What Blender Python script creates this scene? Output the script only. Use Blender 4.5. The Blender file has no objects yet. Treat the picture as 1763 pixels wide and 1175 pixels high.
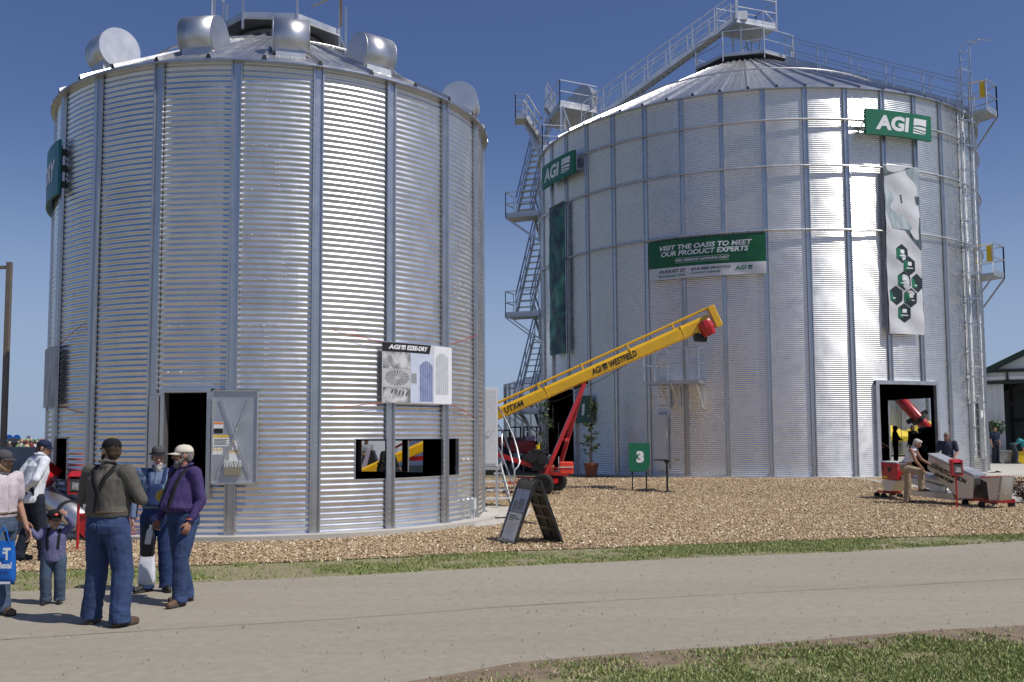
import bpy, bmesh, math, random
import numpy as np
from mathutils import Vector, Matrix, noise
from mathutils.bvhtree import BVHTree
random.seed(7); rng = np.random.default_rng(7)
sc = bpy.context.scene
R_ = math.radians
# ---------------------------------------------------------------- camera, light, exposure
F, PITCH, ROLL, SY, CH = 1650.69, 0.0754, -0.0052, 38.78, 1.7834
cd = bpy.data.cameras.new('camera'); cam = bpy.data.objects.new('camera', cd); sc.collection.objects.link(cam)
cd.sensor_width = 36; cd.lens = 36*F/1763; cd.shift_y = SY/1763; cd.clip_end = 3000; cd.clip_start = .1
cam.rotation_mode = 'XYZ'
cam.matrix_world = Matrix.Translation((0, 0, CH)) @ Matrix.Rotation(math.pi/2+PITCH, 4, 'X') @ Matrix.Rotation(ROLL, 4, 'Z')
sc.camera = cam
SUN_AZ, SUN_EL = R_(65), R_(55)      # azimuth measured from -Y towards +X
sdir = Vector((math.sin(SUN_AZ)*math.cos(SUN_EL), -math.cos(SUN_AZ)*math.cos(SUN_EL), math.sin(SUN_EL)))
w = bpy.data.worlds.new('World'); sc.world = w; w.use_nodes = True
nt = w.node_tree; bg = nt.nodes['Background']; sk = nt.nodes.new('ShaderNodeTexSky')
sk.sky_type = 'NISHITA'; sk.sun_disc = False; sk.sun_elevation = SUN_EL
sk.sun_rotation = math.atan2(sdir.x, sdir.y)
sk.altitude = 200; sk.air_density = 1.0; sk.dust_density = .9; sk.ozone_density = 5.
geo = nt.nodes.new('ShaderNodeTexCoord'); sp = nt.nodes.new('ShaderNodeSeparateXYZ'); nt.links.new(geo.outputs['Generated'], sp.inputs[0])
mr = nt.nodes.new('ShaderNodeMapRange'); mr.inputs[1].default_value = -.01; mr.inputs[2].default_value = .34; mr.inputs[3].default_value = .85; mr.inputs[4].default_value = 0; mr.interpolation_type = 'SMOOTHERSTEP'
nt.links.new(sp.outputs[2], mr.inputs[0])
tn = nt.nodes.new('ShaderNodeMix'); tn.data_type = 'RGBA'; tn.blend_type = 'MULTIPLY'; tn.inputs[0].default_value = 1; tn.inputs[7].default_value = (.93, .92, 1.12, 1); nt.links.new(sk.outputs[0], tn.inputs[6])
hz = nt.nodes.new('ShaderNodeMix'); hz.data_type = 'RGBA'; hz.inputs[7].default_value = (4.3, 5.7, 8.0, 1); nt.links.new(mr.outputs[0], hz.inputs[0]); nt.links.new(tn.outputs[2], hz.inputs[6])
nt.links.new(hz.outputs[2], bg.inputs[0]); bg.inputs[1].default_value = .075
sl = bpy.data.lights.new('sun', 'SUN'); sl.energy = 4.0; sl.angle = R_(.53); sl.color = (1, .95, .87)
so = bpy.data.objects.new('sun', sl); sc.collection.objects.link(so)
so.rotation_euler = sdir.to_track_quat('Z', 'Y').to_euler()
sc.view_settings.view_transform = 'Standard'; sc.view_settings.look = 'None'
sc.view_settings.exposure = 0.0; sc.view_settings.gamma = 1
sc.cycles.max_bounces = 8; sc.cycles.sample_clamp_indirect = 6
# ---------------------------------------------------------------- geometry helpers
def gz(x, y):                                    # the ground rises gently towards the large bin
    t = min(1, max(0, (y-25.5)/6.)); return .3*t*t*(3-2*t)
def ray(px, py):
    x, y = px-881.5, py-587.5-SY
    c, s = math.cos(ROLL), math.sin(ROLL)
    x, y = x*c+y*s, -x*s+y*c
    c, s = math.cos(PITCH), math.sin(PITCH)
    u = -y/F
    return Vector((x/F, c-u*s, s+u*c))
def D(px, py, Y):                                # point of the photograph's pixel at world depth Y
    d = ray(px, py); return Vector((0, 0, CH))+d*(Y/d.y)
def _G():
    pass
def G(px, py, z=None):                           # point on the ground under a pixel
    d = ray(px, py); zz = 0. if z is None else z
    for _ in range(12):
        p = Vector((0, 0, CH))+d*((zz-CH)/d.z)
        if z is not None: break
        zz = .5*zz+.5*gz(p.x, p.y)
    return p
col = sc.collection
def mk(name, V, Fc, mat=None, parent=None, smooth=False, mats=None, midx=None, loc=None):
    me = bpy.data.meshes.new(name)
    me.from_pydata([tuple(v) for v in V], [], [tuple(f) for f in Fc])
    if mats:
        for m in mats: me.materials.append(m)
        if midx is not None: me.polygons.foreach_set('material_index', np.array(midx, dtype=np.int32))
    elif mat: me.materials.append(mat)
    if smooth: me.polygons.foreach_set('use_smooth', np.ones(len(me.polygons), dtype=bool))
    me.update()
    o = bpy.data.objects.new(name, me); col.objects.link(o)
    if parent: o.parent = parent
    if loc is not None: o.location = loc
    return o
def tag(o, label=None, cat=None, group=None, kind=None):
    if label: o['label'] = label
    if cat: o['category'] = cat
    if group: o['group'] = group
    if kind: o['kind'] = kind
    return o
def thing(name, loc, label, cat, group=None, rz=0, par=None):
    o = bpy.data.objects.new(name, None); col.objects.link(o); o.location = loc; o.rotation_euler = (0, 0, rz)
    o.empty_display_size = .2
    return tag(o, label, cat, group)
def copy_tree(o, parent=None):
    c = o.copy(); col.objects.link(c)
    if parent: c.parent = parent
    for ch in list(o.children): copy_tree(ch, c)
    return c
class MB:                                        # collects shapes that become ONE mesh
    def __init__(s): s.V = []; s.F = []; s.M = []; s.m = 0
    def add(s, V, Fc):
        n = len(s.V); s.V += [Vector(v) for v in V]; s.F += [[n+i for i in f] for f in Fc]; s.M += [s.m]*len(Fc); return s
    def box(s, c, d, M=None):
        x, y, z = d[0]/2, d[1]/2, d[2]/2
        V = [Vector(v) for v in ((-x,-y,-z),(x,-y,-z),(x,y,-z),(-x,y,-z),(-x,-y,z),(x,-y,z),(x,y,z),(-x,y,z))]
        if M is not None: V = [M @ v for v in V]
        return s.add([v+Vector(c) for v in V], ((0,3,2,1),(4,5,6,7),(0,1,5,4),(1,2,6,5),(2,3,7,6),(3,0,4,7)))
    def frame(s, p0, p1, up=Vector((0,0,1))):
        d = (p1-p0); L = d.length; d = d/L
        a = d.cross(up)
        if a.length < 1e-3: a = d.cross(Vector((1,0,0)))
        a.normalize(); b = a.cross(d); return d, a, b, L
    def bar(s, p0, p1, w_, h_, up=Vector((0,0,1))):   # rectangular bar, w_ sideways, h_ along up
        p0, p1 = Vector(p0), Vector(p1); d, a, b, L = s.frame(p0, p1, up)
        V = []
        for p in (p0, p1):
            for i, j in ((-1,-1),(1,-1),(1,1),(-1,1)): V.append(p+a*(i*w_/2)+b*(j*h_/2))
        return s.add(V, ((0,1,2,3),(7,6,5,4),(0,4,5,1),(1,5,6,2),(2,6,7,3),(3,7,4,0)))
    def tube(s, p0, p1, r0, r1=None, n=10, cap=True):
        r1 = r0 if r1 is None else r1
        p0, p1 = Vector(p0), Vector(p1); d, a, b, L = s.frame(p0, p1)
        V = []
        for p, r in ((p0, r0), (p1, r1)):
            for i in range(n):
                t = 2*math.pi*i/n; V.append(p+a*(r*math.cos(t))+b*(r*math.sin(t)))
        Fc = [(i, (i+1) % n, n+(i+1) % n, n+i) for i in range(n)]
        if cap: Fc += [tuple(range(n-1, -1, -1)), tuple(range(n, 2*n))]
        return s.add(V, Fc)
    def path(s, pts, r, n=8, closed=False):
        pts = [Vector(p) for p in pts]; m = len(pts); V = []
        for k, p in enumerate(pts):
            if closed: d = pts[(k+1) % m]-pts[k-1]
            else: d = pts[min(k+1, m-1)]-pts[max(k-1, 0)]
            d.normalize(); a = d.cross(Vector((0,0,1)))
            if a.length < .05: a = d.cross(Vector((0,1,0)))
            a.normalize(); b = a.cross(d)
            rr = r[k] if hasattr(r, '__len__') else r
            for i in range(n):
                t = 2*math.pi*i/n; V.append(p+a*(rr*math.cos(t))+b*(rr*math.sin(t)))
        Fc = []
        for k in range(m if closed else m-1):
            k2 = (k+1) % m
            for i in range(n): Fc.append((k*n+i, k*n+(i+1) % n, k2*n+(i+1) % n, k2*n+i))
        if not closed: Fc += [tuple(range(n-1, -1, -1)), tuple(range((m-1)*n, m*n))]
        return s.add(V, Fc)
    def prism(s, pts, off):                       # planar outline extruded by a vector
        n = len(pts); off = Vector(off); P = [Vector(p) for p in pts]
        return s.add(P+[p+off for p in P], [tuple(range(n-1, -1, -1)), tuple(range(n, 2*n))]+[(i, (i+1) % n, n+(i+1) % n, n+i) for i in range(n)])
    def lathe(s, prof, c=(0,0,0), ax=None, n=24, M=None):   # profile (r, h) round an axis
        V = []
        for r, h in prof:
            for i in range(n):
                t = 2*math.pi*i/n; v = Vector((r*math.cos(t), r*math.sin(t), h)); V.append((M @ v if M is not None else v)+Vector(c))
        Fc = []
        for k in range(len(prof)-1):
            for i in range(n): Fc.append((k*n+i, k*n+(i+1) % n, (k+1)*n+(i+1) % n, (k+1)*n+i))
        return s.add(V, Fc)
    def build(s, name, mat, parent=None, smooth=False, loc=None, mats=None):
        off = Vector((0,0,0))
        if parent is not None:
            off = wloc(parent)
        V = [v-off for v in s.V] if parent is not None and s.world else s.V
        return mk(name, V, s.F, mat, parent, smooth, mats=mats, midx=s.M if mats else None, loc=loc)
    world = True                                  # shapes given in world coordinates
def wloc(o):
    v = Vector(o.location)
    while o.parent is not None: o = o.parent; v = v+Vector(o.location)
    return v
class ML(MB): world = False                       # shapes given in the parent's coordinates
def bevel(o, w_=.01, seg=2):
    m = o.modifiers.new('bevel', 'BEVEL'); m.width = w_; m.segments = seg; m.limit_method = 'ANGLE'; return o
# ---------------------------------------------------------------- materials
def mat(name, c, rough=.6, metal=0., var=0., scale=8., bump=0., bscale=60., spec=.5, sheen=0, isl=0., coat=0., alpha=1., c2=None, stretch=None):
    m = bpy.data.materials.new(name); m.use_nodes = True; n = m.node_tree.nodes; L = m.node_tree.links
    b = n['Principled BSDF']; b.inputs['Base Color'].default_value = (*c, 1); b.inputs['Roughness'].default_value = rough
    b.inputs['Metallic'].default_value = metal; b.inputs['Specular IOR Level'].default_value = spec
    b.inputs['Coat Weight'].default_value = coat
    if alpha < 1: b.inputs['Alpha'].default_value = alpha
    tc = n.new('ShaderNodeTexCoord'); src = tc.outputs['Object']
    if stretch:
        mp = n.new('ShaderNodeMapping'); mp.inputs['Scale'].default_value = stretch; L.new(src, mp.inputs[0]); src = mp.outputs[0]
    if var or c2:
        no = n.new('ShaderNodeTexNoise'); no.inputs['Scale'].default_value = scale; no.inputs['Detail'].default_value = 5; no.inputs['Roughness'].default_value = .6
        L.new(src, no.inputs['Vector'])
        mx = n.new('ShaderNodeMix'); mx.data_type = 'RGBA'
        a = c if c2 else [max(0, k*(1-var)) for k in c]; e = c2 if c2 else [min(1, k*(1+var)) for k in c]
        mx.inputs[6].default_value = (*a, 1); mx.inputs[7].default_value = (*e, 1)
        rp = n.new('ShaderNodeMapRange'); rp.inputs[1].default_value = .3; rp.inputs[2].default_value = .7
        L.new(no.outputs[0], rp.inputs[0]); L.new(rp.outputs[0], mx.inputs[0]); out = mx.outputs[2]
        if isl:
            g = n.new('ShaderNodeNewGeometry'); r2 = n.new('ShaderNodeMapRange'); r2.inputs[3].default_value = 1-isl; r2.inputs[4].default_value = 1+isl
            L.new(g.outputs['Random Per Island'], r2.inputs[0]); m2 = n.new('ShaderNodeVectorMath'); m2.operation = 'SCALE'
            L.new(out, m2.inputs[0]); L.new(r2.outputs[0], m2.inputs['Scale']); out = m2.outputs[0]
        L.new(out, b.inputs['Base Color'])
    if bump:
        n2 = n.new('ShaderNodeTexNoise'); n2.inputs['Scale'].default_value = bscale; n2.inputs['Detail'].default_value = 4; L.new(src, n2.inputs['Vector'])
        bm = n.new('ShaderNodeBump'); bm.inputs['Strength'].default_value = bump; bm.inputs['Distance'].default_value = .02
        L.new(n2.outputs[0], bm.inputs['Height']); L.new(bm.outputs[0], b.inputs['Normal'])
    return m
def galv(name, base=.62, rough=.3, var=.10, tint=(1, 1.0, 1.01), scale=3., metal=.9, panel=None):
    m = bpy.data.materials.new(name); m.use_nodes = True; n = m.node_tree.nodes; L = m.node_tree.links; b = n['Principled BSDF']
    b.inputs['Metallic'].default_value = metal
    tc = n.new('ShaderNodeTexCoord')
    no = n.new('ShaderNodeTexNoise'); no.inputs['Scale'].default_value = scale; no.inputs['Detail'].default_value = 6; L.new(tc.outputs['Object'], no.inputs['Vector'])
    vo = n.new('ShaderNodeTexVoronoi'); vo.inputs['Scale'].default_value = 45; L.new(tc.outputs['Object'], vo.inputs['Vector'])
    ad = n.new('ShaderNodeMath'); ad.operation = 'MULTIPLY_ADD'; ad.inputs[1].default_value = .10
    L.new(vo.outputs['Color'], ad.inputs[0]); L.new(no.outputs[0], ad.inputs[2])
    last = ad.outputs[0]
    if panel:                                     # every rolled sheet has its own brightness: angle step, ring height
        sx = n.new('ShaderNodeSeparateXYZ'); L.new(tc.outputs['Object'], sx.inputs[0])
        at = n.new('ShaderNodeMath'); at.operation = 'ARCTAN2'; L.new(sx.outputs[0], at.inputs[0]); L.new(sx.outputs[1], at.inputs[1])
        fz = n.new('ShaderNodeMath'); fz.operation = 'DIVIDE'; fz.inputs[1].default_value = panel[1]; L.new(sx.outputs[2], fz.inputs[0])
        fz2 = n.new('ShaderNodeMath'); fz2.operation = 'FLOOR'; L.new(fz.outputs[0], fz2.inputs[0])
        of = n.new('ShaderNodeMath'); of.operation = 'MULTIPLY'; of.inputs[1].default_value = .5; L.new(fz2.outputs[0], of.inputs[0])
        fa = n.new('ShaderNodeMath'); fa.operation = 'DIVIDE'; fa.inputs[1].default_value = panel[0]; L.new(at.outputs[0], fa.inputs[0])
        fb = n.new('ShaderNodeMath'); fb.operation = 'ADD'; L.new(fa.outputs[0], fb.inputs[0]); L.new(of.outputs[0], fb.inputs[1])
        fb2 = n.new('ShaderNodeMath'); fb2.operation = 'FLOOR'; L.new(fb.outputs[0], fb2.inputs[0])
        cx = n.new('ShaderNodeCombineXYZ'); L.new(fb2.outputs[0], cx.inputs[0]); L.new(fz2.outputs[0], cx.inputs[1])
        wn = n.new('ShaderNodeTexWhiteNoise'); wn.noise_dimensions = '2D'; L.new(cx.outputs[0], wn.inputs['Vector'])
        a2 = n.new('ShaderNodeMath'); a2.operation = 'MULTIPLY_ADD'; a2.inputs[1].default_value = .22; L.new(wn.outputs[0], a2.inputs[0]); L.new(last, a2.inputs[2]); last = a2.outputs[0]
    r1 = n.new('ShaderNodeMapRange'); r1.inputs[1].default_value = .3; r1.inputs[2].default_value = 1.0
    r1.inputs[3].default_value = base*(1-var); r1.inputs[4].default_value = base*(1+var); L.new(last, r1.inputs[0])
    vm = n.new('ShaderNodeVectorMath'); vm.operation = 'SCALE'; vm.inputs[0].default_value = tint; L.new(r1.outputs[0], vm.inputs['Scale'])
    L.new(vm.outputs[0], b.inputs['Base Color'])
    r2 = n.new('ShaderNodeMapRange'); r2.inputs[1].default_value = .3; r2.inputs[2].default_value = 1.0
    r2.inputs[3].default_value = rough*.85; r2.inputs[4].default_value = rough*1.25; L.new(last, r2.inputs[0]); L.new(r2.outputs[0], b.inputs['Roughness'])
    return m
M = {}
M['wall1'] = galv('corrugated_galvanised', .73, .28, .10, (1.0, 1., .98), panel=(math.pi/10*2, .8128))
M['wall2'] = galv('corrugated_galvanised_fine', .78, .27, .06, (.98, 1., 1.0), panel=(math.pi/20*2, 1.117))
M['stiff'] = galv('galvanised_stiffener', .56, .33, .12, (1.0, 1.0, 1.0), metal=.95)
M['roof'] = galv('galvanised_roof_sheet', .62, .34, .12)
M['galv'] = galv('galvanised_steel', .60, .42, .12)
M['vent'] = galv('bright_galvanised_sheet', .62, .40, .05)
M['galvdull'] = galv('dull_galvanised_plate', .56, .5, .12, (.97, 1, 1.03))
M['galvwhite'] = mat('pale_galvanised', (.58, .60, .62), .5, .15, .08, 12)
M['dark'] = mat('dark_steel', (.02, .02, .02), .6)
M['black'] = mat('black_plastic', (.015, .015, .016), .45, 0, .3, 20)
M['shadeblack'] = mat('shade_lining_black', (.006, .006, .006), .95)
M['yellow'] = mat('yellow_paint', (.80, .46, .012), .35, 0, .08, 3, coat=.3)
M['red'] = mat('red_paint', (.42, .014, .016), .33, 0, .12, 4, coat=.3)
M['redplastic'] = mat('red_plastic', (.75, .06, .03), .5, 0, .08, 4)
M['green'] = mat('green_sign_face', (.008, .15, .075), .45, 0, .05, 3)
M['greend'] = mat('dark_green_sign_face', (.01, .085, .06), .45, 0, .05, 3)
M['teal'] = mat('teal_sign_face', (.005, .13, .15), .4)
M['white'] = mat('white_lettering', (.78, .79, .8), .5)
M['whitev'] = mat('white_vinyl', (.62, .63, .65), .5, 0, .06, 2, bump=.3, bscale=3)
M['greenv'] = mat('green_vinyl', (.006, .105, .035), .4, 0, .1, 2, bump=.3, bscale=3)
M['ink'] = mat('black_lettering', (.012, .012, .012), .5)
M['inkgreen'] = mat('green_lettering', (.01, .16, .08), .5)
M['rubber'] = mat('tyre_rubber', (.02, .02, .02), .8, 0, .3, 30)
M['concrete'] = mat('concrete', (.44, .42, .38), .85, 0, .10, 1.5, bump=.15, bscale=40)
M['chrome'] = galv('bright_steel', .75, .2, .05)
M['safety'] = mat('safety_yellow', (.75, .50, .01), .4, 0, .1, 5)
M['orange'] = mat('warning_orange', (.8, .2, .02), .5)
M['paper'] = mat('label_paper', (.7, .71, .7), .6)
M['brown'] = mat('brown_pole_paint', (.19, .155, .125), .5, .2, .1, 5)
M['terracotta'] = mat('terracotta', (.32, .11, .06), .8, 0, .15, 8)
M['leaf'] = mat('leaf', (.045, .085, .02), .55, 0, .35, 6, isl=.4)
M['leafred'] = mat('dark_red_leaf', (.05, .02, .015), .55, 0, .4, 6, isl=.4)
M['bark'] = mat('bark', (.10, .07, .05), .9, 0, .3, 20)
M['tent'] = mat('white_tent_fabric', (.80, .80, .80), .6, 0, .04, 3)
M['tenty'] = mat('yellow_tent_fabric', (.75, .58, .04), .6, 0, .06, 3)
# ---------------------------------------------------------------- ground
def sheet(name, outline, z, m, kind='structure'):
    # outline in (x, y); z constant or function
    zf = z if callable(z) else (lambda x, y: z)
    return tag(mk(name, [(x, y, zf(x, y)) for x, y in outline], [tuple(range(len(outline)))], m), kind=kind)
def groundmat():
    m = mat('prairie_grass_ground', (.12, .12, .055), .95, 0, .35, .8, c2=(.20, .17, .10)); return m
def ground():
    xs = [-1500, -400, -120, -60]+list(np.arange(-40, 61, 4.))+[80, 160, 500, 1500]
    ys = [-60, -20, 0, 8, 14, 20]+list(np.arange(24, 34, .75))+[36, 44, 60, 90, 150, 400, 1800]
    V = [(x, y, gz(x, y)-.012) for y in ys for x in xs]; nx = len(xs)
    Fc = [(j*nx+i, j*nx+i+1, (j+1)*nx+i+1, (j+1)*nx+i) for j in range(len(ys)-1) for i in range(nx-1)]
    tag(mk('ground', V, Fc, groundmat(), smooth=True), kind='structure')
ground()
def nodes_mat(name, build):
    m = bpy.data.materials.new(name); m.use_nodes = True; build(m.node_tree.nodes, m.node_tree.links, m.node_tree.nodes['Principled BSDF']); return m
def asphalt(n, L, b):
    tc = n.new('ShaderNodeTexCoord')
    def noise_(s, det=5, st=None):
        o = n.new('ShaderNodeTexNoise'); o.inputs['Scale'].default_value = s; o.inputs['Detail'].default_value = det
        if st:
            mp = n.new('ShaderNodeMapping'); mp.inputs['Scale'].default_value = st; mp.inputs['Rotation'].default_value = (0, 0, R_(-9.)); L.new(tc.outputs['Object'], mp.inputs[0]); L.new(mp.outputs[0], o.inputs['Vector'])
        else: L.new(tc.outputs['Object'], o.inputs['Vector'])
        return o.outputs[0]
    def ramp(src, a, c, stops=(.35, .65)):
        r = n.new('ShaderNodeValToRGB'); r.color_ramp.elements[0].position = stops[0]; r.color_ramp.elements[1].position = stops[1]
        r.color_ramp.elements[0].color = (*a, 1); r.color_ramp.elements[1].color = (*c, 1); L.new(src, r.inputs[0]); return r.outputs[0]
    def mul(a, c, f=1.):
        x = n.new('ShaderNodeMix'); x.data_type = 'RGBA'; x.blend_type = 'MULTIPLY'; x.inputs[0].default_value = f; L.new(a, x.inputs[6]); L.new(c, x.inputs[7]); return x.outputs[2]
    base = ramp(noise_(.9, 9, (.16, 1.3, 1)), (.306, .274, .216), (.340, .307, .246))
    fine = ramp(noise_(120, 3), (.72, .72, .72), (1.1, 1.1, 1.1), (.3, .7))
    mid = ramp(noise_(9, 8), (.90, .89, .87), (1.06, 1.06, 1.06))
    spots = ramp(noise_(5.2, 2), (.45, .43, .4), (1, 1, 1), (.225, .24))
    c = mul(mul(mul(base, fine, .3), mid, .7), spots, .55)
    L.new(c, b.inputs['Base Color']); b.inputs['Roughness'].default_value = .9
    bm = n.new('ShaderNodeBump'); bm.inputs['Strength'].default_value = .5; bm.inputs['Distance'].default_value = .01
    L.new(noise_(150, 3), bm.inputs['Height']); L.new(bm.outputs[0], b.inputs['Normal'])
M['asphalt'] = nodes_mat('weathered_asphalt', asphalt)
def chipm(n, L, b):
    tc = n.new('ShaderNodeTexCoord'); v = n.new('ShaderNodeTexVoronoi'); v.inputs['Scale'].default_value = 42
    mp = n.new('ShaderNodeMapping'); mp.inputs['Scale'].default_value = (1, 1.6, 1); L.new(tc.outputs['Object'], mp.inputs[0]); L.new(mp.outputs[0], v.inputs['Vector'])
    r = n.new('ShaderNodeValToRGB'); e = r.color_ramp.elements; e[0].color = (.22, .14, .08, 1); e[1].color = (.64, .51, .34, 1)
    k = e.new(.5); k.color = (.45, .33, .19, 1)
    s = n.new('ShaderNodeSeparateColor'); L.new(v.outputs['Color'], s.inputs[0]); L.new(s.outputs[0], r.inputs[0])
    no = n.new('ShaderNodeTexNoise'); no.inputs['Scale'].default_value = .9; no.inputs['Detail'].default_value = 6; L.new(tc.outputs['Object'], no.inputs['Vector'])
    mr = n.new('ShaderNodeMapRange'); mr.inputs[1].default_value = .3; mr.inputs[2].default_value = .7; mr.inputs[3].default_value = .75; mr.inputs[4].default_value = 1.15; L.new(no.outputs[0], mr.inputs[0])
    vm = n.new('ShaderNodeVectorMath'); vm.operation = 'SCALE'; L.new(r.outputs[0], vm.inputs[0]); L.new(mr.outputs[0], vm.inputs['Scale'])
    L.new(vm.outputs[0], b.inputs['Base Color']); b.inputs['Roughness'].default_value = .9
    bm = n.new('ShaderNodeBump'); bm.inputs['Strength'].default_value = .8; bm.inputs['Distance'].default_value = .03; L.new(v.outputs['Distance'], bm.inputs['Height']); L.new(bm.outputs[0], b.inputs['Normal'])
M['chipbase'] = nodes_mat('wood_chip_bed', chipm)
def ilv(n, L, b, stops, rough=.85):
    g = n.new('ShaderNodeNewGeometry'); r = n.new('ShaderNodeValToRGB'); e = r.color_ramp.elements
    e[0].position = 0; e[0].color = (*stops[0], 1); e[1].position = 1; e[1].color = (*stops[-1], 1)
    for i, s in enumerate(stops[1:-1]):
        k = e.new((i+1)/(len(stops)-1)); k.color = (*s, 1)
    L.new(g.outputs['Random Per Island'], r.inputs[0]); L.new(r.outputs[0], b.inputs['Base Color']); b.inputs['Roughness'].default_value = rough
M['chip'] = nodes_mat('wood_chips', lambda n, L, b: ilv(n, L, b, [(.17, .10, .05), (.46, .33, .19), (.55, .41, .25), (.33, .22, .12), (.64, .50, .32), (.84, .73, .55)]))
M['blade'] = nodes_mat('grass_blades', lambda n, L, b: ilv(n, L, b, [(.15, .21, .05), (.24, .31, .085), (.18, .25, .06), (.34, .36, .13), (.50, .44, .24)], .6))
M['dirt'] = mat('bare_dirt', (.20, .15, .10), .95, 0, .3, 6, bump=.4, bscale=30)
# road: edges traced on the ground
far = [G(x, y, 0.).to_2d() for x, y in ((-900, 1062), (-300, 1038), (0, 1021), (350, 1003), (600, 992), (881, 976), (1200, 961), (1480, 950), (1763, 932))]
near = [G(x, y, 0.).to_2d() for x, y in ((640, 1190), (881, 1146), (1100, 1127), (1300, 1112), (1500, 1098), (1763, 1080))]
d1 = (far[-1]-far[2]).normalized(); far_w = [far[0]-d1*60]+far+[far[-1]+d1*60]
d2 = (near[-1]-near[1]).normalized(); near_w = [near[0]-d2*60]+near+[near[-1]+d2*60]
sheet('road', [tuple(p) for p in near_w]+[tuple(p) for p in reversed(far_w)], 0.004, M['asphalt'])
def interp_line(P, x):
    for a, b in zip(P[:-1], P[1:]):
        if a.x <= x <= b.x: return a.y+(b.y-a.y)*(x-a.x)/(b.x-a.x)
    return P[0].y if x < P[0].x else P[-1].y
road_far = lambda x: interp_line(far_w, x)
road_near = lambda x: interp_line(near_w, x)
vl = [G(x, y, 0.).to_2d() for x, y in ((-300, 1000), (0, 987), (350, 975), (600, 965), (881, 950), (1200, 939), (1480, 928), (1763, 921))]
dv = (vl[-1]-vl[1]).normalized(); vl = [vl[0]-dv*40]+vl+[vl[-1]+dv*40]
verge = lambda x: interp_line(vl, x)
# wood chip bed between the verge and the bins, on the rising ground
xs = np.arange(-16, 30.1, 1.); rows = np.concatenate([np.linspace(0, 1, 24)])
V = []
for x in xs:
    y0 = verge(x)
    for t in rows: y = y0+(33.5-y0)*t if x > -9 else y0+(24-y0)*t; V.append((x, y, gz(x, y)+.012))
nr = len(rows); Fc = [(i*nr+j, (i+1)*nr+j, (i+1)*nr+j+1, i*nr+j+1) for i in range(len(xs)-1) for j in range(nr-1)]
tag(mk('wood_chip_bed', V, Fc, M['chipbase'], smooth=True), kind='structure')
# dirt/grass strips as base sheets
V = []; Fc = []
for i, x in enumerate(xs): V += [(x, road_far(x)-.03, 0.001), (x, verge(x)+.02, .001)]
for i in range(len(xs)-1): Fc.append((2*i, 2*i+2, 2*i+3, 2*i+1))
M['vergebase'] = mat('verge_soil', (.17, .17, .075), .95, 0, .3, 7, c2=(.30, .245, .165), bump=.5, bscale=40)
tag(mk('verge', V, Fc, M['vergebase']), kind='structure')
V = []; Fc = []; xs2 = np.arange(-6, 12.1, .6)
for i, x in enumerate(xs2):
    y1 = road_near(x)+.05; V += [(x, y1-.80, .007), (x, y1+.02*math.sin(x*9)+.03*math.sin(x*23), .0075)]
for i in range(len(xs2)-1): Fc.append((2*i, 2*i+2, 2*i+3, 2*i+1))
tag(mk('dirt_edge', V, Fc, M['dirt']), kind='structure')
V = []; Fc = []
for i, x in enumerate(xs2): V += [(x, road_near(x)-6, .004), (x, road_near(x)-.52+.05*math.sin(x*7)+.04*math.sin(x*17), .009)]
for i in range(len(xs2)-1): Fc.append((2*i, 2*i+2, 2*i+3, 2*i+1))
M['lawnbase'] = mat('lawn_soil', (.15, .16, .06), .95, 0, .3, 9, c2=(.27, .22, .14))
tag(mk('lawn', V, Fc, M['lawnbase']), kind='structure')
def npmesh(name, V, nf, k, m, kind='stuff', label=None, cat=None, smooth=False):
    me = bpy.data.meshes.new(name); nv = len(V); me.vertices.add(nv); me.vertices.foreach_set('co', V.astype(np.float32).ravel())
    nl = nf.size; me.loops.add(nl); me.loops.foreach_set('vertex_index', nf.astype(np.int32).ravel())
    me.polygons.add(len(nf)); me.polygons.foreach_set('loop_start', np.arange(0, nl, k, dtype=np.int32))
    if smooth: me.polygons.foreach_set('use_smooth', np.ones(len(nf), dtype=bool))
    me.materials.append(m); me.update(calc_edges=True); me.validate()
    o = bpy.data.objects.new(name, me); col.objects.link(o); return tag(o, label, cat, kind=kind)
def pnoise(x, y, s): return noise.noise(Vector((x*s, y*s, 3.1)))
def blades(pts, h, name, label):
    n = len(pts); P = np.array(pts); hh = h*(.5+rng.random(n)); a = rng.random(n)*6.283; wd = .006+.005*rng.random(n)
    lean = rng.normal(0, .45, (n, 2))*hh[:, None]
    V = np.zeros((n, 3, 3)); V[:, 0] = P; V[:, 1] = P; V[:, 2] = P
    V[:, 0, 0] -= np.cos(a)*wd; V[:, 0, 1] -= np.sin(a)*wd; V[:, 1, 0] += np.cos(a)*wd; V[:, 1, 1] += np.sin(a)*wd
    V[:, 2, :2] += lean; V[:, 2, 2] += hh
    npmesh(name, V.reshape(-1, 3), np.arange(3*n).reshape(-1, 3), 3, M['blade'], label=label, cat='grass')
pts = []
while len(pts) < 55000:
    x = random.uniform(-9, 15); y0, y1 = road_far(x)-.02, verge(x)+.12; y = random.uniform(y0, y1)
    n_ = pnoise(x, y*1.6, .55)+.5*pnoise(x, y, 2.3)+.25*pnoise(x, y, 6)
    thr = .10 if x < -1.6 else -.12
    if x > 6: thr = .05
    t = (y-y0)/(y1-y0); thr += .25*(1-t)**4+.5*max(0, t-.85)
    if x < -6.5: thr -= .15
    if n_+random.gauss(0, .13) > thr or random.random() < .06: pts.append((x, y, .002))
blades(pts, .024, 'verge_grass', 'patchy green grass strip between the road and the wood chips')
pts = []
while len(pts) < 90000:
    x = random.uniform(-2, 6.5); t = random.random(); y = road_near(x)-.05-2.2*t
    if y < 5.5: continue
    n_ = pnoise(x, y, 1.3)+.5*pnoise(x, y, 4)
    if n_+1.9*(t-.20)+random.gauss(0, .28) > .17: pts.append((x, y, .004))
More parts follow.
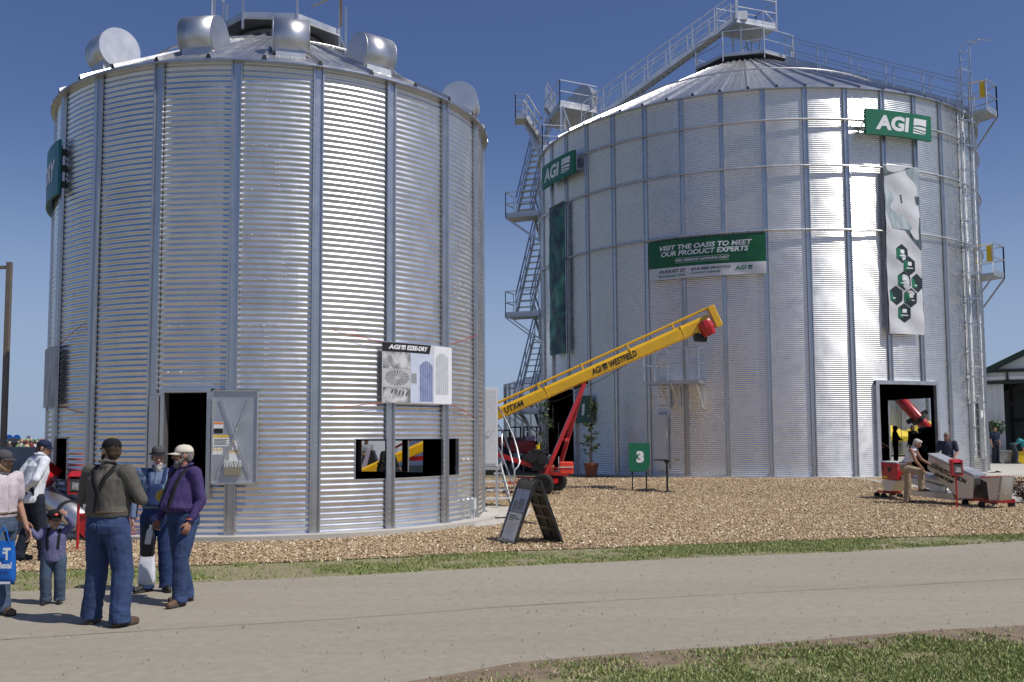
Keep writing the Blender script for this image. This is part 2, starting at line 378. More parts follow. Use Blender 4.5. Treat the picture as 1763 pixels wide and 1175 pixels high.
blades(pts, .026, 'lawn_grass', 'green lawn grass in the near right corner of the photo')
# wood chips as geometry
def chips(N):
    X = rng.uniform(-9, 24, N*3); Y = 12+24*rng.random(N*3)**1.25
    ok = np.array([(y > verge(x)+.1*pnoise(x, y, 2)-.05) and (y < 33.3) and abs(x) < y*.62+1 and math.hypot(x+5.23, y-21.33) > 4.93 and math.hypot(x-10.47, y-41.84) > 9.45 for x, y in zip(X, Y)])
    X, Y = X[ok][:N], Y[ok][:N]; n = len(X)
    Z = np.array([gz(x, y) for x, y in zip(X, Y)])+.012+rng.random(n)*.022
    L_ = .010+.020*rng.random(n)**1.5; W_ = .006+.008*rng.random(n); a = rng.random(n)*6.283; t1 = rng.normal(0, .35, n); t2 = rng.normal(0, .35, n)
    ux = np.stack([np.cos(a), np.sin(a), np.tan(np.clip(t1, -.8, .8))], 1); uy = np.stack([-np.sin(a), np.cos(a), np.tan(np.clip(t2, -.8, .8))], 1)
    C = np.stack([X, Y, Z], 1); V = np.zeros((n, 8, 3)); k = 0
    up = np.array([0, 0, .006])
    for dz in (0, 1):
        for i, j in ((-1, -1), (1, -1), (1, 1), (-1, 1)):
            V[:, k] = C+ux*(i*L_)[:, None]+uy*(j*W_)[:, None]+up*dz; k += 1
    f = np.array([[4, 5, 6, 7], [0, 1, 5, 4], [1, 2, 6, 5], [2, 3, 7, 6], [3, 0, 4, 7]])
    Fc = (np.arange(n)*8)[:, None, None]+f[None]
    npmesh('wood_chips', V.reshape(-1, 3), Fc.reshape(-1, 4), 4, M['chip'], label='loose tan wood chips covering the ground round the bins', cat='wood chips')
chips(130000)
# concrete aprons
def slab(name, poly, z0, z1, m=None, label=None):
    b = MB(); b.prism([(p[0], p[1], z0) for p in poly], (0, 0, z1-z0)); o = b.build(name, m or M['concrete']); return tag(o, kind='structure')

# seam, dusty streak and loose stones of the road
def road_line(px, w_, z, m, nm, wob=.01):
    P = [G(x, y, 0.) for x, y in px]; V = []; Q = []
    for a_, c_ in zip(P[:-1], P[1:]):
        for i in range(24): Q.append(a_.lerp(c_, i/24))
    for i, p in enumerate(Q): o = wob*math.sin(i*.7)+wob*1.5*pnoise(p.x, p.y, 1.7); ww = w_*(.5+.9*abs(pnoise(p.x, 3, 1.1))); V += [(p.x, p.y+o-ww, z), (p.x, p.y+o+ww, z)]
    tag(mk(nm, V, [(2*i, 2*i+2, 2*i+3, 2*i+1) for i in range(len(Q)-1)], m), kind='structure')
seam = ((-300, 1122), (0, 1103), (300, 1084), (600, 1066), (881, 1045), (1200, 1027), (1500, 1012), (1763, 998), (2000, 986))
road_line(seam, .010, .011, mat('road_seam', (.25, .215, .17), .95, 0, .2, 20), 'road_seam', .006)
def pebbles(n):
    b = MB()
    for i in range(n):
        if i % 3: x = random.uniform(-8, 13); y = random.uniform(road_near(x)-.2, road_far(x)+.1)
        else: x = random.uniform(-5, 8); y = road_near(x)+random.gauss(-.1, .16)
        r = random.uniform(.004, .011)*(1.6 if i % 17 == 0 else 1); c = Vector((x, y, .012+r*.3)); a = random.random()*6.28
        V = [c+Vector((math.cos(a+k*1.257)*r*random.uniform(.7, 1.3), math.sin(a+k*1.257)*r*random.uniform(.7, 1.3), -.004)) for k in range(5)]+[c+Vector((0, 0, r*.8))]
        b.add(V, [(0, 1, 5), (1, 2, 5), (2, 3, 5), (3, 4, 5), (4, 0, 5)])
    tag(b.build('gravel', nodes_mat('loose_stones', lambda n, L, b: ilv(n, L, b, [(.16, .14, .11), (.28, .25, .2), (.42, .38, .32), (.24, .20, .16)])), None), 'small loose stones scattered on the road and its edge', 'gravel', kind='stuff')
pebbles(2000)
# ---------------------------------------------------------------- grain bins
B1 = dict(c=Vector((-5.2326, 21.3292, 0)), R=4.57, H=8.57, z0=.1, ph0=-.87, n=20, pitch=.1016, amp=.0075)
B2 = dict(c=Vector((10.4694, 41.837, 0)), R=9.14, H=13.917, z0=.348, ph0=-1.1228, n=40, pitch=.0677, amp=.0072)
def bp(B, a, z, dr=0.): return Vector((B['c'].x+(B['R']+dr)*math.sin(a), B['c'].y-(B['R']+dr)*math.cos(a), z))
def ba(B, px, py, dr=0., back=False):             # angle and height where a pixel's ray meets the bin's cylinder
    d = ray(px, py); o = Vector((0, 0, CH)); r = B['R']+dr
    ox, oy = o.x-B['c'].x, o.y-B['c'].y
    a = d.x*d.x+d.y*d.y; b = 2*(ox*d.x+oy*d.y); c = ox*ox+oy*oy-r*r; q = b*b-4*a*c
    if q < 0: q = 0
    t = (-b+(1 if back else -1)*math.sqrt(q))/(2*a); p = o+d*t
    return math.atan2(p.x-B['c'].x, B['c'].y-p.y), p.z
def opening(B, x0, y0, x1, y1, back=False):
    a0, z1 = ba(B, x0, y0, back=back); a1, z0 = ba(B, x1, y1, back=back)
    if back: a0 = a0 % (2*math.pi); a1 = a1 % (2*math.pi)
    return (min(a0, a1), max(a0, a1), z0, z1)
pad1 = [(B1['c'].x+4.93*math.sin(t), B1['c'].y-4.93*math.cos(t)) for t in np.linspace(0, 2*math.pi, 97)[:-1]]
slab('concrete_pad', pad1, -.05, B1['z0'])
pad2 = [(B2['c'].x+9.42*math.sin(t), B2['c'].y-9.42*math.cos(t)) for t in np.linspace(0, 2*math.pi, 161)[:-1]]
slab('concrete_pad', pad2, .0, B2['z0'])
q = [G(x, y, .03) for x, y in ((815, 908), (862, 903), (905, 893), (915, 876), (840, 872))]
slab('concrete_pad', [(p.x, p.y) for p in q], -.05, .045)
# concrete apron by the big bin's right-hand door
ap = [(1428, 822.5), (1515, 833), (1640, 851), (1745, 867), (1840, 880), (2300, 950)]
P = [G(x, y) for x, y in ap]+[Vector((45, 70, 0)), Vector((21, 60, 0)), Vector((20.2, 41, 0)), Vector((18.3, 36, 0)), Vector((14.5, 33.2, 0))]
bmx = bmesh.new()
vs = [bmx.verts.new((p.x, p.y, 0)) for p in P]; f0 = bmx.faces.new(vs); bmesh.ops.triangulate(bmx, faces=[f0]); bmesh.ops.subdivide_edges(bmx, edges=bmx.edges[:], cuts=6, use_grid_fill=True)
for v in bmx.verts: v.co.z = gz(v.co.x, v.co.y)+.035
me = bpy.data.meshes.new('concrete_apron'); bmx.to_mesh(me); me.materials.append(M['concrete']); o = bpy.data.objects.new('concrete_apron', me); col.objects.link(o); tag(o, kind='structure')

def corr_wall(B, opens, root, m, sub, spp):
    n = B['n']; A = [B['ph0']+2*math.pi*(i/(n*sub)) for i in range(n*sub)]
    A = [a % (2*math.pi) for a in A]
    for o in opens: A += [o[0] % (2*math.pi), o[1] % (2*math.pi)]
    A = sorted(A); A2 = [A[0]]
    keep = [x % (2*math.pi) for o in opens for x in o[:2]]
    for a in A[1:]:
        if a-A2[-1] < 1e-4: continue
        if a-A2[-1] < .004:
            if any(abs(a-k) < 1e-9 for k in keep): A2[-1] = a
            continue
        A2.append(a)
    A = A2
    Z = list(np.arange(B['z0'], B['H'], B['pitch']/spp))+[B['H']]
    rr = lambda z: B['amp']*math.cos(2*math.pi*(z-B['z0'])/B['pitch'])
    nA, nZ = len(A), len(Z)
    an = np.array(A); zn = np.array(Z); rz = B['R']+B['amp']*np.cos(2*np.pi*(zn-B['z0'])/B['pitch'])
    V = np.zeros((nZ, nA, 3)); V[:, :, 0] = rz[:, None]*np.sin(an)[None]; V[:, :, 1] = -rz[:, None]*np.cos(an)[None]; V[:, :, 2] = zn[:, None]
    i = np.arange(nA); j = np.arange(nZ-1); I, J = np.meshgrid(i, j); I2 = (I+1) % nA
    Fq = np.stack([J*nA+I, J*nA+I2, (J+1)*nA+I2, (J+1)*nA+I], -1)
    mid_a = (an+np.where(np.roll(an, -1) < an, np.roll(an, -1)+2*np.pi, np.roll(an, -1)))/2; mid_z = (zn[:-1]+zn[1:])/2
    mask = np.ones((nZ-1, nA), bool)
    for o in opens:
        a0, a1 = o[0] % (2*math.pi), o[1] % (2*math.pi)
        ma = mid_a % (2*math.pi)
        ina = (ma > a0) & (ma < a1) if a0 < a1 else (ma > a0) | (ma < a1)
        mask &= ~(ina[None, :] & ((mid_z > o[2]) & (mid_z < o[3]))[:, None])
    o = npmesh('wall', V.reshape(-1, 3), Fq[mask], 4, m, kind=None, smooth=True); o.parent = root
    return o
def stiff_mesh(B, w_=.19, d=.06, dots=True, z0=None, z1=None):
    z0 = B['z0']-.0 if z0 is None else z0; z1 = B['H']-.02 if z1 is None else z1
    h = w_/2; e = B['amp']+.002
    prof = [(-h, e), (-h, d), (-h+.028, d), (-h+.045, e+.012), (h-.045, e+.012), (h-.028, d), (h, d), (h, e)]
    b = ML(); n = len(prof); V = []
    cuts = [z0]; z = z0
    while z+2.4 < z1: z += 2.4384; cuts.append(z)
    cuts.append(z1)
    for k in range(len(cuts)-1):
        g = .003*(k % 2); P = [(t*(1+g*3), q+g if q > e else q) for t, q in prof]
        b.prism([(t, -q, cuts[k]) for t, q in P], (0, 0, cuts[k+1]-cuts[k]+(.05 if k < len(cuts)-2 else 0)))
    if dots:
        z = z0+.1
        while z < z1-.05:
            for t in ((0,) if dots is True else (-h+.014, h-.014)):
                q = e+.012; s_ = .009; b.add([(t-s_, -q, z), (t, -q, z-s_), (t+s_, -q, z), (t, -q, z+s_), (t, -q-.008, z)], [(0, 1, 4), (1, 2, 4), (2, 3, 4), (3, 0, 4)])
            z += .1016
    b.box((0, -d-.004, z0+.06), (w_+.02, .012, .12)) if False else None
    b.box((-.0, -.05, z0+.008), (w_+.05, .1, .016))
    return b
def stiffeners(B, root, m, skips=(), cuts=None):
    base = None
    for i in range(B['n']):
        a = B['ph0']+2*math.pi*i/B['n']
        spans = (cuts or {}).get(i)
        if spans is None: spans = [None]
        for sp in spans:
            if sp is None:
                if base is None: base = stiff_mesh(B).build('stiffener', m, root); o = base
                else: o = base.copy(); col.objects.link(o); o.parent = root
            else: o = stiff_mesh(B, z0=sp[0], z1=sp[1]).build('stiffener', m, root)
            o.location = (B['R']*math.sin(a), -B['R']*math.cos(a), 0); o.rotation_euler = (0, 0, a)
def roofp(B, a, r, slope, over, lift=0.):
    return Vector((r*math.sin(a), -r*math.cos(a), B['H']-.03+(B['R']+over-r)*slope+lift))
def roof(B, root, m, nr, a0, slope, rtop, over=.13, rib_h=.075, rib_w=.10):
    b = ML(); re = B['R']+over; step = 2*math.pi/nr
    for k in range(nr):
        a = a0+k*step; N = 4
        for s in range(N):
            u0, u1 = a+step*s/N, a+step*(s+1)/N
            # straight-edged panel (facet) with slight fold ribs
            p = [roofp(B, u, r, slope, over) for u, r in ((u0, re), (u1, re), (u1, rtop), (u0, rtop))]
            b.add(p, [(0, 1, 2, 3)])
        e = [roofp(B, a+step*s/N, re, slope, over) for s in range(N+1)]
        for s in range(N): b.add([e[s], e[s]+Vector((0, 0, -.035)), e[s+1]+Vector((0, 0, -.035)), e[s+1]], [(0, 1, 2, 3)])
        # low stiffening folds on the sheet
        for fr in (.25, .5, .75):
            u = a+step*fr
            p0, p1 = roofp(B, u, re-.25, slope, over), roofp(B, u, rtop+.6, slope, over)
            t = Vector((math.cos(u), math.sin(u), 0)); b.add([p0-t*.018, p0+t*.018, p1+t*.010, p1-t*.010, p0+Vector((0, 0, .010)), p1+Vector((0, 0, .010))], [(0, 4, 5, 3), (4, 1, 2, 5), (0, 1, 4), (3, 5, 2)])
        t = Vector((math.cos(a), math.sin(a), 0)); sl = .45
        p0, p1 = roofp(B, a, re+.01, slope, over), roofp(B, a, rtop, slope, over); hh = Vector((0, 0, rib_h))
        V = [p0-t*rib_w/2, p0-t*rib_w*.18+hh, p0+t*rib_w*.18+hh, p0+t*rib_w/2, p1-t*rib_w*.35, p1-t*rib_w*.1+hh*.8, p1+t*rib_w*.1+hh*.8, p1+t*rib_w*.35]
        b.m = 0; b.add(V, [(0, 1, 5, 4), (1, 2, 6, 5), (2, 3, 7, 6)])
        b.m = 1; b.add(V[:4], [(0, 3, 2, 1)]); b.m = 0  # dark end face stands for the shade inside the open rib
    # underside
    N = nr*2
    ring = [roofp(B, 2*math.pi*i/N, re-.002, slope, over, -.036) for i in range(N)]+[roofp(B, 2*math.pi*i/N, B['R']-.05, 0, over, -.045) for i in range(N)]
    b.add(ring, [(i, (i+1) % N, N+(i+1) % N, N+i) for i in range(N)])
    inner = [roofp(B, 2*math.pi*i/N, re-.05, slope, over, -.02) for i in range(N)]
    b.m = 0; o = b.build('roof', m, root, mats=[m, M['dark']])
    c = ML(); rt = rtop; zt = B['H']-.03+(re-rt)*slope
    c.lathe([(rt+.06, zt-.06), (rt+.03, zt+.12), (rt*.55, zt+.12+rt*.25), (rt*.5, zt+.2+rt*.25), (0.01, zt+.24+rt*.3)], n=nr)
    cc = c.build('peak_cap', M['galv'], o)
    return o
def ring_pts(B, r, z, n=120, a0=0, a1=2*math.pi):
    return [Vector((r*math.sin(a), -r*math.cos(a), z)) for a in np.linspace(a0, a1, n)]
def in_open(OP, a, z):
    a = a % 6.28319
    return any(((o[0] % 6.28319)-.01 < a < (o[1] % 6.28319)+.01 if o[0] % 6.28319 < o[1] % 6.28319 else (a > o[0] % 6.28319 or a < o[1] % 6.28319)) and o[2]-.03 < z < o[3]+.03 for o in OP)
def grid_bolts(B, root, rings, cols, m, zs, seg, amin, amax, dz, OP=()):
    b = ML()
    for k, z in enumerate(rings):                 # horizontal seams
        for i in range(int(B['n']*6)):
            a = B['ph0']+2*math.pi*i/(B['n']*6)+.01
            if not amin < (a if a < 4 else a-2*math.pi) < amax: continue
            if in_open(OP, a, z): continue
            zz = z; r = B['R']+B['amp']; cs, sn = math.cos(a), math.sin(a); s_ = .010
            t = Vector((cs, sn, 0)); nn = Vector((sn, -cs, 0)); c = nn*r+Vector((0, 0, zz))
            b.add([c-t*s_, c-Vector((0,0,s_)), c+t*s_, c+Vector((0,0,s_)), c+nn*.010], [(0, 1, 4), (1, 2, 4), (2, 3, 4), (3, 0, 4)])
    for k in range(len(rings)-1):                 # vertical lap seams, staggered
        z0, z1 = rings[k], rings[k+1]
        for i in range(B['n']):
            if (i+k) % 2: continue
            a0 = B['ph0']+2*math.pi*(i+.5+.10*((k*7+i*3) % 3-1))/B['n']
            if not amin < (a0 if a0 < 4 else a0-2*math.pi) < amax: continue
            for c_ in range(cols):
                a = a0+(c_-(cols-1)/2)*seg/B['R']; z = z0+dz
                while z < z1-.03:
                    if in_open(OP, a, z): z += dz; continue
                    r = B['R']+B['amp']; cs, sn = math.cos(a), math.sin(a); s_ = .009
                    t = Vector((cs, sn, 0)); nn = Vector((sn, -cs, 0)); c = nn*r+Vector((0, 0, z))
                    b.add([c-t*s_, c-Vector((0,0,s_)), c+t*s_, c+Vector((0,0,s_)), c+nn*.010], [(0, 1, 4), (1, 2, 4), (2, 3, 4), (3, 0, 4)]); z += dz
    b.build('bolts', m, root)
# --- left bin
bin1 = thing('grain_bin', (B1['c'].x, B1['c'].y, 0), 'corrugated steel grain bin on the left with curved roof vents and an open door', 'grain bin')
d1 = opening(B1, 290, 677, 357, 880); d1 = (d1[0], d1[1], .75, d1[3])
wr = opening(B1, 612, 757, 790, 826)
a_, z_ = ba(B1, 612, 757); a2_, z2_ = ba(B1, 789, 757); wr = (a_, a2_, ba(B1, 612, 826)[1], z_)
wl = (ba(B1, 91, 757)[0], ba(B1, 116, 757)[0], ba(B1, 116, 826)[1], ba(B1, 116, 755)[1])
wb_a = ba(B1, 731, 759, back=True); wb_b = ba(B1, 616, 812, back=True)
wb = (min(wb_a[0] % 6.2832, wb_b[0] % 6.2832), max(wb_a[0] % 6.2832, wb_b[0] % 6.2832), wb_b[1], wb_a[1])
OP1 = [d1, wr, wl, wb]
corr_wall(B1, OP1, bin1, M['wall1'], 6, 8)
# stiffener 4th (index 3) is interrupted by the door panel zone only behind it
stiffeners(B1, bin1, M['stiff'])
grid_bolts(B1, bin1, [B1['z0']+.8128*k+.4 for k in range(11)], 2, M['chrome'], 0, .05, -1.9, 1.7, .1016, OP1)
rf1 = roof(B1, bin1, M['roof'], 30, B1['ph0']+2*math.pi*4/20, math.tan(R_(28.5)), .95)
b = ML(); SL1 = math.tan(R_(28.5)); rr_ = 2.9; zz_ = B1['H']-.03+(B1['R']+.13-rr_)*SL1+.17
b.path(ring_pts(B1, rr_, zz_, 90)[:-1], .024, closed=True)
for k in range(30):
    a = B1['ph0']+2*math.pi*k/30; b.bar(roofp(B1, a, rr_, SL1, .13, .05), Vector((rr_*math.sin(a), -rr_*math.cos(a), zz_)), .03, .012)
b.build('roof_ring', M['galv'], bin1, smooth=True)
def roof_vent(B, root, a, r, slope, over, rad=.40, wid=.64, lift=0.):
    p = roofp(B, a, r, slope, over); e = bpy.data.objects.new('roof_vent', None)
    out = Vector((math.sin(a), -math.cos(a), 0)); t = Vector((math.cos(a), math.sin(a), 0)); up = Vector((0, 0, 1))
    c = p+up*(rad*.66+lift)-out*.02
    b = ML(); n = 30; V = []; A0, A1 = R_(-62), R_(232)            # drum skin, open mouth under the outer lip
    for s in (-1, 1):
        for i in range(n): th = A0+(A1-A0)*i/(n-1); V.append(c+t*(s*wid/2)+out*(rad*math.cos(th))+up*(rad*math.sin(th)))
    b.add(V, [(i, i+1, n+i+1, n+i) for i in range(n-1)])
    dr = b.build('roof_vent', M['vent'], root, smooth=True); dr.modifiers.new('solid', 'SOLIDIFY').thickness = .012
    b = ML()
    for s in (-1, 1):
        ring = [c+t*(s*(wid/2+.004))+out*((rad+.012)*math.cos(th))+up*((rad+.012)*math.sin(th)) for th in np.linspace(R_(-60), R_(225), 30)]
        b = ML(); b.prism(ring, t*(s*.010)); b.build('end_plate', M['vent'], dr)
    b = ML(); q = wid*.43
    h0, h1 = roofp(B, a, r+.28, slope, over, -.03), roofp(B, a, r-.28, slope, over, -.03)
    V = [h0-t*q, h0+t*q, h1+t*q, h1-t*q]; top = c.z-.08
    V += [Vector((v.x, v.y, top)) for v in V]
    b.add(V, ((0, 1, 5, 4), (1, 2, 6, 5), (2, 3, 7, 6), (3, 0, 4, 7), (4, 5, 6, 7)))
    b.build('neck', M['galvdull'], dr); return dr
pan0 = B1['ph0']+2*math.pi*4/20
for k in (-6, -3, -1, 1, 5):
    roof_vent(B1, bin1, pan0+2*math.pi*(k+.5)/30, 4.12 if k == 5 else 3.88, SL1, .13, lift=.16 if k in (-6, 5) else 0.)
# peak deck of bin 1
def deck_ring(B, root, rad, rin, z, nside, a0, hr, name='peak_deck', rails=True, mid=True, toe=.12):
    P = [Vector((rad*math.sin(a0+2*math.pi*i/nside), -rad*math.cos(a0+2*math.pi*i/nside), z)) for i in range(nside)]
    Q = [Vector((rin*math.sin(a0+2*math.pi*i/nside), -rin*math.cos(a0+2*math.pi*i/nside), z)) for i in range(nside)]
    b = ML()
    for i in range(nside):
        j = (i+1) % nside; b.add([P[i], P[j], Q[j], Q[i], *(v-Vector((0,0,.03)) for v in (P[i], P[j], Q[j], Q[i]))], [(0,1,2,3), (7,6,5,4), (3,2,6,7)])
    dk = b.build(name, M['perf'], root)
    b = ML()
    for i in range(nside):
        j = (i+1) % nside; b.bar(P[i]+Vector((0,0,toe/2-.03)), P[j]+Vector((0,0,toe/2-.03)), .012, toe)
    b.build('toe_plate', M['galv'], dk)
    b = ML(); b.path([v-Vector((0,0,.05)) for v in P], .015, closed=True)
    for i in range(nside):
        b.bar(P[i]-Vector((0,0,.28)), P[i]+Vector((0,0,hr)), .045, .045)
        j = (i+1) % nside
        if rails:
            b.bar(P[i]+Vector((0,0,hr)), P[j]+Vector((0,0,hr)), .035, .035)
            if mid: b.bar(P[i]+Vector((0,0,hr*.52)), P[j]+Vector((0,0,hr*.52)), .03, .03)
    b.build('guard_rail', M['galv'], dk); return dk
def perf(n, L, b):
    tc = n.new('ShaderNodeTexCoord'); v = n.new('ShaderNodeTexVoronoi'); v.inputs['Scale'].default_value = 14; v.inputs['Randomness'].default_value = .15; L.new(tc.outputs['Object'], v.inputs['Vector'])
    r = n.new('ShaderNodeValToRGB'); r.color_ramp.elements[0].position = .30; r.color_ramp.elements[1].position = .36
    r.color_ramp.elements[0].color = (.45, .46, .47, 1); r.color_ramp.elements[1].color = (.17, .175, .18, 1); L.new(v.outputs['Distance'], r.inputs[0]); L.new(r.outputs[0], b.inputs['Base Color']); b.inputs['Metallic'].default_value = .6; b.inputs['Roughness'].default_value = .5
M['perf'] = nodes_mat('perforated_deck_plate', perf)
M['wood'] = mat('brown_beam', (.16, .12, .08), .8, 0, .2, 6)
deck_ring(B1, bin1, 1.5, .7, 10.78, 8, R_(22.5)+.06, 1.15, rails=False)
b = ML()
b.bar((1.05, -.9, 12.1), (1.42, -.62, 11.55), .035, .07); b.bar((1.46, -.6, 11.75), (1.46, -.6, 10.9), .03, .05); b.bar((.9, -.95, 11.2), (1.42, -.65, 11.6), .02, .03)
b.build('brace', M['wood'], bin1)
b = ML()                                           # little grab rail at the roof's left
for dx in (0, .3): b.bar((-1.25+dx*.9, -1.1-dx*.3, 10.45), (-1.25+dx*.9, -1.1-dx*.3, 11.35-dx*.4), .03, .03)
b.bar((-1.25, -1.1, 11.35), (-.98, -1.19, 11.23), .03, .03); b.build('grab_rail', M['galvwhite'], bin1)
b = ML()
for k in range(11):                                # roof ladder seen at the peak
    pass
# framing of openings
def frame_open(B, o, root, t=.05, d=.05, m=None, name='opening_frame', parts='lrtb', inn=.06):
    m = m or M['stiff']; b = ML(); a0, a1, z0, z1 = o; n = 12
    P = lambda a, z, dr: Vector(((B['R']+dr)*math.sin(a), -(B['R']+dr)*math.cos(a), z))
    def upright(a, s):
        da = s*t/B['R']; V = [P(a, z0, -inn), P(a, z0, d), P(a+da, z0, d), P(a+da, z0, -inn)]; b.prism(V, (0, 0, z1-z0))
    if 'l' in parts: upright(a0, -1)
    if 'r' in parts: upright(a1, 1)
    ex = t/B['R']
    for c, za, zb in (('t', z1, z1+t), ('b', z0-t, z0)):
        if c not in parts: continue
        A = np.linspace(a0-ex*(1.0 if ('l' in parts) else 0), a1+ex*(1.0 if ('r' in parts) else 0), n)
        for u, v in zip(A[:-1], A[1:]): b.add([P(u, za, -inn), P(v, za, -inn), P(v, za, d), P(u, za, d), P(u, zb, -inn), P(v, zb, -inn), P(v, zb, d), P(u, zb, d)], ((0,1,2,3), (7,6,5,4), (3,2,6,7), (0,4,5,1)))
    return b.build(name, m, root)
frame_open(B1, wr, bin1, .018, .012, M['galvdull'], parts='lrtb')
frame_open(B1, wl, bin1, .018, .012, M['galvdull'], parts='lrtb')
frame_open(B1, wb, bin1, .03, .015, M['dark'])
# black sheets added round, above and below inside, standing for the interior's shade
def shade_lining(B, root, m, r=None, opens=(), zt=None):
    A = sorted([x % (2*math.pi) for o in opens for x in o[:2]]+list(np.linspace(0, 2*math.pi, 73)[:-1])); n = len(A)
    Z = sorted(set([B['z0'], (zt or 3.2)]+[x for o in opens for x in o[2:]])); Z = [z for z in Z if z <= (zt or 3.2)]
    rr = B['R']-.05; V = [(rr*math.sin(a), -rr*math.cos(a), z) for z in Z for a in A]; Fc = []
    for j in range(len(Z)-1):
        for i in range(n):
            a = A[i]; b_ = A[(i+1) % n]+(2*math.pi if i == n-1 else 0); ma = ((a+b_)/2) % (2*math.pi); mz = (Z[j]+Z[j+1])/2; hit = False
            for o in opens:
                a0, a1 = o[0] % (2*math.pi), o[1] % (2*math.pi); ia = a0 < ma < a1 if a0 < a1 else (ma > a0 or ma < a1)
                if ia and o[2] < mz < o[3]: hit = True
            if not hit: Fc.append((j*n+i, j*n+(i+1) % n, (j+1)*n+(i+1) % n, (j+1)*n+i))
    return mk('shade_lining', V, Fc, m, root)
shade_lining(B1, bin1, M['shadeblack'], opens=OP1, zt=4.2)
b = ML(); b.lathe([(4.5, 4.2), (.01, 4.2)], n=48); b.build('shade_ceiling', M['shadeblack'], bin1)
b = ML(); b.lathe([(4.5, .108), (.01, .108)], n=48); b.build('floor', M['shadeblack'], bin1)
# door
fr = frame_open(B1, d1, bin1, .07, .14, M['galv'], 'door_frame', 'lrt', .02)
b = ML(); a0 = d1[0]-.07/4.57                       # deep inner jamb plate on the left
P = lambda B, a, z, dr: Vector(((B['R']+dr)*math.sin(a), -(B['R']+dr)*math.cos(a), z))
b.prism([P(B1, d1[0]-.02, d1[2], .03), P(B1, d1[0]-.02, d1[2], .20), P(B1, d1[0]-.052, d1[2], .20), P(B1, d1[0]-.052, d1[2], .03)], (0, 0, d1[3]-d1[2]-.05))
b.build('door_jamb', M['galvdull'], bin1)
aL, zt = ba(B1, 366, 672, .2); aR, zb_ = ba(B1, 443, 833, .2)
pTL, pTR, pBR, pBL = bp(B1, aL, zt, .20), bp(B1, aR, zt, .16), bp(B1, aR, zb_, .16), bp(B1, aL, zb_, .20)
hx = (pTR-pTL); hx.z = 0; Wd = hx.length; hx.normalize(); nx = Vector((hx.y, -hx.x, 0)); Hd = zt-zb_
b = MB(); cdr = (pTL+pBR)/2; cdr.z = (zt+zb_)/2
RM = Matrix((hx, -nx, Vector((0, 0, 1)))).transposed()
b.box(cdr, (Wd, .03, Hd), RM)
for s in (-1, 1):
    b.box(cdr+hx*(s*(Wd/2-.012))+nx*.03, (.024, .05, Hd), RM); b.box(cdr+Vector((0, 0, s*(Hd/2-.012)))+nx*.03, (Wd, .05, .024), RM)
door = b.build('door', M['galvdull'], bin1)
def dpt(u, v, k=.02): return cdr+hx*(u*Wd)+Vector((0, 0, v*Hd))+nx*k      # u, v in -.5..+.5
b = MB()
for s in (-1, 1): b.tube(dpt(s*.30, .43, .05), dpt(-s*.02, -.02, .06+.01*s), .011); b.tube(dpt(-s*.02, -.02, .06+.01*s), dpt(-s*.36, -.40, .05), .011)
b.build('door_brace', M['chrome'], door)
def plate(b, u0, v0, u1, v1, k): b.add([dpt(u0, v0, k), dpt(u1, v0, k), dpt(u1, v1, k), dpt(u0, v1, k)], [(0, 1, 2, 3)])
b = MB(); b.m = 0
for r in ((-.46, .03, -.25, .16), (-.47, -.10, -.12, .02), (-.48, -.19, -.26, -.115), (-.06, -.14, .06, -.04), (-.12, -.26, .1, -.15)): plate(b, *r, .018)
b.m = 1; plate(b, -.455, .135, -.255, .155, .020)
b.m = 2; plate(b, -.465, -.005, -.125, .017, .020); plate(b, -.115, -.165, .095, -.152, .020); plate(b, -.46, -.145, -.42, -.125, .020); plate(b, -.39, -.145, -.35, -.125, .020); plate(b, -.32, -.145, -.28, -.125, .020); plate(b, -.04, -.075, -.01, -.055, .02)
b.m = 3; plate(b, -.455, .035, -.255, .09, .020)
for k in range(5): plate(b, -.45, -.03-.013*k, -.15-.04*(k % 2), -.025-.013*k, .020)
b.build('warning_label', M['paper'], door, mats=[M['paper'], M['orange'], M['safety'], M['ink']])
b = MB()
b.box(dpt(-.03, -.365, .06), (.27, .06, .13), RM); o = b.build('leaflet_holder', mat('tan_holder', (.25, .22, .16), .5), door)
b = MB()
for k in range(12): b.box(dpt(-.20+.031*k, -.285, .05+.008*math.sin(k*2)), (.012, .02, .12), RM@Matrix.Rotation(.1*math.sin(k*3.3), 3, 'Y'))
b.build('leaflets', M['paper'], o)
# electrical box with conduit by the base
a, z = ba(B1, 812, 868, .1); b = MB(); c = bp(B1, a, z, .12); b.box(c, (.13, .12, .22), Matrix.Rotation(a, 3, 'Z'))
b.tube(c-Vector((.02, 0, .1)), Vector((c.x-.02, c.y, .1)), .022); b.tube(c-Vector((-.03, 0, .1)), Vector((c.x+.03, c.y, .1)), .015); b.build('junction_box', M['galvwhite'], bin1)
b = MB()
for px in (838, 900): pass
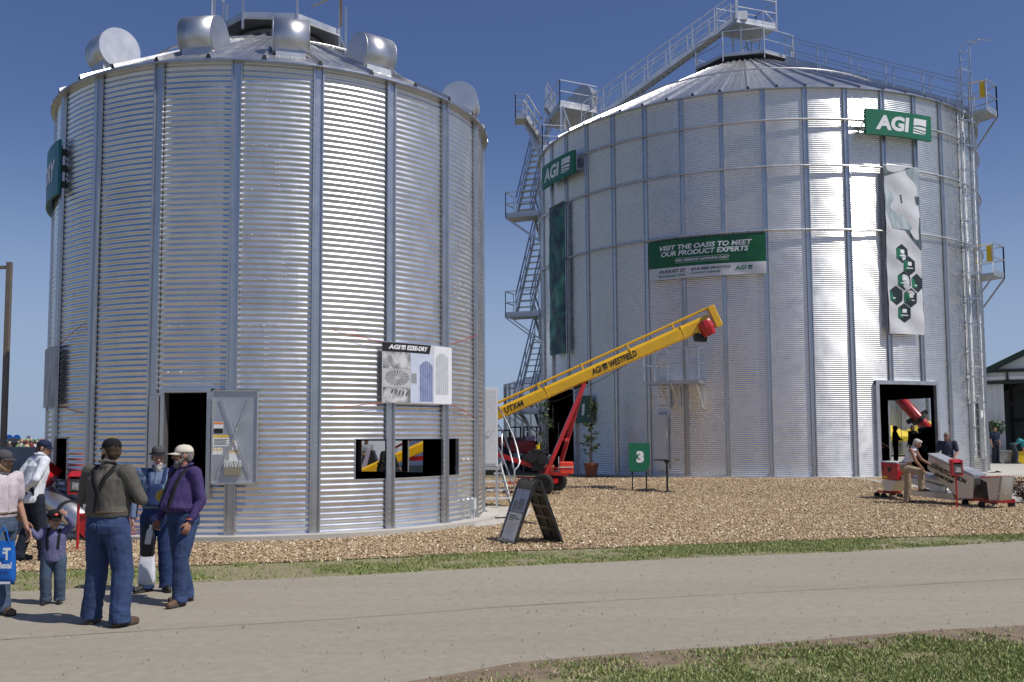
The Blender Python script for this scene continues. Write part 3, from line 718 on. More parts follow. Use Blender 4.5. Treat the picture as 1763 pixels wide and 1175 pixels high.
# small anchors along pad
# --- right bin
bin2 = thing('grain_bin', (B2['c'].x, B2['c'].y, 0), 'larger corrugated steel grain bin on the right with outside stairs and a caged ladder', 'grain bin')
dr = opening(B2, 1511, 662, 1613, 800); dr = (dr[0], dr[1], B2['z0'], dr[3])
dl = opening(B2, 943, 676, 992, 800); dl = (dl[0], dl[1], B2['z0'], dl[3])
q0 = ba(B2, 1529, 689, back=True); q1 = ba(B2, 1608, 812, back=True)
db = (min(q0[0] % 6.2832, q1[0] % 6.2832), max(q0[0] % 6.2832, q1[0] % 6.2832), B2['z0'], q0[1])
OP2 = [dr, dl, db]
corr_wall(B2, OP2, bin2, M['wall2'], 6, 6)
cuts = {}
for i in range(40):
    a = (B2['ph0']+2*math.pi*i/40) % (2*math.pi)
    for o in OP2:
        a0, a1 = o[0] % (2*math.pi), o[1] % (2*math.pi); e = .009
        ins = (a0-e < a < a1+e) if a0 < a1 else (a > a0-e or a < a1+e)
        if ins: cuts[i] = [(o[3]+.09, B2['H']-.02)]
_sm = stiff_mesh
def stiff_mesh(B, w_=.17, d=.06, dots=True, z0=None, z1=None): return _sm(B, .17, .06, False, z0, z1)
stiffeners(B2, bin2, M['stiff'], cuts=cuts)
grid_bolts(B2, bin2, [B2['z0']+1.117*k+.6 for k in range(12)], 1, M['galv'], 0, .05, -1.4, 1.0, .1354, OP2)
SL2 = math.tan(R_(28))
rf2 = roof(B2, bin2, M['roof'], 60, B2['ph0']+2*math.pi*5/40, SL2, 1.35, rib_h=.09, rib_w=.12)
for o in (dr, dl, db): frame_open(B2, o, bin2, .13 if o is not db else .1, .10, M['galvdull'], 'door_frame', 'lrt', .02)
shade_lining(B2, bin2, M['dark'], opens=OP2, zt=5.)  # black sheets added inside this bin too, to stand for its shade
b = ML(); b.lathe([(9.05, 5.), (.01, 5.)], n=48); b.build('shade_ceiling', M['shadeblack'], bin2)
b = ML(); b.lathe([(9.05, .356), (.01, .356)], n=48); b.build('floor', M['shadeblack'], bin2)
for z in (12.72, 11.08, 8.83):                     # wind rings
    b = ML(); pts = ring_pts(B2, B2['R']+.115, z, 161)[:-1]; b.path(pts, .034, n=6, closed=True); b.build('wind_ring', M['galv'], bin2, smooth=True)
rr_ = 5.9; zz_ = B2['H']-.03+(B2['R']+.13-rr_)*SL2+.17; b = ML(); b.path(ring_pts(B2, rr_, zz_, 120)[:-1], .03, n=6, closed=True)
for k in range(60): a = B2['ph0']+2*math.pi*k/60; b.bar(roofp(B2, a, rr_, SL2, .13, .05), Vector((rr_*math.sin(a), -rr_*math.cos(a), zz_)), .035, .012)
b.build('roof_ring', M['galv'], bin2, smooth=True)
# ---------------------------------------------------------------- lettering
_tc = {}
def glyphs(s, shear=0., off=.02):
    k = (s, shear, off)
    if k not in _tc:
        cu = bpy.data.curves.new('t', 'FONT'); cu.body = s; cu.size = 1; cu.shear = shear; cu.offset = off; cu.resolution_u = 3
        o = bpy.data.objects.new('t', cu); col.objects.link(o); bpy.context.view_layer.update()
        me = bpy.data.meshes.new_from_object(o.evaluated_get(bpy.context.evaluated_depsgraph_get()))
        V = [(v.co.x, v.co.y) for v in me.vertices]; Fc = [tuple(p.vertices) for p in me.polygons]
        bpy.data.objects.remove(o); bpy.data.curves.remove(cu); bpy.data.meshes.remove(me)
        x0 = min(v[0] for v in V); x1 = max(v[0] for v in V); y0 = min(v[1] for v in V); y1 = max(v[1] for v in V)
        _tc[k] = ([((v[0]-x0)/(x1-x0), (v[1]-y0)/(y1-y0)) for v in V], Fc)
    return _tc[k]
def put_text(b, fn, s, x0, y0, w_, h_, shear=0., off=.03, k=.005):
    V, Fc = glyphs(s, shear, off); b.add([fn(x0+u*w_, y0+v*h_, k) for u, v in V], Fc)
def put_rect(b, fn, x0, y0, x1, y1, k=.003, n=1, sh=0.):
    for i in range(n):
        u, v = x0+(x1-x0)*i/n, x0+(x1-x0)*(i+1)/n; b.add([fn(u, y0, k), fn(v, y0, k), fn(v+sh, y1, k), fn(u+sh, y1, k)], [(0, 1, 2, 3)])
def put_logo(b, fn, x0, y0, w_, h_, k=.005, sh=.12):       # square emblem: field rows curving under a plain sky
    n = 10; X = lambda u, v: x0+u*w_+v*w_*sh
    def band(lo, hi):
        V = []
        for i in range(n+1): u = i/n; V += [fn(X(u, lo(u)), y0+lo(u)*h_, k), fn(X(u, hi(u)), y0+hi(u)*h_, k)]
        b.add(V, [(2*i, 2*i+2, 2*i+3, 2*i+1) for i in range(n)])
    band(lambda u: .52+.07*math.sin(3*u), lambda u: 1.)
    band(lambda u: .36-.10*u, lambda u: .44+.08*math.sin(2.2*u)-.06*u)
    band(lambda u: .19-.12*u, lambda u: .29-.11*u)
    band(lambda u: 0., lambda u: .12-.115*u)
def panel(name, fn, W_, H_, th, m, root, n=8, nv=1, mats=None):
    b = MB(); V = []
    for side in (0., -th):
        for j in range(nv+1):
            for i in range(n+1): V.append(fn(W_*i/n, H_*j/nv, side))
    N = (n+1)*(nv+1); Fc = []
    for j in range(nv):
        for i in range(n):
            a = j*(n+1)+i; Fc.append((a, a+1, a+n+2, a+n+1)); Fc.append((N+a, N+a+n+1, N+a+n+2, N+a+1))
    for i in range(n): Fc.append((i, N+i, N+i+1, i+1)); a = nv*(n+1)+i; Fc.append((a, a+1, N+a+1, N+a))
    for j in range(nv):
        a = j*(n+1); Fc.append((a, a+n+1, N+a+n+1, N+a)); a += n; Fc.append((a, N+a, N+a+n+1, a+n+1))
    b.add(V, Fc); return b.build(name, m, root)
def curved(B, dr, a0, z0, wav=0.):                # surface map following a bin's wall
    def fn(x, y, k):
        r = B['R']+dr+k+(wav*(math.sin(x*5+y*2)+.6*math.sin(y*7+x*3)) if wav else 0); a = a0+x/(B['R']+dr); return Vector((B['c'].x+r*math.sin(a), B['c'].y-r*math.cos(a), z0+y))
    return fn
def on_bin(B, x0, y0, x1, y1, dr, wav=0.):
    a0, z1 = ba(B, x0, y0, dr); a1, z0 = ba(B, x1, y1, dr)
    W_ = (a1-a0)*(B['R']+dr); return curved(B, dr, a0, z0, wav), W_, z1-z0, a0, a1, z0, z1
# ---------------------------------------------------------------- signs and banners on the bins
def agi_sign(x0, y0, x1, y1, label, x1b=None):
    fn, W_, H_, a0, a1, z0, z1 = on_bin(B2, x0, y0, x1, y1, .42)
    c = fn(W_/2, H_/2, 0); t = thing('sign', c, label, 'sign', 'green company signs on the large bin')
    panel('sign_face', fn, W_, H_, .12, M['green'], t, 10)
    b = MB(); put_text(b, fn, 'AGI', W_*.13, H_*.2, W_*.50, H_*.60, .12, .045); b.build('lettering', M['white'], t)
    b = MB(); put_logo(b, fn, W_*.68, H_*.20, W_*.21, H_*.62); b.build('emblem', M['white'], t)
    b = MB()
    for u in (.08, .92):
        for v in (.25, .75):
            p = fn(W_*u, H_*v, -.12); q_ = fn(W_*u, H_*v, -.42); b.bar(p, q_, .05, .05)
    p, q_ = fn(W_*.08, H_*.5, -.14), fn(W_*.92, H_*.5, -.14); b.bar(p, q_, .04, .7*H_)
    b.build('bracket', M['galvdull'], t); return t
agi_sign(1490, 187, 1604, 244, 'green AGI sign high on the right of the large bin above the white banner')
agi_sign(932, 291, 988, 286, 'green AGI sign high on the left edge of the large bin beside the stairs')  if False else None
def agi_left():
    aa, zt = ba(B2, 933, 289, .42); ab, zb = ba(B2, 988, 292, .42)
    zt = ba(B2, 988, 258, .42)[1]; zb = ba(B2, 988, 298, .42)[1]
    W_ = (ab-aa)*(B2['R']+.42); H_ = zt-zb; fn = curved(B2, .42, aa, zb)
    t = thing('sign', fn(W_/2, H_/2, 0), 'green AGI sign high on the left edge of the large bin beside the stairs', 'sign', 'green company signs on the large bin')
    panel('sign_face', fn, W_, H_, .12, M['green'], t, 10)
    b = MB(); put_text(b, fn, 'AGI', W_*.10, H_*.2, W_*.52, H_*.60, .12, .045); b.build('lettering', M['white'], t)
    b = MB(); put_logo(b, fn, W_*.67, H_*.20, W_*.22, H_*.62); b.build('emblem', M['white'], t)
    b = MB(); b.bar(fn(W_*.5, H_*.5, -.14), fn(W_, H_*.5, -.14), .04, .7*H_)
    for v in (.25, .75): b.bar(fn(W_*.97, H_*v, -.12), fn(W_*.97, H_*v, -.42), .06, .06)
    b.build('bracket', M['galvdull'], t)
agi_left()
# information banner
fn, W_, H_, *_ = on_bin(B2, 1117, 418, 1320, 474, .15, .012)
H_ = ba(B2, 1320, 400, .15)[1]-ba(B2, 1320, 471, .15)[1]; z0 = ba(B2, 1320, 471, .15)[1]; fn = curved(B2, .15, _[0], z0, .010)
t = thing('banner', fn(W_/2, H_/2, 0), 'wide green and white banner reading VISIT THE OASIS across the large bin', 'banner')
panel('fabric', lambda x, y, k: fn(x, y+H_*.30, k), W_, H_*.70, .006, M['greenv'], t, 40, 8)
panel('white_strip', fn, W_, H_*.298, .006, M['whitev'], t, 40, 4)
b = MB()
for s, x, y, w1, h1 in (('VISIT THE OASIS TO MEET', .10, .725, .79, .125), ('OUR PRODUCT EXPERTS', .115, .575, .745, .125), ('INFO SESSIONS HAPPENING DAILY', .245, .42, .46, .062)):
    for_words = s
    put_text(b, fn, s, W_*x, H_*y, W_*w1, H_*h1, .2, .03, .009)
put_rect(b, fn, W_*.245, H_*.505, W_*.70, H_*.511, .008, 20); put_rect(b, fn, W_*.245, H_*.385, W_*.70, H_*.391, .008, 20)
b.build('lettering', M['white'], t)
b = MB()
put_text(b, fn, 'AUGUST 27', W_*.09, H_*.165, W_*.245, H_*.075, .2, .03, .009); put_text(b, fn, '$10,000 PHOTO', W_*.38, H_*.165, W_*.33, H_*.075, .2, .03, .009)
b.build('lettering', M['ink'], t)
b = MB()
put_text(b, fn, 'MACHINERY PETE', W_*.09, H_*.055, W_*.24, H_*.05, .2, .02, .009); put_text(b, fn, 'CONTEST WINNER', W_*.38, H_*.085, W_*.25, H_*.05, .2, .02, .009)
put_rect(b, fn, W_*.09, H_*.13, W_*.33, H_*.135, .008, 12)
put_text(b, fn, 'AGI', W_*.745, H_*.115, W_*.095, H_*.105, .2, .04, .009); put_logo(b, fn, W_*.85, H_*.115, W_*.035, H_*.105, .009); b.build('lettering', M['inkgreen'], t)
b = MB()
for i in range(9): x = W_*(.02+.96*i/8); b.tube(fn(x, H_-.03, .01), fn(x+.01, H_+.06, .02), .010, n=5)
b.path([fn(W_*i/20, H_-.012, .004) for i in range(21)], .010, n=5)
b.build('tie', M['ink'], t)
# long banners
def imgmat(name, cols, scale, stretch=(1, 1, 1), dist=1.5, rough=.5):
    def f(n, L, b):
        tc = n.new('ShaderNodeTexCoord'); mp = n.new('ShaderNodeMapping'); mp.inputs['Scale'].default_value = stretch; L.new(tc.outputs['Object'], mp.inputs[0])
        no = n.new('ShaderNodeTexNoise'); no.inputs['Scale'].default_value = scale; no.inputs['Detail'].default_value = 4; no.inputs['Distortion'].default_value = dist; L.new(mp.outputs[0], no.inputs['Vector'])
        r = n.new('ShaderNodeValToRGB'); e = r.color_ramp.elements; N = len(cols); e[0].position = .35; e[0].color = (*cols[0], 1); e[1].position = .65; e[1].color = (*cols[-1], 1)
        for i in range(1, N-1): k = e.new(.35+.3*i/(N-1)); k.color = (*cols[i], 1)
        L.new(no.outputs[0], r.inputs[0]); L.new(r.outputs[0], b.inputs['Base Color']); b.inputs['Roughness'].default_value = rough
    return nodes_mat(name, f)
M['imggreen'] = imgmat('printed_green_picture', [(.004, .015, .03), (.008, .05, .05), (.02, .15, .10), (.10, .30, .20)], 1.3, (1, 1, .7), 1.2)
M['imgpale'] = imgmat('printed_pale_picture', [(.28, .34, .36), (.45, .52, .54), (.62, .66, .67)], 1.2, (2, 2, .5), 1.)
M['imgdark'] = imgmat('printed_dark_picture', [(.02, .035, .045), (.07, .10, .11), (.12, .16, .17)], 2.5, (6, 6, .4), .4)
aa, zt = ba(B2, 945, 352, .2); ab, zb = ba(B2, 974, 608, .2); ab2, zt2 = ba(B2, 974, 345, .2)
fn = curved(B2, .2, aa, zb, .015); W_ = (ab-aa)*(B2['R']+.2); H_ = zt2-zb
t = thing('banner', fn(W_/2, H_/2, 0), 'tall dark green picture banner hanging below the left AGI sign on the large bin', 'banner')
panel('fabric', fn, W_, H_, .006, M['imggreen'], t, 8, 40)
b = MB(); b.path([fn(W_*i/8, H_, .02) for i in range(9)], .02, n=6); b.build('hanging_rail', M['galv'], t)
a0_, zt = ba(B2, 1520, 287, .2); a1_, zb = ba(B2, 1590, 577, .2); fn = curved(B2, .2, a0_+.004, zb, .02); W_ = (a1_-a0_)*(B2['R']+.2); H_ = ba(B2, 1583, 290, .2)[1]-zb
t = thing('banner', fn(W_/2, H_/2, 0), 'tall white banner with green hexagons hanging above the open door of the large bin', 'banner')
panel('fabric', fn, W_, H_, .006, M['whitev'], t, 14, 60)
def blob(b, fn, pts, k, N=4):                     # polygon given in banner fractions
    b.add([fn(W_*x, H_*y, k) for x, y in pts], [tuple(range(len(pts)))])
def strips(b, fn, f0, f1, ya, yb, k, n=24):       # area between two curves of y
    V = []
    for i in range(n+1): y = ya+(yb-ya)*i/n; V += [fn(W_*f0(y), H_*y, k), fn(W_*f1(y), H_*y, k)]
    b.add(V, [(2*i, 2*i+1, 2*i+3, 2*i+2) for i in range(n)])
b = MB(); strips(b, fn, lambda y: .01, lambda y: .99, .73, .995, .006); strips(b, fn, lambda y: .01+max(0, (.73-y))*1.5, lambda y: .99, .62, .73, .006); b.build('picture', M['imgpale'], t)
b = MB(); strips(b, fn, lambda y: 1-max(0, min(.62, 1.1*math.sin(max(0, (y-.50))/.21*math.pi*.5)*.55)), lambda y: .995, .50, .70, .009)
strips(b, fn, lambda y: .42+.9*(.82-y)/.1*.05, lambda y: .995, .775, .825, .009); strips(b, fn, lambda y: .01, lambda y: .01+max(0, .75*(y-.93)/.06), .93, .992, .009); b.build('picture', M['imgdark'], t)
hx = [(.42, .475), (.62, .405), (.45, .315), (.84, .305), (.22, .225), (.62, .215), (.43, .125)]
for cx_, cy_ in hx:
    b = MB(); b.m = 0; r = .2
    P6 = [(cx_+r*math.sin(math.pi/3*i), cy_+r*W_/H_*1.12*math.cos(math.pi/3*i)) for i in range(6)]
    P6 = [(min(.995, x), y) for x, y in P6]; blob(b, fn, P6, .010)
    b.m = 1; blob(b, fn, [P6[5], P6[4], (cx_-.02, cy_-.03), (cx_-.05, cy_+.03)], .013)
    b.m = 2; put_text(b, fn, random.choice('#&%'), W_*(cx_-.08), H_*(cy_-.005), W_*.15, H_*.026, 0, .03, .016) if False else put_rect(b, fn, W_*(cx_-.06), H_*(cy_+.0), W_*(cx_+.06), H_*(cy_+.022), .016); put_rect(b, fn, W_*(cx_-.1), H_*(cy_-.018), W_*(cx_+.1), H_*(cy_-.012), .016)
    b.build('hexagon', None, t, mats=[mat('hexagon_dark', (.012, .025, .025), .5) if 'hexd' not in M else M['hexd'], M['inkgreen'], M['white']])
# small bin's banner
fn, W_, H_, a0_, a1_, z0_, z1_ = on_bin(B1, 658, 590, 778, 700, .10)
z0_ = ba(B1, 658, 694, .1)[1]; H_ = ba(B1, 658, 588, .1)[1]-z0_; fn = curved(B1, .10, a0_, z0_)
t = thing('banner', fn(W_/2, H_/2, 0), 'black and white picture banner tied on the small bin above its window opening', 'banner')
panel('fabric', fn, W_, H_, .006, mat('grey_print', (.55, .56, .58), .5), t, 16, 4)
b = MB(); put_rect(b, fn, W_*.0, H_*.845, W_*.615, H_*.995, .004, 10, .0); b.add([fn(W_*.615, H_*.845, .004), fn(W_*.64, H_*.995, .004), fn(W_*.615, H_*.995, .004)], [(0, 1, 2)]); b.build('title_block', M['ink'], t)
b = MB(); put_text(b, fn, 'AGI', W_*.07, H_*.885, W_*.15, H_*.075, .2, .05, .007); put_logo(b, fn, W_*.225, H_*.885, W_*.055, H_*.075, .007); put_text(b, fn, 'EZEE-DRY', W_*.30, H_*.885, W_*.29, H_*.075, .2, .05, .007); b.build('lettering', M['white'], t)
def pic(n, c): return imgmat(n, c, 5, (1, 1, 1), .6)
P1 = pic('print_grey_smoke', [(.12, .12, .13), (.35, .35, .36), (.62, .62, .63)])
P2 = mat('print_sky_blue', (.55, .60, .72), .5, 0, .1, 4); P3 = mat('print_pale', (.74, .75, .78), .5, 0, .06, 5)
b = MB(); put_rect(b, fn, W_*.01, H_*.57, W_*.345, H_*.84, .004, 5); b.build('picture', P1, t)
b = MB(); put_rect(b, fn, W_*.01, H_*.01, W_*.345, H_*.255, .004, 5); b.build('picture', P1, t)
b = MB(); put_rect(b, fn, W_*.01, H_*.26, W_*.345, H_*.565, .004, 5); b.build('picture', mat('print_light_grey', (.5, .5, .5), .5, 0, .15, 8), t)
b = MB(); cx_, cy_ = W_*.18, H_*.42
for i in range(24):
    th = 2*math.pi*i/24; b.add([fn(cx_+W_*.02*math.cos(th), cy_+H_*.02*math.sin(th), .007), fn(cx_+W_*.15*math.cos(th-.05), cy_+H_*.13*math.sin(th-.05), .007), fn(cx_+W_*.15*math.cos(th+.05), cy_+H_*.13*math.sin(th+.05), .007)], [(0, 1, 2)])
for i in range(5): put_rect(b, fn, W_*(.10+.045*i), H_*(.16-.01*i), W_*(.12+.045*i), H_*(.23-.01*i), .007, 1, .03)
b.build('picture', mat('print_dark_lines', (.10, .10, .11), .5), t)
b = MB(); put_rect(b, fn, W_*.35, H_*.01, W_*.68, H_*.84, .004, 6); b.build('picture', P2, t)
b = MB(); put_rect(b, fn, W_*.685, H_*.01, W_*.995, H_*.99, .004, 6); b.build('picture', P3, t)
def tower(b, x0, x1, y0, y1, k, n=6):
    for i in range(n):
        u, v = x0+(x1-x0)*(i+.12)/n, x0+(x1-x0)*(i+.95)/n; h = lambda q: y1-.09*abs((q-(x0+x1)/2)/(x1-x0)*2)**2
        b.add([fn(W_*u, H_*y0, k), fn(W_*v, H_*y0, k), fn(W_*v, H_*h(v), k), fn(W_*u, H_*h(u), k)], [(0, 1, 2, 3)])
b = MB(); tower(b, .47, .665, .04, .72, .007); b.build('picture', mat('print_tower_blue', (.20, .24, .42), .5, 0, .3, 9), t)
b = MB(); tower(b, .71, .93, .17, .88, .007); b.build('picture', mat('print_tower_pale', (.50, .52, .56), .5, 0, .12, 9), t)
b = MB(); put_rect(b, fn, W_*.36, H_*.34, W_*.43, H_*.50, .007, 1); b.build('picture', mat('print_mid_grey', (.28, .30, .30), .5), t)
b = MB()
for (x0, y0, x1, y1) in ((778, 593, 820, 577), (776, 697, 820, 721), (660, 590, 575, 570), (660, 694, 575, 702)):
    b = MB(); aA, zA = ba(B1, x0, y0, .08); aB, zB = ba(B1, x1, y1, .06); b.path([bp(B1, aA+(aB-aA)*i/6, zA+(zB-zA)*i/6, .07) for i in range(7)], .007, n=5); b.build('cord', M['red'], t)
# grey banner and curved sign on the small bin's left edge
aL_, zt = ba(B1, 81, 600, .10); aR_, zb = ba(B1, 99, 702, .10); z0_ = ba(B1, 99, 700, .1)[1]; H_ = ba(B1, 99, 595, .1)[1]-z0_; a0_ = aR_-1.45/4.67
W_ = 1.45; fn = curved(B1, .10, a0_, z0_)
t = thing('banner', fn(W_/2, H_/2, 0), 'grey picture banner tied on the far left edge of the small bin', 'banner')
panel('fabric', fn, W_, H_, .006, imgmat('print_grey_tower', [(.18, .19, .21), (.32, .34, .37), (.45, .47, .5)], 3, (3, 3, .6), .5), t, 10, 6)
b = MB()
for (x0, y0, x1, y1) in ((98, 600, 148, 556), (98, 697, 145, 712)):
    b = MB(); aA, zA = ba(B1, x0, y0, .08); aB, zB = ba(B1, x1, y1, .06); b.path([bp(B1, aA+(aB-aA)*i/6, zA+(zB-zA)*i/6, .07) for i in range(7)], .007, n=5); b.build('cord', M['red'], t)
aR_, zb = ba(B1, 99, 333, .17); z1_ = ba(B1, 99, 242, .17)[1]; W_ = 2.6; a0_ = aR_-W_/4.74+.0; fn = curved(B1, .17, a0_, zb); H_ = z1_-zb
t = thing('sign', fn(W_/2, H_/2, 0), 'curved teal sign seen edge-on high on the left edge of the small bin', 'sign')
panel('sign_face', fn, W_, H_, .05, M['teal'], t, 16)
b = MB(); put_text(b, fn, 'EZEE-DRY', W_*.1, H_*.3, W_*.82, H_*.38, .15, .045); b.build('lettering', M['white'], t)
b = MB()
for v in (.2, .5, .8): b.bar(fn(W_*.97, H_*v, -.05), fn(W_*.97, H_*v, -.16), .07, .10)
b.bar(fn(W_*.97, H_*.1, -.06), fn(W_*.97, H_*.9, -.06), .04, .04); b.build('bracket', M['dark'], t)
# ---------------------------------------------------------------- stairs, ladders and walkways of the big bin
up = Vector((0, 0, 1))
def flight(root, p0, p1, width, n, perp=None, rail=1.05, diag=False, name='stair_flight', tread=.24, back=False):
    p0, p1 = Vector(p0), Vector(p1); h = p1-p0; h.z = 0; h.normalize(); pr = perp or Vector((h.y, -h.x, 0))
    b = MB()
    for s in (-1, 1): b.bar(p0+pr*(s*width/2), p1+pr*(s*width/2), .03, .20)
    for i in range(n):
        c = p0.lerp(p1, (i+.5)/n); a = Matrix((pr, h, up)).transposed(); b.box(c, (width, tread, .035), a)
    f = b.build(name, M['galv'], root)
    if rail:
        for s in (-1, 1):
            b = MB(); q0, q1 = p0+pr*(s*width/2), p1+pr*(s*width/2)
            b.bar(q0+up*rail, q1+up*rail, .052, .052); b.bar(q0+up*rail*.52, q1+up*rail*.52, .04, .04)
            m = max(2, int((q1-q0).length/1.1))
            for i in range(m+1):
                q_ = q0.lerp(q1, i/m); b.bar(q_, q_+up*rail, .046, .046)
                if diag and i < m: r_ = q0.lerp(q1, (i+.55)/m); b.bar(q_+up*.0, q_.lerp(r_, .8)+up*rail*1.0, .05, .02)
            b.build('handrail', M['galv'], f)
    return f
def deck(root, P, z, th=.12, rails=(), hr=1.05, name='landing', brace=None):
    P = [Vector((p[0], p[1], z)) for p in P]; b = MB(); b.prism([p-up*th for p in P], up*th); d = b.build(name, M['galvdull'], root)
    if rails:
        b = MB()
        for i, j in rails:
            p, q_ = P[i], P[j]; m = max(1, int((q_-p).length/1.3))
            for h in (hr, hr*.52): b.bar(p+up*h, q_+up*h, .038, .038)
            b.bar(p+up*.06, q_+up*.06, .01, .12)
            for k in range(m+1): r_ = p.lerp(q_, k/m); b.bar(r_-up*.1, r_+up*hr, .038, .038)
        b.build('guard_rail', M['galv'], d)
    if brace:
        b = MB()
        for (i, q_) in brace: b.bar(P[i]-up*th, Vector(q_), .05, .05)
        b.build('bracket', M['galv'], d)
    return d
pr = Vector((.92, -.39, 0)); hd = Vector((.39, .92, 0))
def left_stairs():
    lev = [(378, 243), (546, 405), (709, 575)]
    for k, (yl, yt) in enumerate(lev):
        p0 = D(901, yl, 43.2); p1 = D(933, yt, 45.4)
        f = flight(bin2, p0, p1, .72, 13)
        L = Vector((p0.x, p0.y, 0)); c = L-hd*.55-pr*.0
        q = [c-hd*.45-pr*.45, c+hd*.50-pr*.45, c+hd*.50+pr*1.15, c-hd*.45+pr*1.15]
        d = deck(bin2, q, p0.z, rails=((0, 1), (3, 0)), brace=((0, q[3]+up*(p0.z-1.3)), (3, q[3]+up*(p0.z-1.35)), (1, q[2]+up*(p0.z-1.3))))
        if k < 3:                                  # return flight going down behind the wall
            r0 = Vector((p0.x, p0.y, p0.z))+pr*.85; r1 = r0+hd*1.0+pr*.15-up*1.5
            flight(bin2, r1, r0, .62, 6, perp=pr)
    # from the eave up to the roof-side platform
    pe = D(930, 247, 44.5); pp = D(904, 205, 44.0)
    flight(bin2, pe, pp, .7, 8, perp=Vector((.25, -.97, 0)))
    q = [pp+Vector((-.45, -.4, 0)), pp+Vector((.05, -.45, 0)), pp+Vector((.05, .5, 0)), pp+Vector((-.45, .5, 0))]
    deck(bin2, q, pp.z, rails=((0, 1), (3, 0), (2, 3)))
    b = MB(); p = D(905, 214, 44); b.bar(p, D(932, 268, 44.2), .06, .16); b.build('stringer', M['stiff'], bin2)
    q = D(928, 252, 43.6); a0_, a1_ = -1.62, -1.40
    e = [bp(B2, -1.66, 0, .15), bp(B2, -1.38, 0, .15), bp(B2, -1.38, 0, -.9), bp(B2, -1.66, 0, -.9)]
    deck(bin2, e, B2['H']+.12, rails=((0, 1), (1, 2)), hr=1.0)
left_stairs()
# platform with the elevator hood beside the roof
def side_platform():
    zt = D(965, 177, 42.0).z
    P = [D(964, 177, 42.), D(1028, 190, 42.9), D(1015, 190, 45.5), D(938, 198, 44.9)]
    deck(bin2, P, zt, .18, rails=((0, 1), (3, 0)), name='side_platform')
    b = MB()
    for x, Y, yb in ((966, 42.05, 228), (972, 42.4, 226), (941, 44.8, 240), (1020, 42.8, 215)):
        p = D(x, 180, Y); p.z = zt-.18; b.bar(p, Vector((p.x, p.y, D(x, yb, Y).z)), .10, .10)
    b.bar(D(968, 181, 42.1), D(983, 222, 42.1), .06, .06); b.bar(D(940, 205, 44.8), D(964, 190, 42.2), .05, .05); b.bar(D(942, 230, 44.8), D(965, 205, 42.2), .05, .05)
    b.bar(D(942, 205, 44.8), D(962, 226, 42.2), .05, .05)
    b.build('platform_frame', M['galv'], bin2)
    # hood: arched sheet-metal housing
    c = D(1008, 181, 43.2); c.z = zt; t = Vector((.82, -.57, 0)); n_ = Vector((-.57, -.82, 0)); r = .50; h = .66
    out = [c-t*r, *[c+up*h+t*(-r*math.cos(th))+up*(r*math.sin(th)) for th in np.linspace(0, math.pi, 14)], c+t*r]
    b = MB(); b.prism([p-n_*.3 for p in out], n_*.6); hd_ = b.build('elevator_hood', M['galvdull'], bin2)
    b = MB(); b.box(c+up*h+n_*.0, (r*2+.06, .66, .035), Matrix((t, n_, up)).transposed()); b.build('hood_flange', M['galv'], hd_)
    b = MB(); b.box(c+up*.75-t*.62, (.5, .4, .08), Matrix((t, n_, up)).transposed()); b.build('motor_shelf', M['galvdull'], bin2)
    flight(bin2, D(955, 205, 44.2), D(941, 184, 44.2), .5, 5, perp=Vector((.1, -.99, 0)))
side_platform()
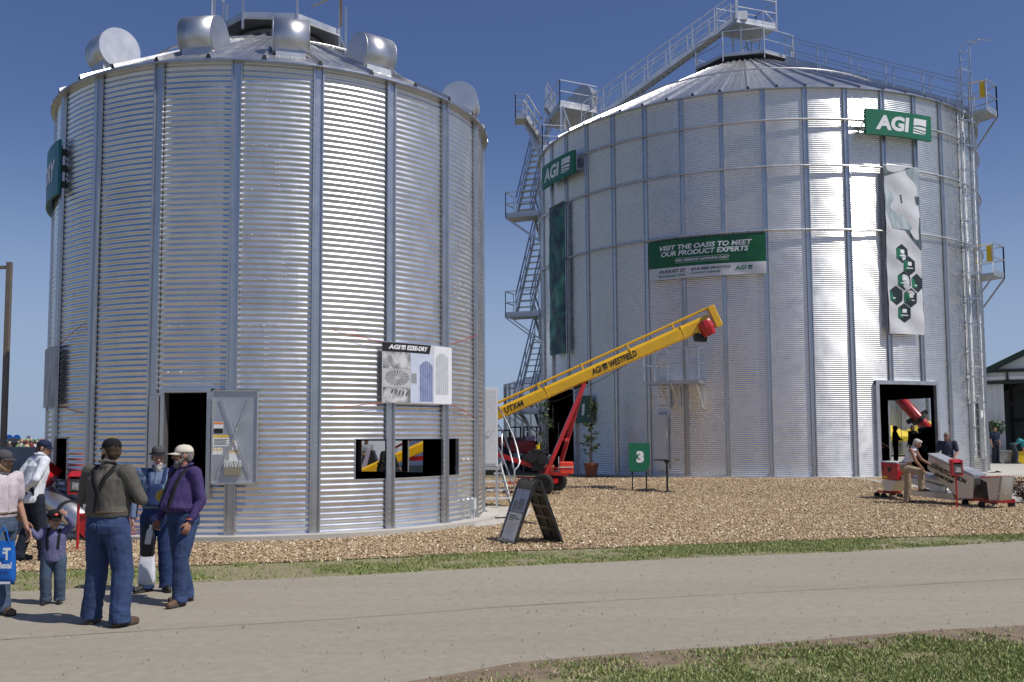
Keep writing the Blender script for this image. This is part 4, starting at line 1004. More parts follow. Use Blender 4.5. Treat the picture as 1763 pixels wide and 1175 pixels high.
def roof_stair():
    p0, p1 = D(1000, 228, 42.6), D(1264, 38, 41.8)
    flight(bin2, p0, p1, 1.15, 30, perp=Vector((0, -1, 0)), rail=1.1, diag=True, name='roof_stair', tread=.26)
    z = D(1268, 33, 40.4).z; A = D(1268, 33, 40.4); Bq = D(1337, 45, 41.15); dv_ = Vector((Bq.x-A.x, Bq.y-A.y, 0)); nn = Vector((-dv_.y, dv_.x, 0)).normalized()*1.5
    P = [A, Vector((Bq.x, Bq.y, z)), Vector((Bq.x, Bq.y, z))+nn, A+nn]
    d = deck(bin2, P, z, .14, rails=((0, 1), (1, 2), (2, 3)), hr=1.1, name='top_platform')
    b = MB(); b.bar(A, A+up*1.2, .12, .12); b.bar(P[1]-up*.2, P[1]+up*1.25, .06, .06); b.bar(P[0].lerp(P[1], .68)+up*.6, P[1]+up*.05, .03, .03); b.bar(P[0].lerp(P[1], .66), P[0].lerp(P[1], .66)+up*.57, .035, .035)
    for p in (P[0].lerp(P[2], .2), P[0].lerp(P[2], .8), P[1].lerp(P[3], .25), P[1].lerp(P[3], .75)): b.bar(p-up*.1, Vector((B2['c'].x+(p.x-B2['c'].x)*.7, B2['c'].y+(p.y-B2['c'].y)*.7, z-1.75)), .07, .07)
    b.bar(P[0].lerp(P[2], .2)-up*.2, P[0].lerp(P[2], .8)-up*1.3, .05, .05); b.bar(P[0].lerp(P[2], .8)-up*.2, P[0].lerp(P[2], .2)-up*1.3, .05, .05)
    b.build('platform_leg', M['galv'], d)
    b = MB(); b.box(P[0].lerp(P[1], .14)+up*.2+nn*.1, (.55, .4, .38)); b.build('control_box', M['galvwhite'], bin2)
    deck_ring(B2, bin2, 2.25, 1.5, 18.02, 8, R_(22.5)-.25, 1.05)
    # walkway rails running down the right-hand slope to the ladder
    aw = ba(B2, 1655, 500)[0]+.10; dn = Vector((math.sin(aw), -math.cos(aw), 0)); dt = Vector((math.cos(aw), math.sin(aw), 0))
    for s in (-1, 1):
        q0, q1 = B2['c']+dn*2.2+dt*(s*.42), B2['c']+dn*9.25+dt*(s*.42)
        q0.z = B2['H']-.03+(9.27-2.2)*SL2+.05; q1.z = B2['H']+.03; b = MB()
        for h in (1.15, .62): b.bar(q0+up*h, q1+up*h, .035, .035)
        m = 5
        for i in range(m+1): q_ = q0.lerp(q1, i/m); b.bar(q_-up*.05, q_+up*1.15, .05, .05)
        b.bar(q0+up*.16, q1+up*.16, .012, .28)
        for i in range(7): q_ = q0.lerp(q1, (i+.5)/7); b.bar(q_-up*.05, q_+up*.32, .06, .06)
        b.build('roof_walkway_rail', M['stiff'], bin2)
roof_stair()
def ladder():
    al = ba(B2, 1664, 500)[0]; nn = Vector((math.sin(al), -math.cos(al), 0)); tt = Vector((math.cos(al), math.sin(al), 0))
    base = bp(B2, al, 0, 0); z0, z1 = 1.0, 16.2; b = MB()
    r1, r2 = base+nn*.12, base+nn*.46
    for r in (r1, r2): b.bar(r+up*z0, r+up*z1, .06, .035)
    z = z0+.15
    while z < z1: b.tube(r1+up*z, r2+up*z, .012, n=5); z += .3
    z = z0+1
    while z < 13.5: b.bar(base+up*z, r1+up*z, .04, .04); z += 2.2
    ld = b.build('ladder', M['stiff'], bin2)
    b = MB(); hoops = np.arange(z0+1.9, z1, .95)
    m = (r1+r2)/2; rad = .36
    pts = lambda z: [m+up*z+nn*(-rad*math.cos(th)*.75)+(-tt)*(rad*1.9*math.sin(th)) for th in np.linspace(0, math.pi, 11)]
    for z in hoops:
        P_ = pts(z)
        for p, q_ in zip(P_[:-1], P_[1:]): b.bar(p, q_, .008, .05)
    for k in (2, 4, 5, 6, 8):
        b.bar(pts(hoops[0])[k], pts(hoops[-1])[k], .03, .008)
    b.build('safety_cage', M['stiff'], ld)
    for zi, (yd, yr) in enumerate(((203, 147), (478, 428))):
        zd = D(1680, yd, 36.0).z
        P_ = [base+nn*.1-tt*.3+tt*.5, base+nn*.92+tt*.2, base+nn*.92+tt*1.3, base+nn*.0+tt*1.6]
        d = deck(bin2, P_, zd, .10, rails=((1, 2), (2, 3)), hr=1.1, name='rest_platform', brace=((1, base+nn*.1+tt*.3+up*(zd-1.1)), (2, base+nn*.1+tt*1.4+up*(zd-1.1))))
        g0 = base+nn*.35+tt*.1+up*(zd+.42); g1 = base+nn*.88+tt*.2+up*(zd+.42)
        b = MB(); W3 = g1-g0
        b.path([g0, g0+W3*.98, g0+W3*.98+up*.62, g0+up*.62], .022, n=6, closed=True)
        b.prism([g0+W3*.66, g0+W3*.96, g0+W3*.96+up*.58, g0+W3*.66+up*.58], tt*.012)
        b.build('safety_gate', M['safety'], d)
    b = MB(); z = z1-.2
    for p in (r1, r2): b.path([p+up*z, p+up*(z+.35), p+up*(z+.5)+nn*.3, p+up*(z+.3)+nn*.75], .02, n=6)
    b.build('grab_rail', M['galv'], ld)
    b = MB(); c = ba(B2, 1687, 756); P_ = bp(B2, c[0], 2.0, .09); R3 = Matrix.Rotation(c[0], 3, 'Z'); b.box(P_, (.55, .03, 2.3), R3); ap_ = b.build('access_panel', M['galvdull'], bin2)
    b = MB(); n3 = R3@Vector((0, -1, 0)); b.lathe([(0, .002), (.16, .002), (.16, 0)], P_+n3*.02+up*.5, n=20, M=Matrix((R3@Vector((1,0,0)), up, n3)).transposed()); b.build('round_label', M['white'], ap_)
ladder()
def front_platform():
    a0_, zd = ba(B2, 1110, 658, .9); a1_ = ba(B2, 1204, 658, .9)[0]; zt = zd
    A = [a0_+(a1_-a0_)*i/5 for i in range(6)]; out = [bp(B2, a, 0, .95) for a in A]; inn = [bp(B2, a, 0, .08) for a in A]
    # chamfered right end
    P_ = out+list(reversed(inn)); n = len(out)
    d = deck(bin2, P_, zd, .10, name='service_platform')
    b = MB()
    for h in (1.12, .58): b.path([inn[0]+up*(zd+h), *[p+up*(zd+h) for p in out], inn[-1]+up*(zd+h)], .02, n=6)
    for p in (out[0], inn[0], out[1], out[4], out[5]): b.bar(p+up*zd, p+up*(zd+1.12), .04, .04)
    b.build('guard_rail', M['galv'], d)
    b = MB()
    for a in (a0_+.06, (a0_+a1_)/2, a1_-.01): b.bar(bp(B2, a, zd-.1, .9), bp(B2, a, zd-.95, .07), .05, .05); b.bar(bp(B2, a, zd-.1, .08), bp(B2, a, zd-.95, .07), .05, .05)
    b.build('bracket', M['galvwhite'], d)
    b = MB(); a = ba(B2, 1143, 650, .6)[0]
    for da in (-.02, .02): b.bar(bp(B2, a+da, 2.4, .75), bp(B2, a+da, zd+1.2, .75), .04, .03)
    z = 2.5
    while z < zd+1.2: b.tube(bp(B2, a-.02, z, .75), bp(B2, a+.02, z, .75), .012, n=5); z += .3
    b.build('access_ladder', M['stiff'], d)
    f2, W2_, H2_, *_r = on_bin(B2, 1125, 714, 1148, 810, .16)
    dr_ = panel('access_door', f2, W2_, H2_, .05, M['galvwhite'], bin2, 3)
    b = MB()
    for v in (.2, .5, .8): b.tube(f2(W2_+.02, H2_*v-.08, -.03), f2(W2_+.02, H2_*v+.08, -.03), .025, n=8)
    b.build('hinge', M['galv'], dr_)
    b = MB(); b.prism([f2(W2_, 0, -.04), f2(W2_+.05, 0, -.04), f2(W2_+.05, 0, -.13), f2(W2_, 0, -.13)], up*H2_); b.build('door_frame', M['galv'], dr_)
front_platform()
# ---------------------------------------------------------------- machines and furniture on the chips
def rot_to(d, up=Vector((0, 0, 1))):              # matrix whose X is d
    d = Vector(d).normalized(); y = up.cross(d).normalized(); return Matrix((d, y, d.cross(y))).transposed()
def flat(o, ux, uy, nrm):                         # surface map on a plane: origin, unit x, unit y, outward normal
    return lambda x, y, k: o+ux*x+uy*y+nrm*k
def wheel(b, c, ax, r, w_, rim=.55):
    M3 = Matrix.Identity(3); z = Vector(ax).normalized(); x = z.cross(Vector((0, 0, 1))).normalized(); M3 = Matrix((x, z.cross(x), z)).transposed()
    b.lathe([(r*rim, -w_*.38), (r*.9, -w_*.5), (r, -w_*.36), (r, w_*.36), (r*.9, w_*.5), (r*rim, w_*.38)], c, n=24, M=M3); return M3
def add_wheel(root, c, ax, r, w_, rimmat):
    b = MB(); M3 = wheel(b, c, ax, r, w_); wh = b.build('wheel', M['rubber'], root, smooth=True)
    b = MB(); b.lathe([(.001, -w_*.2), (r*.3, -w_*.25), (r*.56, -w_*.3), (r*.56, w_*.3), (r*.3, w_*.2), (.001, w_*.2)], c, n=20, M=M3); b.build('rim', rimmat, wh); return wh
def yellow_auger():
    g1, g2 = G(935, 853), G(958, 846); Ym = (g1.y+g2.y)/2; t = thing('grain_auger', ((g1.x+g2.x)/2, Ym, gz(g1.x, Ym)), 'long yellow grain auger raised on a red wheeled frame between the two bins', 'grain auger')
    A = D(560, 843, Ym+.6); Z = D(1222, 553, Ym-.2); d = (Z-A).normalized(); L = (Z-A).length
    P = lambda px: A+(Z-A)*((px-560)/(1222-560))
    n_ = Vector((d.z, 0, -d.x)).normalized() if False else d.cross(Vector((0, 1, 0))).normalized(); n_ = n_ if n_.z > 0 else -n_
    side = n_.cross(d).normalized(); side = side if side.y < 0 else -side
    b = MB(); m = 8; V = []
    prof = [(-.5, -.42), (-.5, .30), (-.30, .5), (.30, .5), (.5, .30), (.5, -.42), (.22, -.5), (-.22, -.5)]
    for k in range(m+1):
        f = k/m; h = .27+.14*f; w_ = .28; c = A.lerp(Z, f)
        for u, v in prof: V.append(c+side*(u*w_)+n_*(v*h))
    n = len(prof); b.add(V, [(k*n+i, k*n+(i+1) % n, (k+1)*n+(i+1) % n, (k+1)*n+i) for k in range(m) for i in range(n)]+[tuple(range(n)), tuple(range(m*n, m*n+n))])
    for f in (.18, .46, .58, .80, .93):             # flanges of the tube sections
        c = A.lerp(Z, f); h = .27+.14*f+.03; b.box(c, (.025, .30, h), Matrix((d, side, n_)).transposed())
    tube = b.build('tube', M['yellow'], t); bevel(tube, .015)
    b = MB(); o1 = .34; q0, q1 = P(858)+n_*(o1-.04), P(1226)+n_*(o1+.03); b.tube(q0, q1, .036, n=8)
    for px in (860, 936, 1011, 1089, 1166): c = P(px); b.bar(c+n_*.12, c+n_*(o1+.03), .10, .05)
    b.build('truss_pipe', M['yellow'], t)
    b = MB(); c = P(1231)+n_*.06; b.box(c, (.20, .46, .66), Matrix((d, side, n_)).transposed()@Matrix.Rotation(-.0, 3, 'Y')); hd_ = b.build('head_plate', M['yellow'], t); bevel(hd_, .02)
    b = MB(); c = D(1213, 556, Ym-.35); c2 = D(1223, 577, Ym-.35); ax = (c2-c).normalized(); x = ax.cross(Vector((0, 1, 0))).normalized()
    b.lathe([(.18, -.06), (.21, .0), (.235, .16), (.19, .36), (.17, .40)], c, n=10, M=Matrix((x, ax.cross(x), ax)).transposed()); b.build('discharge_spout', M['red'], t)
    b = MB(); c = D(1206, 582, Ym-.1); b.box(c, (.34, .3, .22), rot_to((1, 0, -.1))); b.tube(c+Vector((-.22, -.1, .06)), c+Vector((-.12, -.1, .06)), .12); b.box(D(1211, 568, Ym), (.12, .12, .4)); b.build('drive_motor', M['black'], t)
    # lettering painted on the tube's near side
    def fn_at(px, off): o = P(px)+side*(.142)-n_*off; return flat(o, d, n_, side)
    b = MB(); f = fn_at(872, .095); put_text(b, f, 'UTX44', 0, 0, .60, .19, .15, .025, .006); b.build('lettering', M['ink'], t)
    b = MB(); f = fn_at(1021, .09); put_text(b, f, 'AGI', 0, 0, .31, .19, .2, .03, .006); put_logo(b, f, .34, 0, .15, .19, .006); put_text(b, f, 'WESTFIELD', .56, 0, .86, .19, .2, .03, .006); b.build('lettering', M['ink'], t)
    # cable under the tube and a long red intake guard at the low end
    b = MB(); b.path([P(905)-n_*.17+side*.1, P(960)-n_*.36+side*.1, P(1030)-n_*.30+side*.1, P(1075)-n_*.2+side*.1], .008, n=5); b.bar(P(985)-n_*.22, P(1010)-n_*.22, .12, .07); b.build('cable', M['ink'], t)
    b = MB(); b.bar(P(680)+n_*.30, P(745)+n_*.34, .10, .06); b.bar(P(680)+n_*.2, P(688)+n_*.32, .08, .08); b.bar(P(740)+n_*.2, P(745)+n_*.36, .08, .08); b.bar(P(705)+n_*.42, P(725)+n_*.5, .3, .12); b.build('red_linkage', M['red'], t)
    # undercarriage
    top = P(1003)-n_*.2; b = MB()
    for s, g in ((-1, g1), (1, g2)):
        lo = Vector((g.x+.04, g.y, gz(g.x, g.y)+.5)); b.bar(lo, Vector((top.x, Ym+s*.16, top.z)), .085, .11)
    k = .46; m1, m2 = g1.lerp(top, .42), g2.lerp(top, .42); m1.z = m2.z = gz(0, 28)+1.55; b.tube(Vector((m1.x+.1, g1.y+.28, m1.z)), Vector((m2.x+.0, g2.y-.28, m2.z)), .05)
    b.bar(g1+Vector((0, .05, .31)), g2+Vector((0, -.05, .31)), .12, .12)
    e = P(700)-n_*.15; b.bar(Vector((g1.x+.3, Ym-.2, .72)), Vector((D(858, 783, Ym).x, Ym-.1, D(858, 783, Ym).z)), .10, .13); b.bar(Vector((D(858, 783, Ym).x, Ym-.1, D(858, 783, Ym).z)), e, .10, .13)
    b.bar(g1+Vector((-.1, .4, .62)), g1+Vector((.75, .4, .58)), .1, .1); b.bar(g1+Vector((.0, .5, .75)), D(966, 806, Ym), .05, .05); b.bar(g1+Vector((-1.0, .1, .35)), g1+Vector((-.1, .3, .38)), .1, .06)
    b.bar(g1+Vector((-.75, .5, .5)), g1+Vector((.2, .6, .45)), .3, .05)
    b.build('undercarriage', M['red'], t)
    add_wheel(t, g1+Vector((0, 0, .31)), (0.25, 1, 0), .31, .20, M['dark']); add_wheel(t, g2+Vector((0, 0, .31)), (0.25, 1, 0), .31, .20, M['dark'])
    # engine
    b = MB(); c = D(926, 792, Ym-.1); b.m = 0
    b.box(c, (.42, .40, .34)); b.tube(c+Vector((-.18, -.2, .1)), c+Vector((-.18, -.30, .1)), .17, n=14); b.tube(c+Vector((.12, -.2, .02)), c+Vector((.12, -.28, .02)), .15, n=14)
    b.box(c+Vector((0, 0, .24)), (.30, .30, .14)); b.tube(c+Vector((-.28, .05, .15)), c+Vector((.3, .05, .2)), .10, n=10); b.box(c+Vector((.0, .0, -.24)), (.34, .34, .16)); b.tube(c+Vector((.22, 0, .1)), c+Vector((.30, 0, .42)), .04)
    b.box(c+Vector((-.34, 0, .0)), (.16, .2, .14), Matrix.Rotation(.4, 3, 'Y')); b.path([c+Vector((-.2, -.25, .2)), c+Vector((-.1, -.32, .3)), c+Vector((.1, -.3, .28)), c+Vector((.2, -.22, .12))], .02, n=6)
    en = b.build('engine', M['black'], t); bevel(en, .03)
    b = MB(); b.tube(c+Vector((0, -.05, .3)), c+Vector((0, -.05, .44)), .06, n=12); b.build('yellow_cap', M['safety'], en)
    b = MB(); b.box(c+Vector((.36, -.1, .0)), (.1, .14, .3)); b.build('white_filter', M['galvwhite'], en)
    b = MB(); b.box(D(975, 806, Ym-.4), (.40, .22, .36)); bx = b.build('red_tank', M['redplastic'], t); bevel(bx, .04, 3)
    b = MB(); c = D(975, 806, Ym-.52); b.box(c+Vector((0, 0, .02)), (.42, .02, .03)); b.box(D(962, 800, Ym-.4), (.02, .06, .45)); b.build('tank_rib', M['galvwhite'], bx)
yellow_auger()
def cabinet_and_stairs():
    Y = 23.6; b = MB(); tl = D(833, 668, Y); br = D(856.5, 803, Y); x1 = br.x; zb, zt = br.z, tl.z
    t = thing('control_cabinet', (x1-.5, Y+.4, gz(0, Y)), 'tall pale steel cabinet on a raised stand behind the right edge of the small bin', 'cabinet')
    b.box((x1-.5, Y+.4, (zb+zt)/2), (1.0, .8, zt-zb)); cb = b.build('cabinet_body', M['galvwhite'], t); bevel(cb, .012)
    b = MB(); b.box((x1-.25, Y-.012, (zb+zt)/2), (.46, .02, zt-zb-.12)); dd = b.build('cabinet_door', M['galvwhite'], t); bevel(dd, .006)
    b = MB(); p = D(850, 736, Y-.05); b.path([p+Vector((-.06, 0, .02)), p+Vector((-.06, -.05, .02)), p+Vector((.05, -.05, .02)), p+Vector((.05, 0, .02))], .012, n=6); b.build('handle', M['chrome'], dd)
    b = MB(); b.box((x1-.5, Y+.4, zb-.05), (1.1, .9, .08))
    for dx in (-.95, -.02):
        for dy in (.0, .8): b.bar((x1+dx, Y+dy, 0), (x1+dx, Y+dy, zb-.08), .06, .06)
    b.build('stand', M['galv'], t)
    b = MB(); b.box((x1-.55, Y+.4, zb-.16), (.9, .7, .12)); b.build('gap_shade_box', M['dark'], t)  # dark box put in for the shaded gap under the cabinet
    # step stair with bent handrails
    g = G(880, 874); t = thing('step_stair', (g.x, g.y, 0.045), 'short galvanised stair with bent handrails beside the small bin', 'stairs')
    h = Vector((-.22, .97, 0)).normalized(); pr_ = Vector((.97, .22, 0)).normalized(); W_ = .95; n = 5; rise = zb/5.3; b = MB()
    R0 = Vector((g.x, g.y, .045))
    for s in (0, -W_):
        b.bar(R0+pr_*s, R0+pr_*s+h*(n*.26)+up*(n*rise), .03, .16)
    b.build('stringer', M['galvwhite'], t)
    for i in range(1, n+1): b = MB(); c = R0-pr_*(W_/2)+h*(i*.26-.1)+up*(i*rise-.02); b.box(c, (W_, .26, .035), Matrix((pr_, h, up)).transposed()); b.build('tread', M['galvwhite'], t)
    Yb = g.y
    for pts in (((856.5, 699, 1.6), (866, 714, 1.3), (876, 734, 1.0), (884, 752, .75), (890, 772, .5), (895, 796, .25), (892, 804, .2), (886, 810, .15), (885, 862, .1)),
                ((855.6, 728, 1.5), (864, 741, 1.2), (871, 757, .95), (877, 775, .7), (881, 790, .5), (884.5, 808, .3)),
                ((856, 767, 1.3), (864, 785, 1.0), (873, 808, .6), (882, 831, .2)),
                ((864, 741, 1.2), (864, 816, 1.2))):
        b = MB(); b.path([D(x, y, Yb+dy) for x, y, dy in pts], .022, n=7); b.build('handrail', M['galv'], t, smooth=True)
cabinet_and_stairs()
b = MB(); pts = [G(x, y) for x, y in ((846, 896), (858, 897), (872, 896), (893, 899), (905, 903), (921, 906))]
b.path([Vector((p.x, p.y, .055 if i < 3 else .04)) for i, p in enumerate(pts)], .022, n=8); tag(b.build('hose', M['black'], smooth=True), 'short black hose lying on the ground behind the A-frame sign', 'hose')
def numbered(px0, py0, px1, py1, num, label):
    pass
# number 1 on the big bin's wall, number 3 on legs
fn, W_, H_, *_ = on_bin(B2, 990, 683, 1017, 728, .16)
t = thing('sign', fn(W_/2, H_/2, 0), 'dark green square sign with a white 1 beside the left doorway of the large bin', 'sign')
panel('sign_face', fn, W_, H_, .03, M['greend'], t, 3); b = MB(); put_text(b, fn, '1', W_*.44, H_*.28, W_*.22, H_*.42, .1, .06, .006); b.build('numeral', M['white'], t)
b = MB(); p, q_ = fn(W_*.5, H_*.8, -.03), fn(W_*.5, H_*.8, -.15); b.bar(p, q_, .5, .04); b.build('bracket', M['galv'], t)
fn, W_, H_, *_ = on_bin(B2, 1000, 750, 1010, 766, .07)
t = tag(panel('notice', fn, W_, H_, .01, M['paper'], None, 2), 'small white notice fixed low on the large bin left of the potted plant', 'notice')
b = MB()
for dx, dy in ((.25, .7), (.6, .75), (.4, .4), (.7, .3)): put_rect(b, fn, W_*dx, H_*dy, W_*(dx+.15), H_*(dy+.12), .004)
b.build('print', M['ink'], t)
g = G(1101, 846); gl, gr = G(1089.5, 846), G(1113.5, 846); ux = (gr-gl).normalized(); wid = 36.5/24*(gr-gl).length
t = thing('sign', g, 'green sign with a white 3 standing on two thin black legs on the wood chips', 'sign')
zt, zb = D(1101, 763, g.y).z, D(1101, 812, g.y).z; o = D(1083, 812, g.y); fn = flat(o, ux, up, ux.cross(up) if ux.cross(up).y < 0 else -ux.cross(up))
hw = D(1119, 763, g.y).x-D(1083, 763, g.y).x; hh = zt-zb
b = MB(); V = [fn(0, 0.04, 0), fn(.06, 0, 0), fn(hw*.78, 0, 0), fn(hw, hh*.22, 0), fn(hw, hh, 0), fn(0, hh, 0)]; b.prism(V, fn(0, 0, -.03)-fn(0, 0, 0)); b.build('sign_face', M['green'], t)
b = MB(); put_text(b, fn, '3', hw*.36, hh*.30, hw*.36, hh*.42, 0, .06, .006); b.build('numeral', M['white'], t)
b = MB()
for p in (gl, gr): b.bar(Vector((p.x, p.y+.03, p.z)), Vector((p.x, p.y+.03, zb+.5)), .035, .035)
b.bar(Vector((gl.x, g.y+.03, zb+.1)), Vector((gr.x, g.y+.03, zb+.1)), .03, .03); b.build('stand', M['ink'], t)
g = G(1149, 848); zt = D(1149, 793, g.y).z; t = thing('high_table', g, 'tall round black cocktail table on a thin post in front of the large bin', 'table')
b = MB(); b.lathe([(.001, zt), (.37, zt), (.38, zt+.015), (.37, zt+.03), (.001, zt+.03)], (g.x, g.y, 0), n=28); b.build('tabletop', M['black'], t)
b = MB(); b.tube(g, Vector((g.x, g.y, zt)), .03); b.tube(Vector((g.x, g.y, zt-.08)), Vector((g.x, g.y, zt)), .04, .12); b.build('post', M['black'], t)
b = MB(); b.lathe([(.26, g.z+.005), (.25, g.z+.02), (.05, g.z+.05), (.001, g.z+.05)], (g.x, g.y, 0), n=24); b.build('base', M['black'], t)
def a_frame():
    A, B_, C, E = G(859, 932), G(886, 941), G(938, 930), G(969, 938)
    for p in (A, B_, C, E): p.z = .02
    rt, rn = D(927, 829, (B_.y+E.y)/2), None; rn = rt+(A-B_); rn.z = rt.z        # ridge over the two leaves
    t = thing('sandwich_board', ((A+E)/2), 'black folding A-frame board with a picture of grain bins on the wood chips', 'sandwich board')
    def leaf(p, q_, r0, r1, nm):                  # p,q bottom; r0 above p, r1 above q
        ux = (q_-p).normalized(); uy = (r0-p).normalized(); n_ = ux.cross(uy); W_, H_ = (q_-p).length, (r0-p).length
        return flat(p, ux, uy, n_), W_, H_, Matrix((ux, uy, n_)).transposed()
    sep = (C-A).normalized()*.04
    fn, W_, H_, Rm = leaf(A, B_, rn-sep, rt-sep, 'f')
    b = MB(); f_ = .055
    def ring(b, fn, k, th): 
        for x0, y0, x1, y1 in ((0, 0, f_, H_), (W_-f_, 0, W_, H_), (f_, 0, W_-f_, f_), (f_, H_-.16, W_-f_, H_)):
            P_ = [fn(x0, y0, k), fn(x1, y0, k), fn(x1, y1, k), fn(x0, y1, k)]; b.prism(P_, fn(0, 0, th)-fn(0, 0, 0))
    ring(b, fn, -.02, .04); fr_ = b.build('front_leaf', M['black'], t)
    b = MB(); b.prism([fn(f_, f_, -.01), fn(W_-f_, f_, -.01), fn(W_-f_, H_-.16, -.01), fn(f_, H_-.16, -.01)], fn(0, 0, .015)-fn(0, 0, 0)); b.build('poster', M['whitev'], fr_)
    b = MB(); put_rect(b, fn, f_+.01, H_*.47, W_-f_-.01, H_-.17, .009); b.build('picture', mat('poster_sky', (.30, .36, .50), .5, 0, .15, 6), fr_)
    b = MB(); put_rect(b, fn, W_*.18, H_*.51, W_*.42, H_*.66, .012); put_rect(b, fn, W_*.46, H_*.52, W_*.78, H_*.70, .012); put_rect(b, fn, W_*.50, H_*.70, W_*.54, H_*.83, .012); put_rect(b, fn, f_+.01, H_*.475, W_-f_-.01, H_*.50, .012); b.build('picture', mat('poster_bins', (.12, .14, .17), .5, 0, .4, 20), fr_)
    b = MB(); put_rect(b, fn, W_*.18, H_*.41, W_*.62, H_*.43, .010); put_rect(b, fn, W_*.18, H_*.375, W_*.80, H_*.395, .010); put_rect(b, fn, W_*.18, H_*.345, W_*.5, H_*.36, .010); b.build('lettering', M['ink'], fr_)
    b = MB()
    for k in range(6): put_rect(b, fn, W_*.2, H_*(.30-.035*k), W_*(.72-.07*(k % 3)), H_*(.31-.035*k), .010)
    b.build('small_print', mat('grey_print_lines', (.35, .35, .36), .6), fr_)
    fn, W_, H_, Rm = leaf(E, C, rt+sep, rn+sep, 'b')
    b = MB(); ring(b, fn, -.02, .04)
    for i in range(1, 2): b.prism([fn(W_*.5-.02, f_, -.015), fn(W_*.5+.02, f_, -.015), fn(W_*.5+.02, H_-.1, -.015), fn(W_*.5-.02, H_-.1, -.015)], fn(0, 0, .03)-fn(0, 0, 0))
    for i in range(1, 5): y = H_*i/5.3; b.prism([fn(f_, y, -.015), fn(W_-f_, y, -.015), fn(W_-f_, y+.05, -.015), fn(f_, y+.05, -.015)], fn(0, 0, .03)-fn(0, 0, 0))
    bk = b.build('back_leaf', M['black'], t)
    b = MB(); b.prism([fn(f_, f_, .0), fn(W_-f_, f_, .0), fn(W_-f_, H_-.16, .0), fn(f_, H_-.16, .0)], fn(0, 0, .006)-fn(0, 0, 0)); b.build('back_panel', mat('brown_back_panel', (.05, .04, .03), .7), bk)
    b = MB(); 
    for f in (.1, .35, .65, .9): c = rn.lerp(rt, f); b.tube(c-(rt-rn)*.06-up*.02, c+(rt-rn)*.06-up*.02, .045, n=10)
    b.build('hinge', M['black'], t)
a_frame()
def leaflet_box(px0, py0, px1, py1, pxb, pyb, label):
    g = G(pxb, pyb); t = thing('literature_stand', g, label, 'literature stand', 'red literature stands')
    tl, br = D(px0, py0, g.y-.1), D(px1, py1, g.y-.1); c = (tl+br)/2; W_, H_ = br.x-tl.x, tl.z-br.z
    b = MB(); d_ = .16
    for s in (-1, 1): b.box((c.x+s*(W_/2-.015), c.y, c.z), (.03, d_, H_))
    b.box((c.x, c.y+d_/2-.01, c.z), (W_-.06, .02, H_)); b.box((c.x, c.y, c.z-H_/2+.015), (W_-.062, d_, .03))
    b.prism([(c.x-W_/2-.015, c.y-d_/2-.02, c.z+H_/2-.05), (c.x-W_/2-.015, c.y+d_/2, c.z+H_/2+.03), (c.x-W_/2-.015, c.y+d_/2, c.z+H_/2-.06)], (W_+.03, 0, 0))
    bx = b.build('box', M['red'], t)
    b = MB(); b.box((c.x, c.y-d_/2+.005, c.z-.02), (W_-.062, .008, H_-.14)); b.build('window', mat('smoky_plastic', (.08, .08, .08), .12, 0, .6, 9, spec=.8), bx)
    b = MB(); b.box((c.x+.01, c.y-d_/2-.002, c.z-.04), (W_*.55, .003, H_*.32), Matrix.Rotation(.1, 3, 'Y')); b.build('leaflet', imgmat('leaflet_print', [(.2, .2, .2), (.6, .6, .6)], 14), bx)
    b = MB(); b.tube(g, Vector((g.x, g.y, c.z-H_/2)), .022); b.build('post', M['red'], t)
    b = MB(); b.box((g.x, g.y, g.z+.012), (.46, .40, .018)); b.build('base_plate', M['red'], t)
leaflet_box(121, 815, 150, 851, 133, 947, 'red literature box on a post beside the left edge of the small bin')
leaflet_box(1637, 793, 1656, 819, 1648, 875, 'red literature box on a post in front of the slanted silver grain pump')
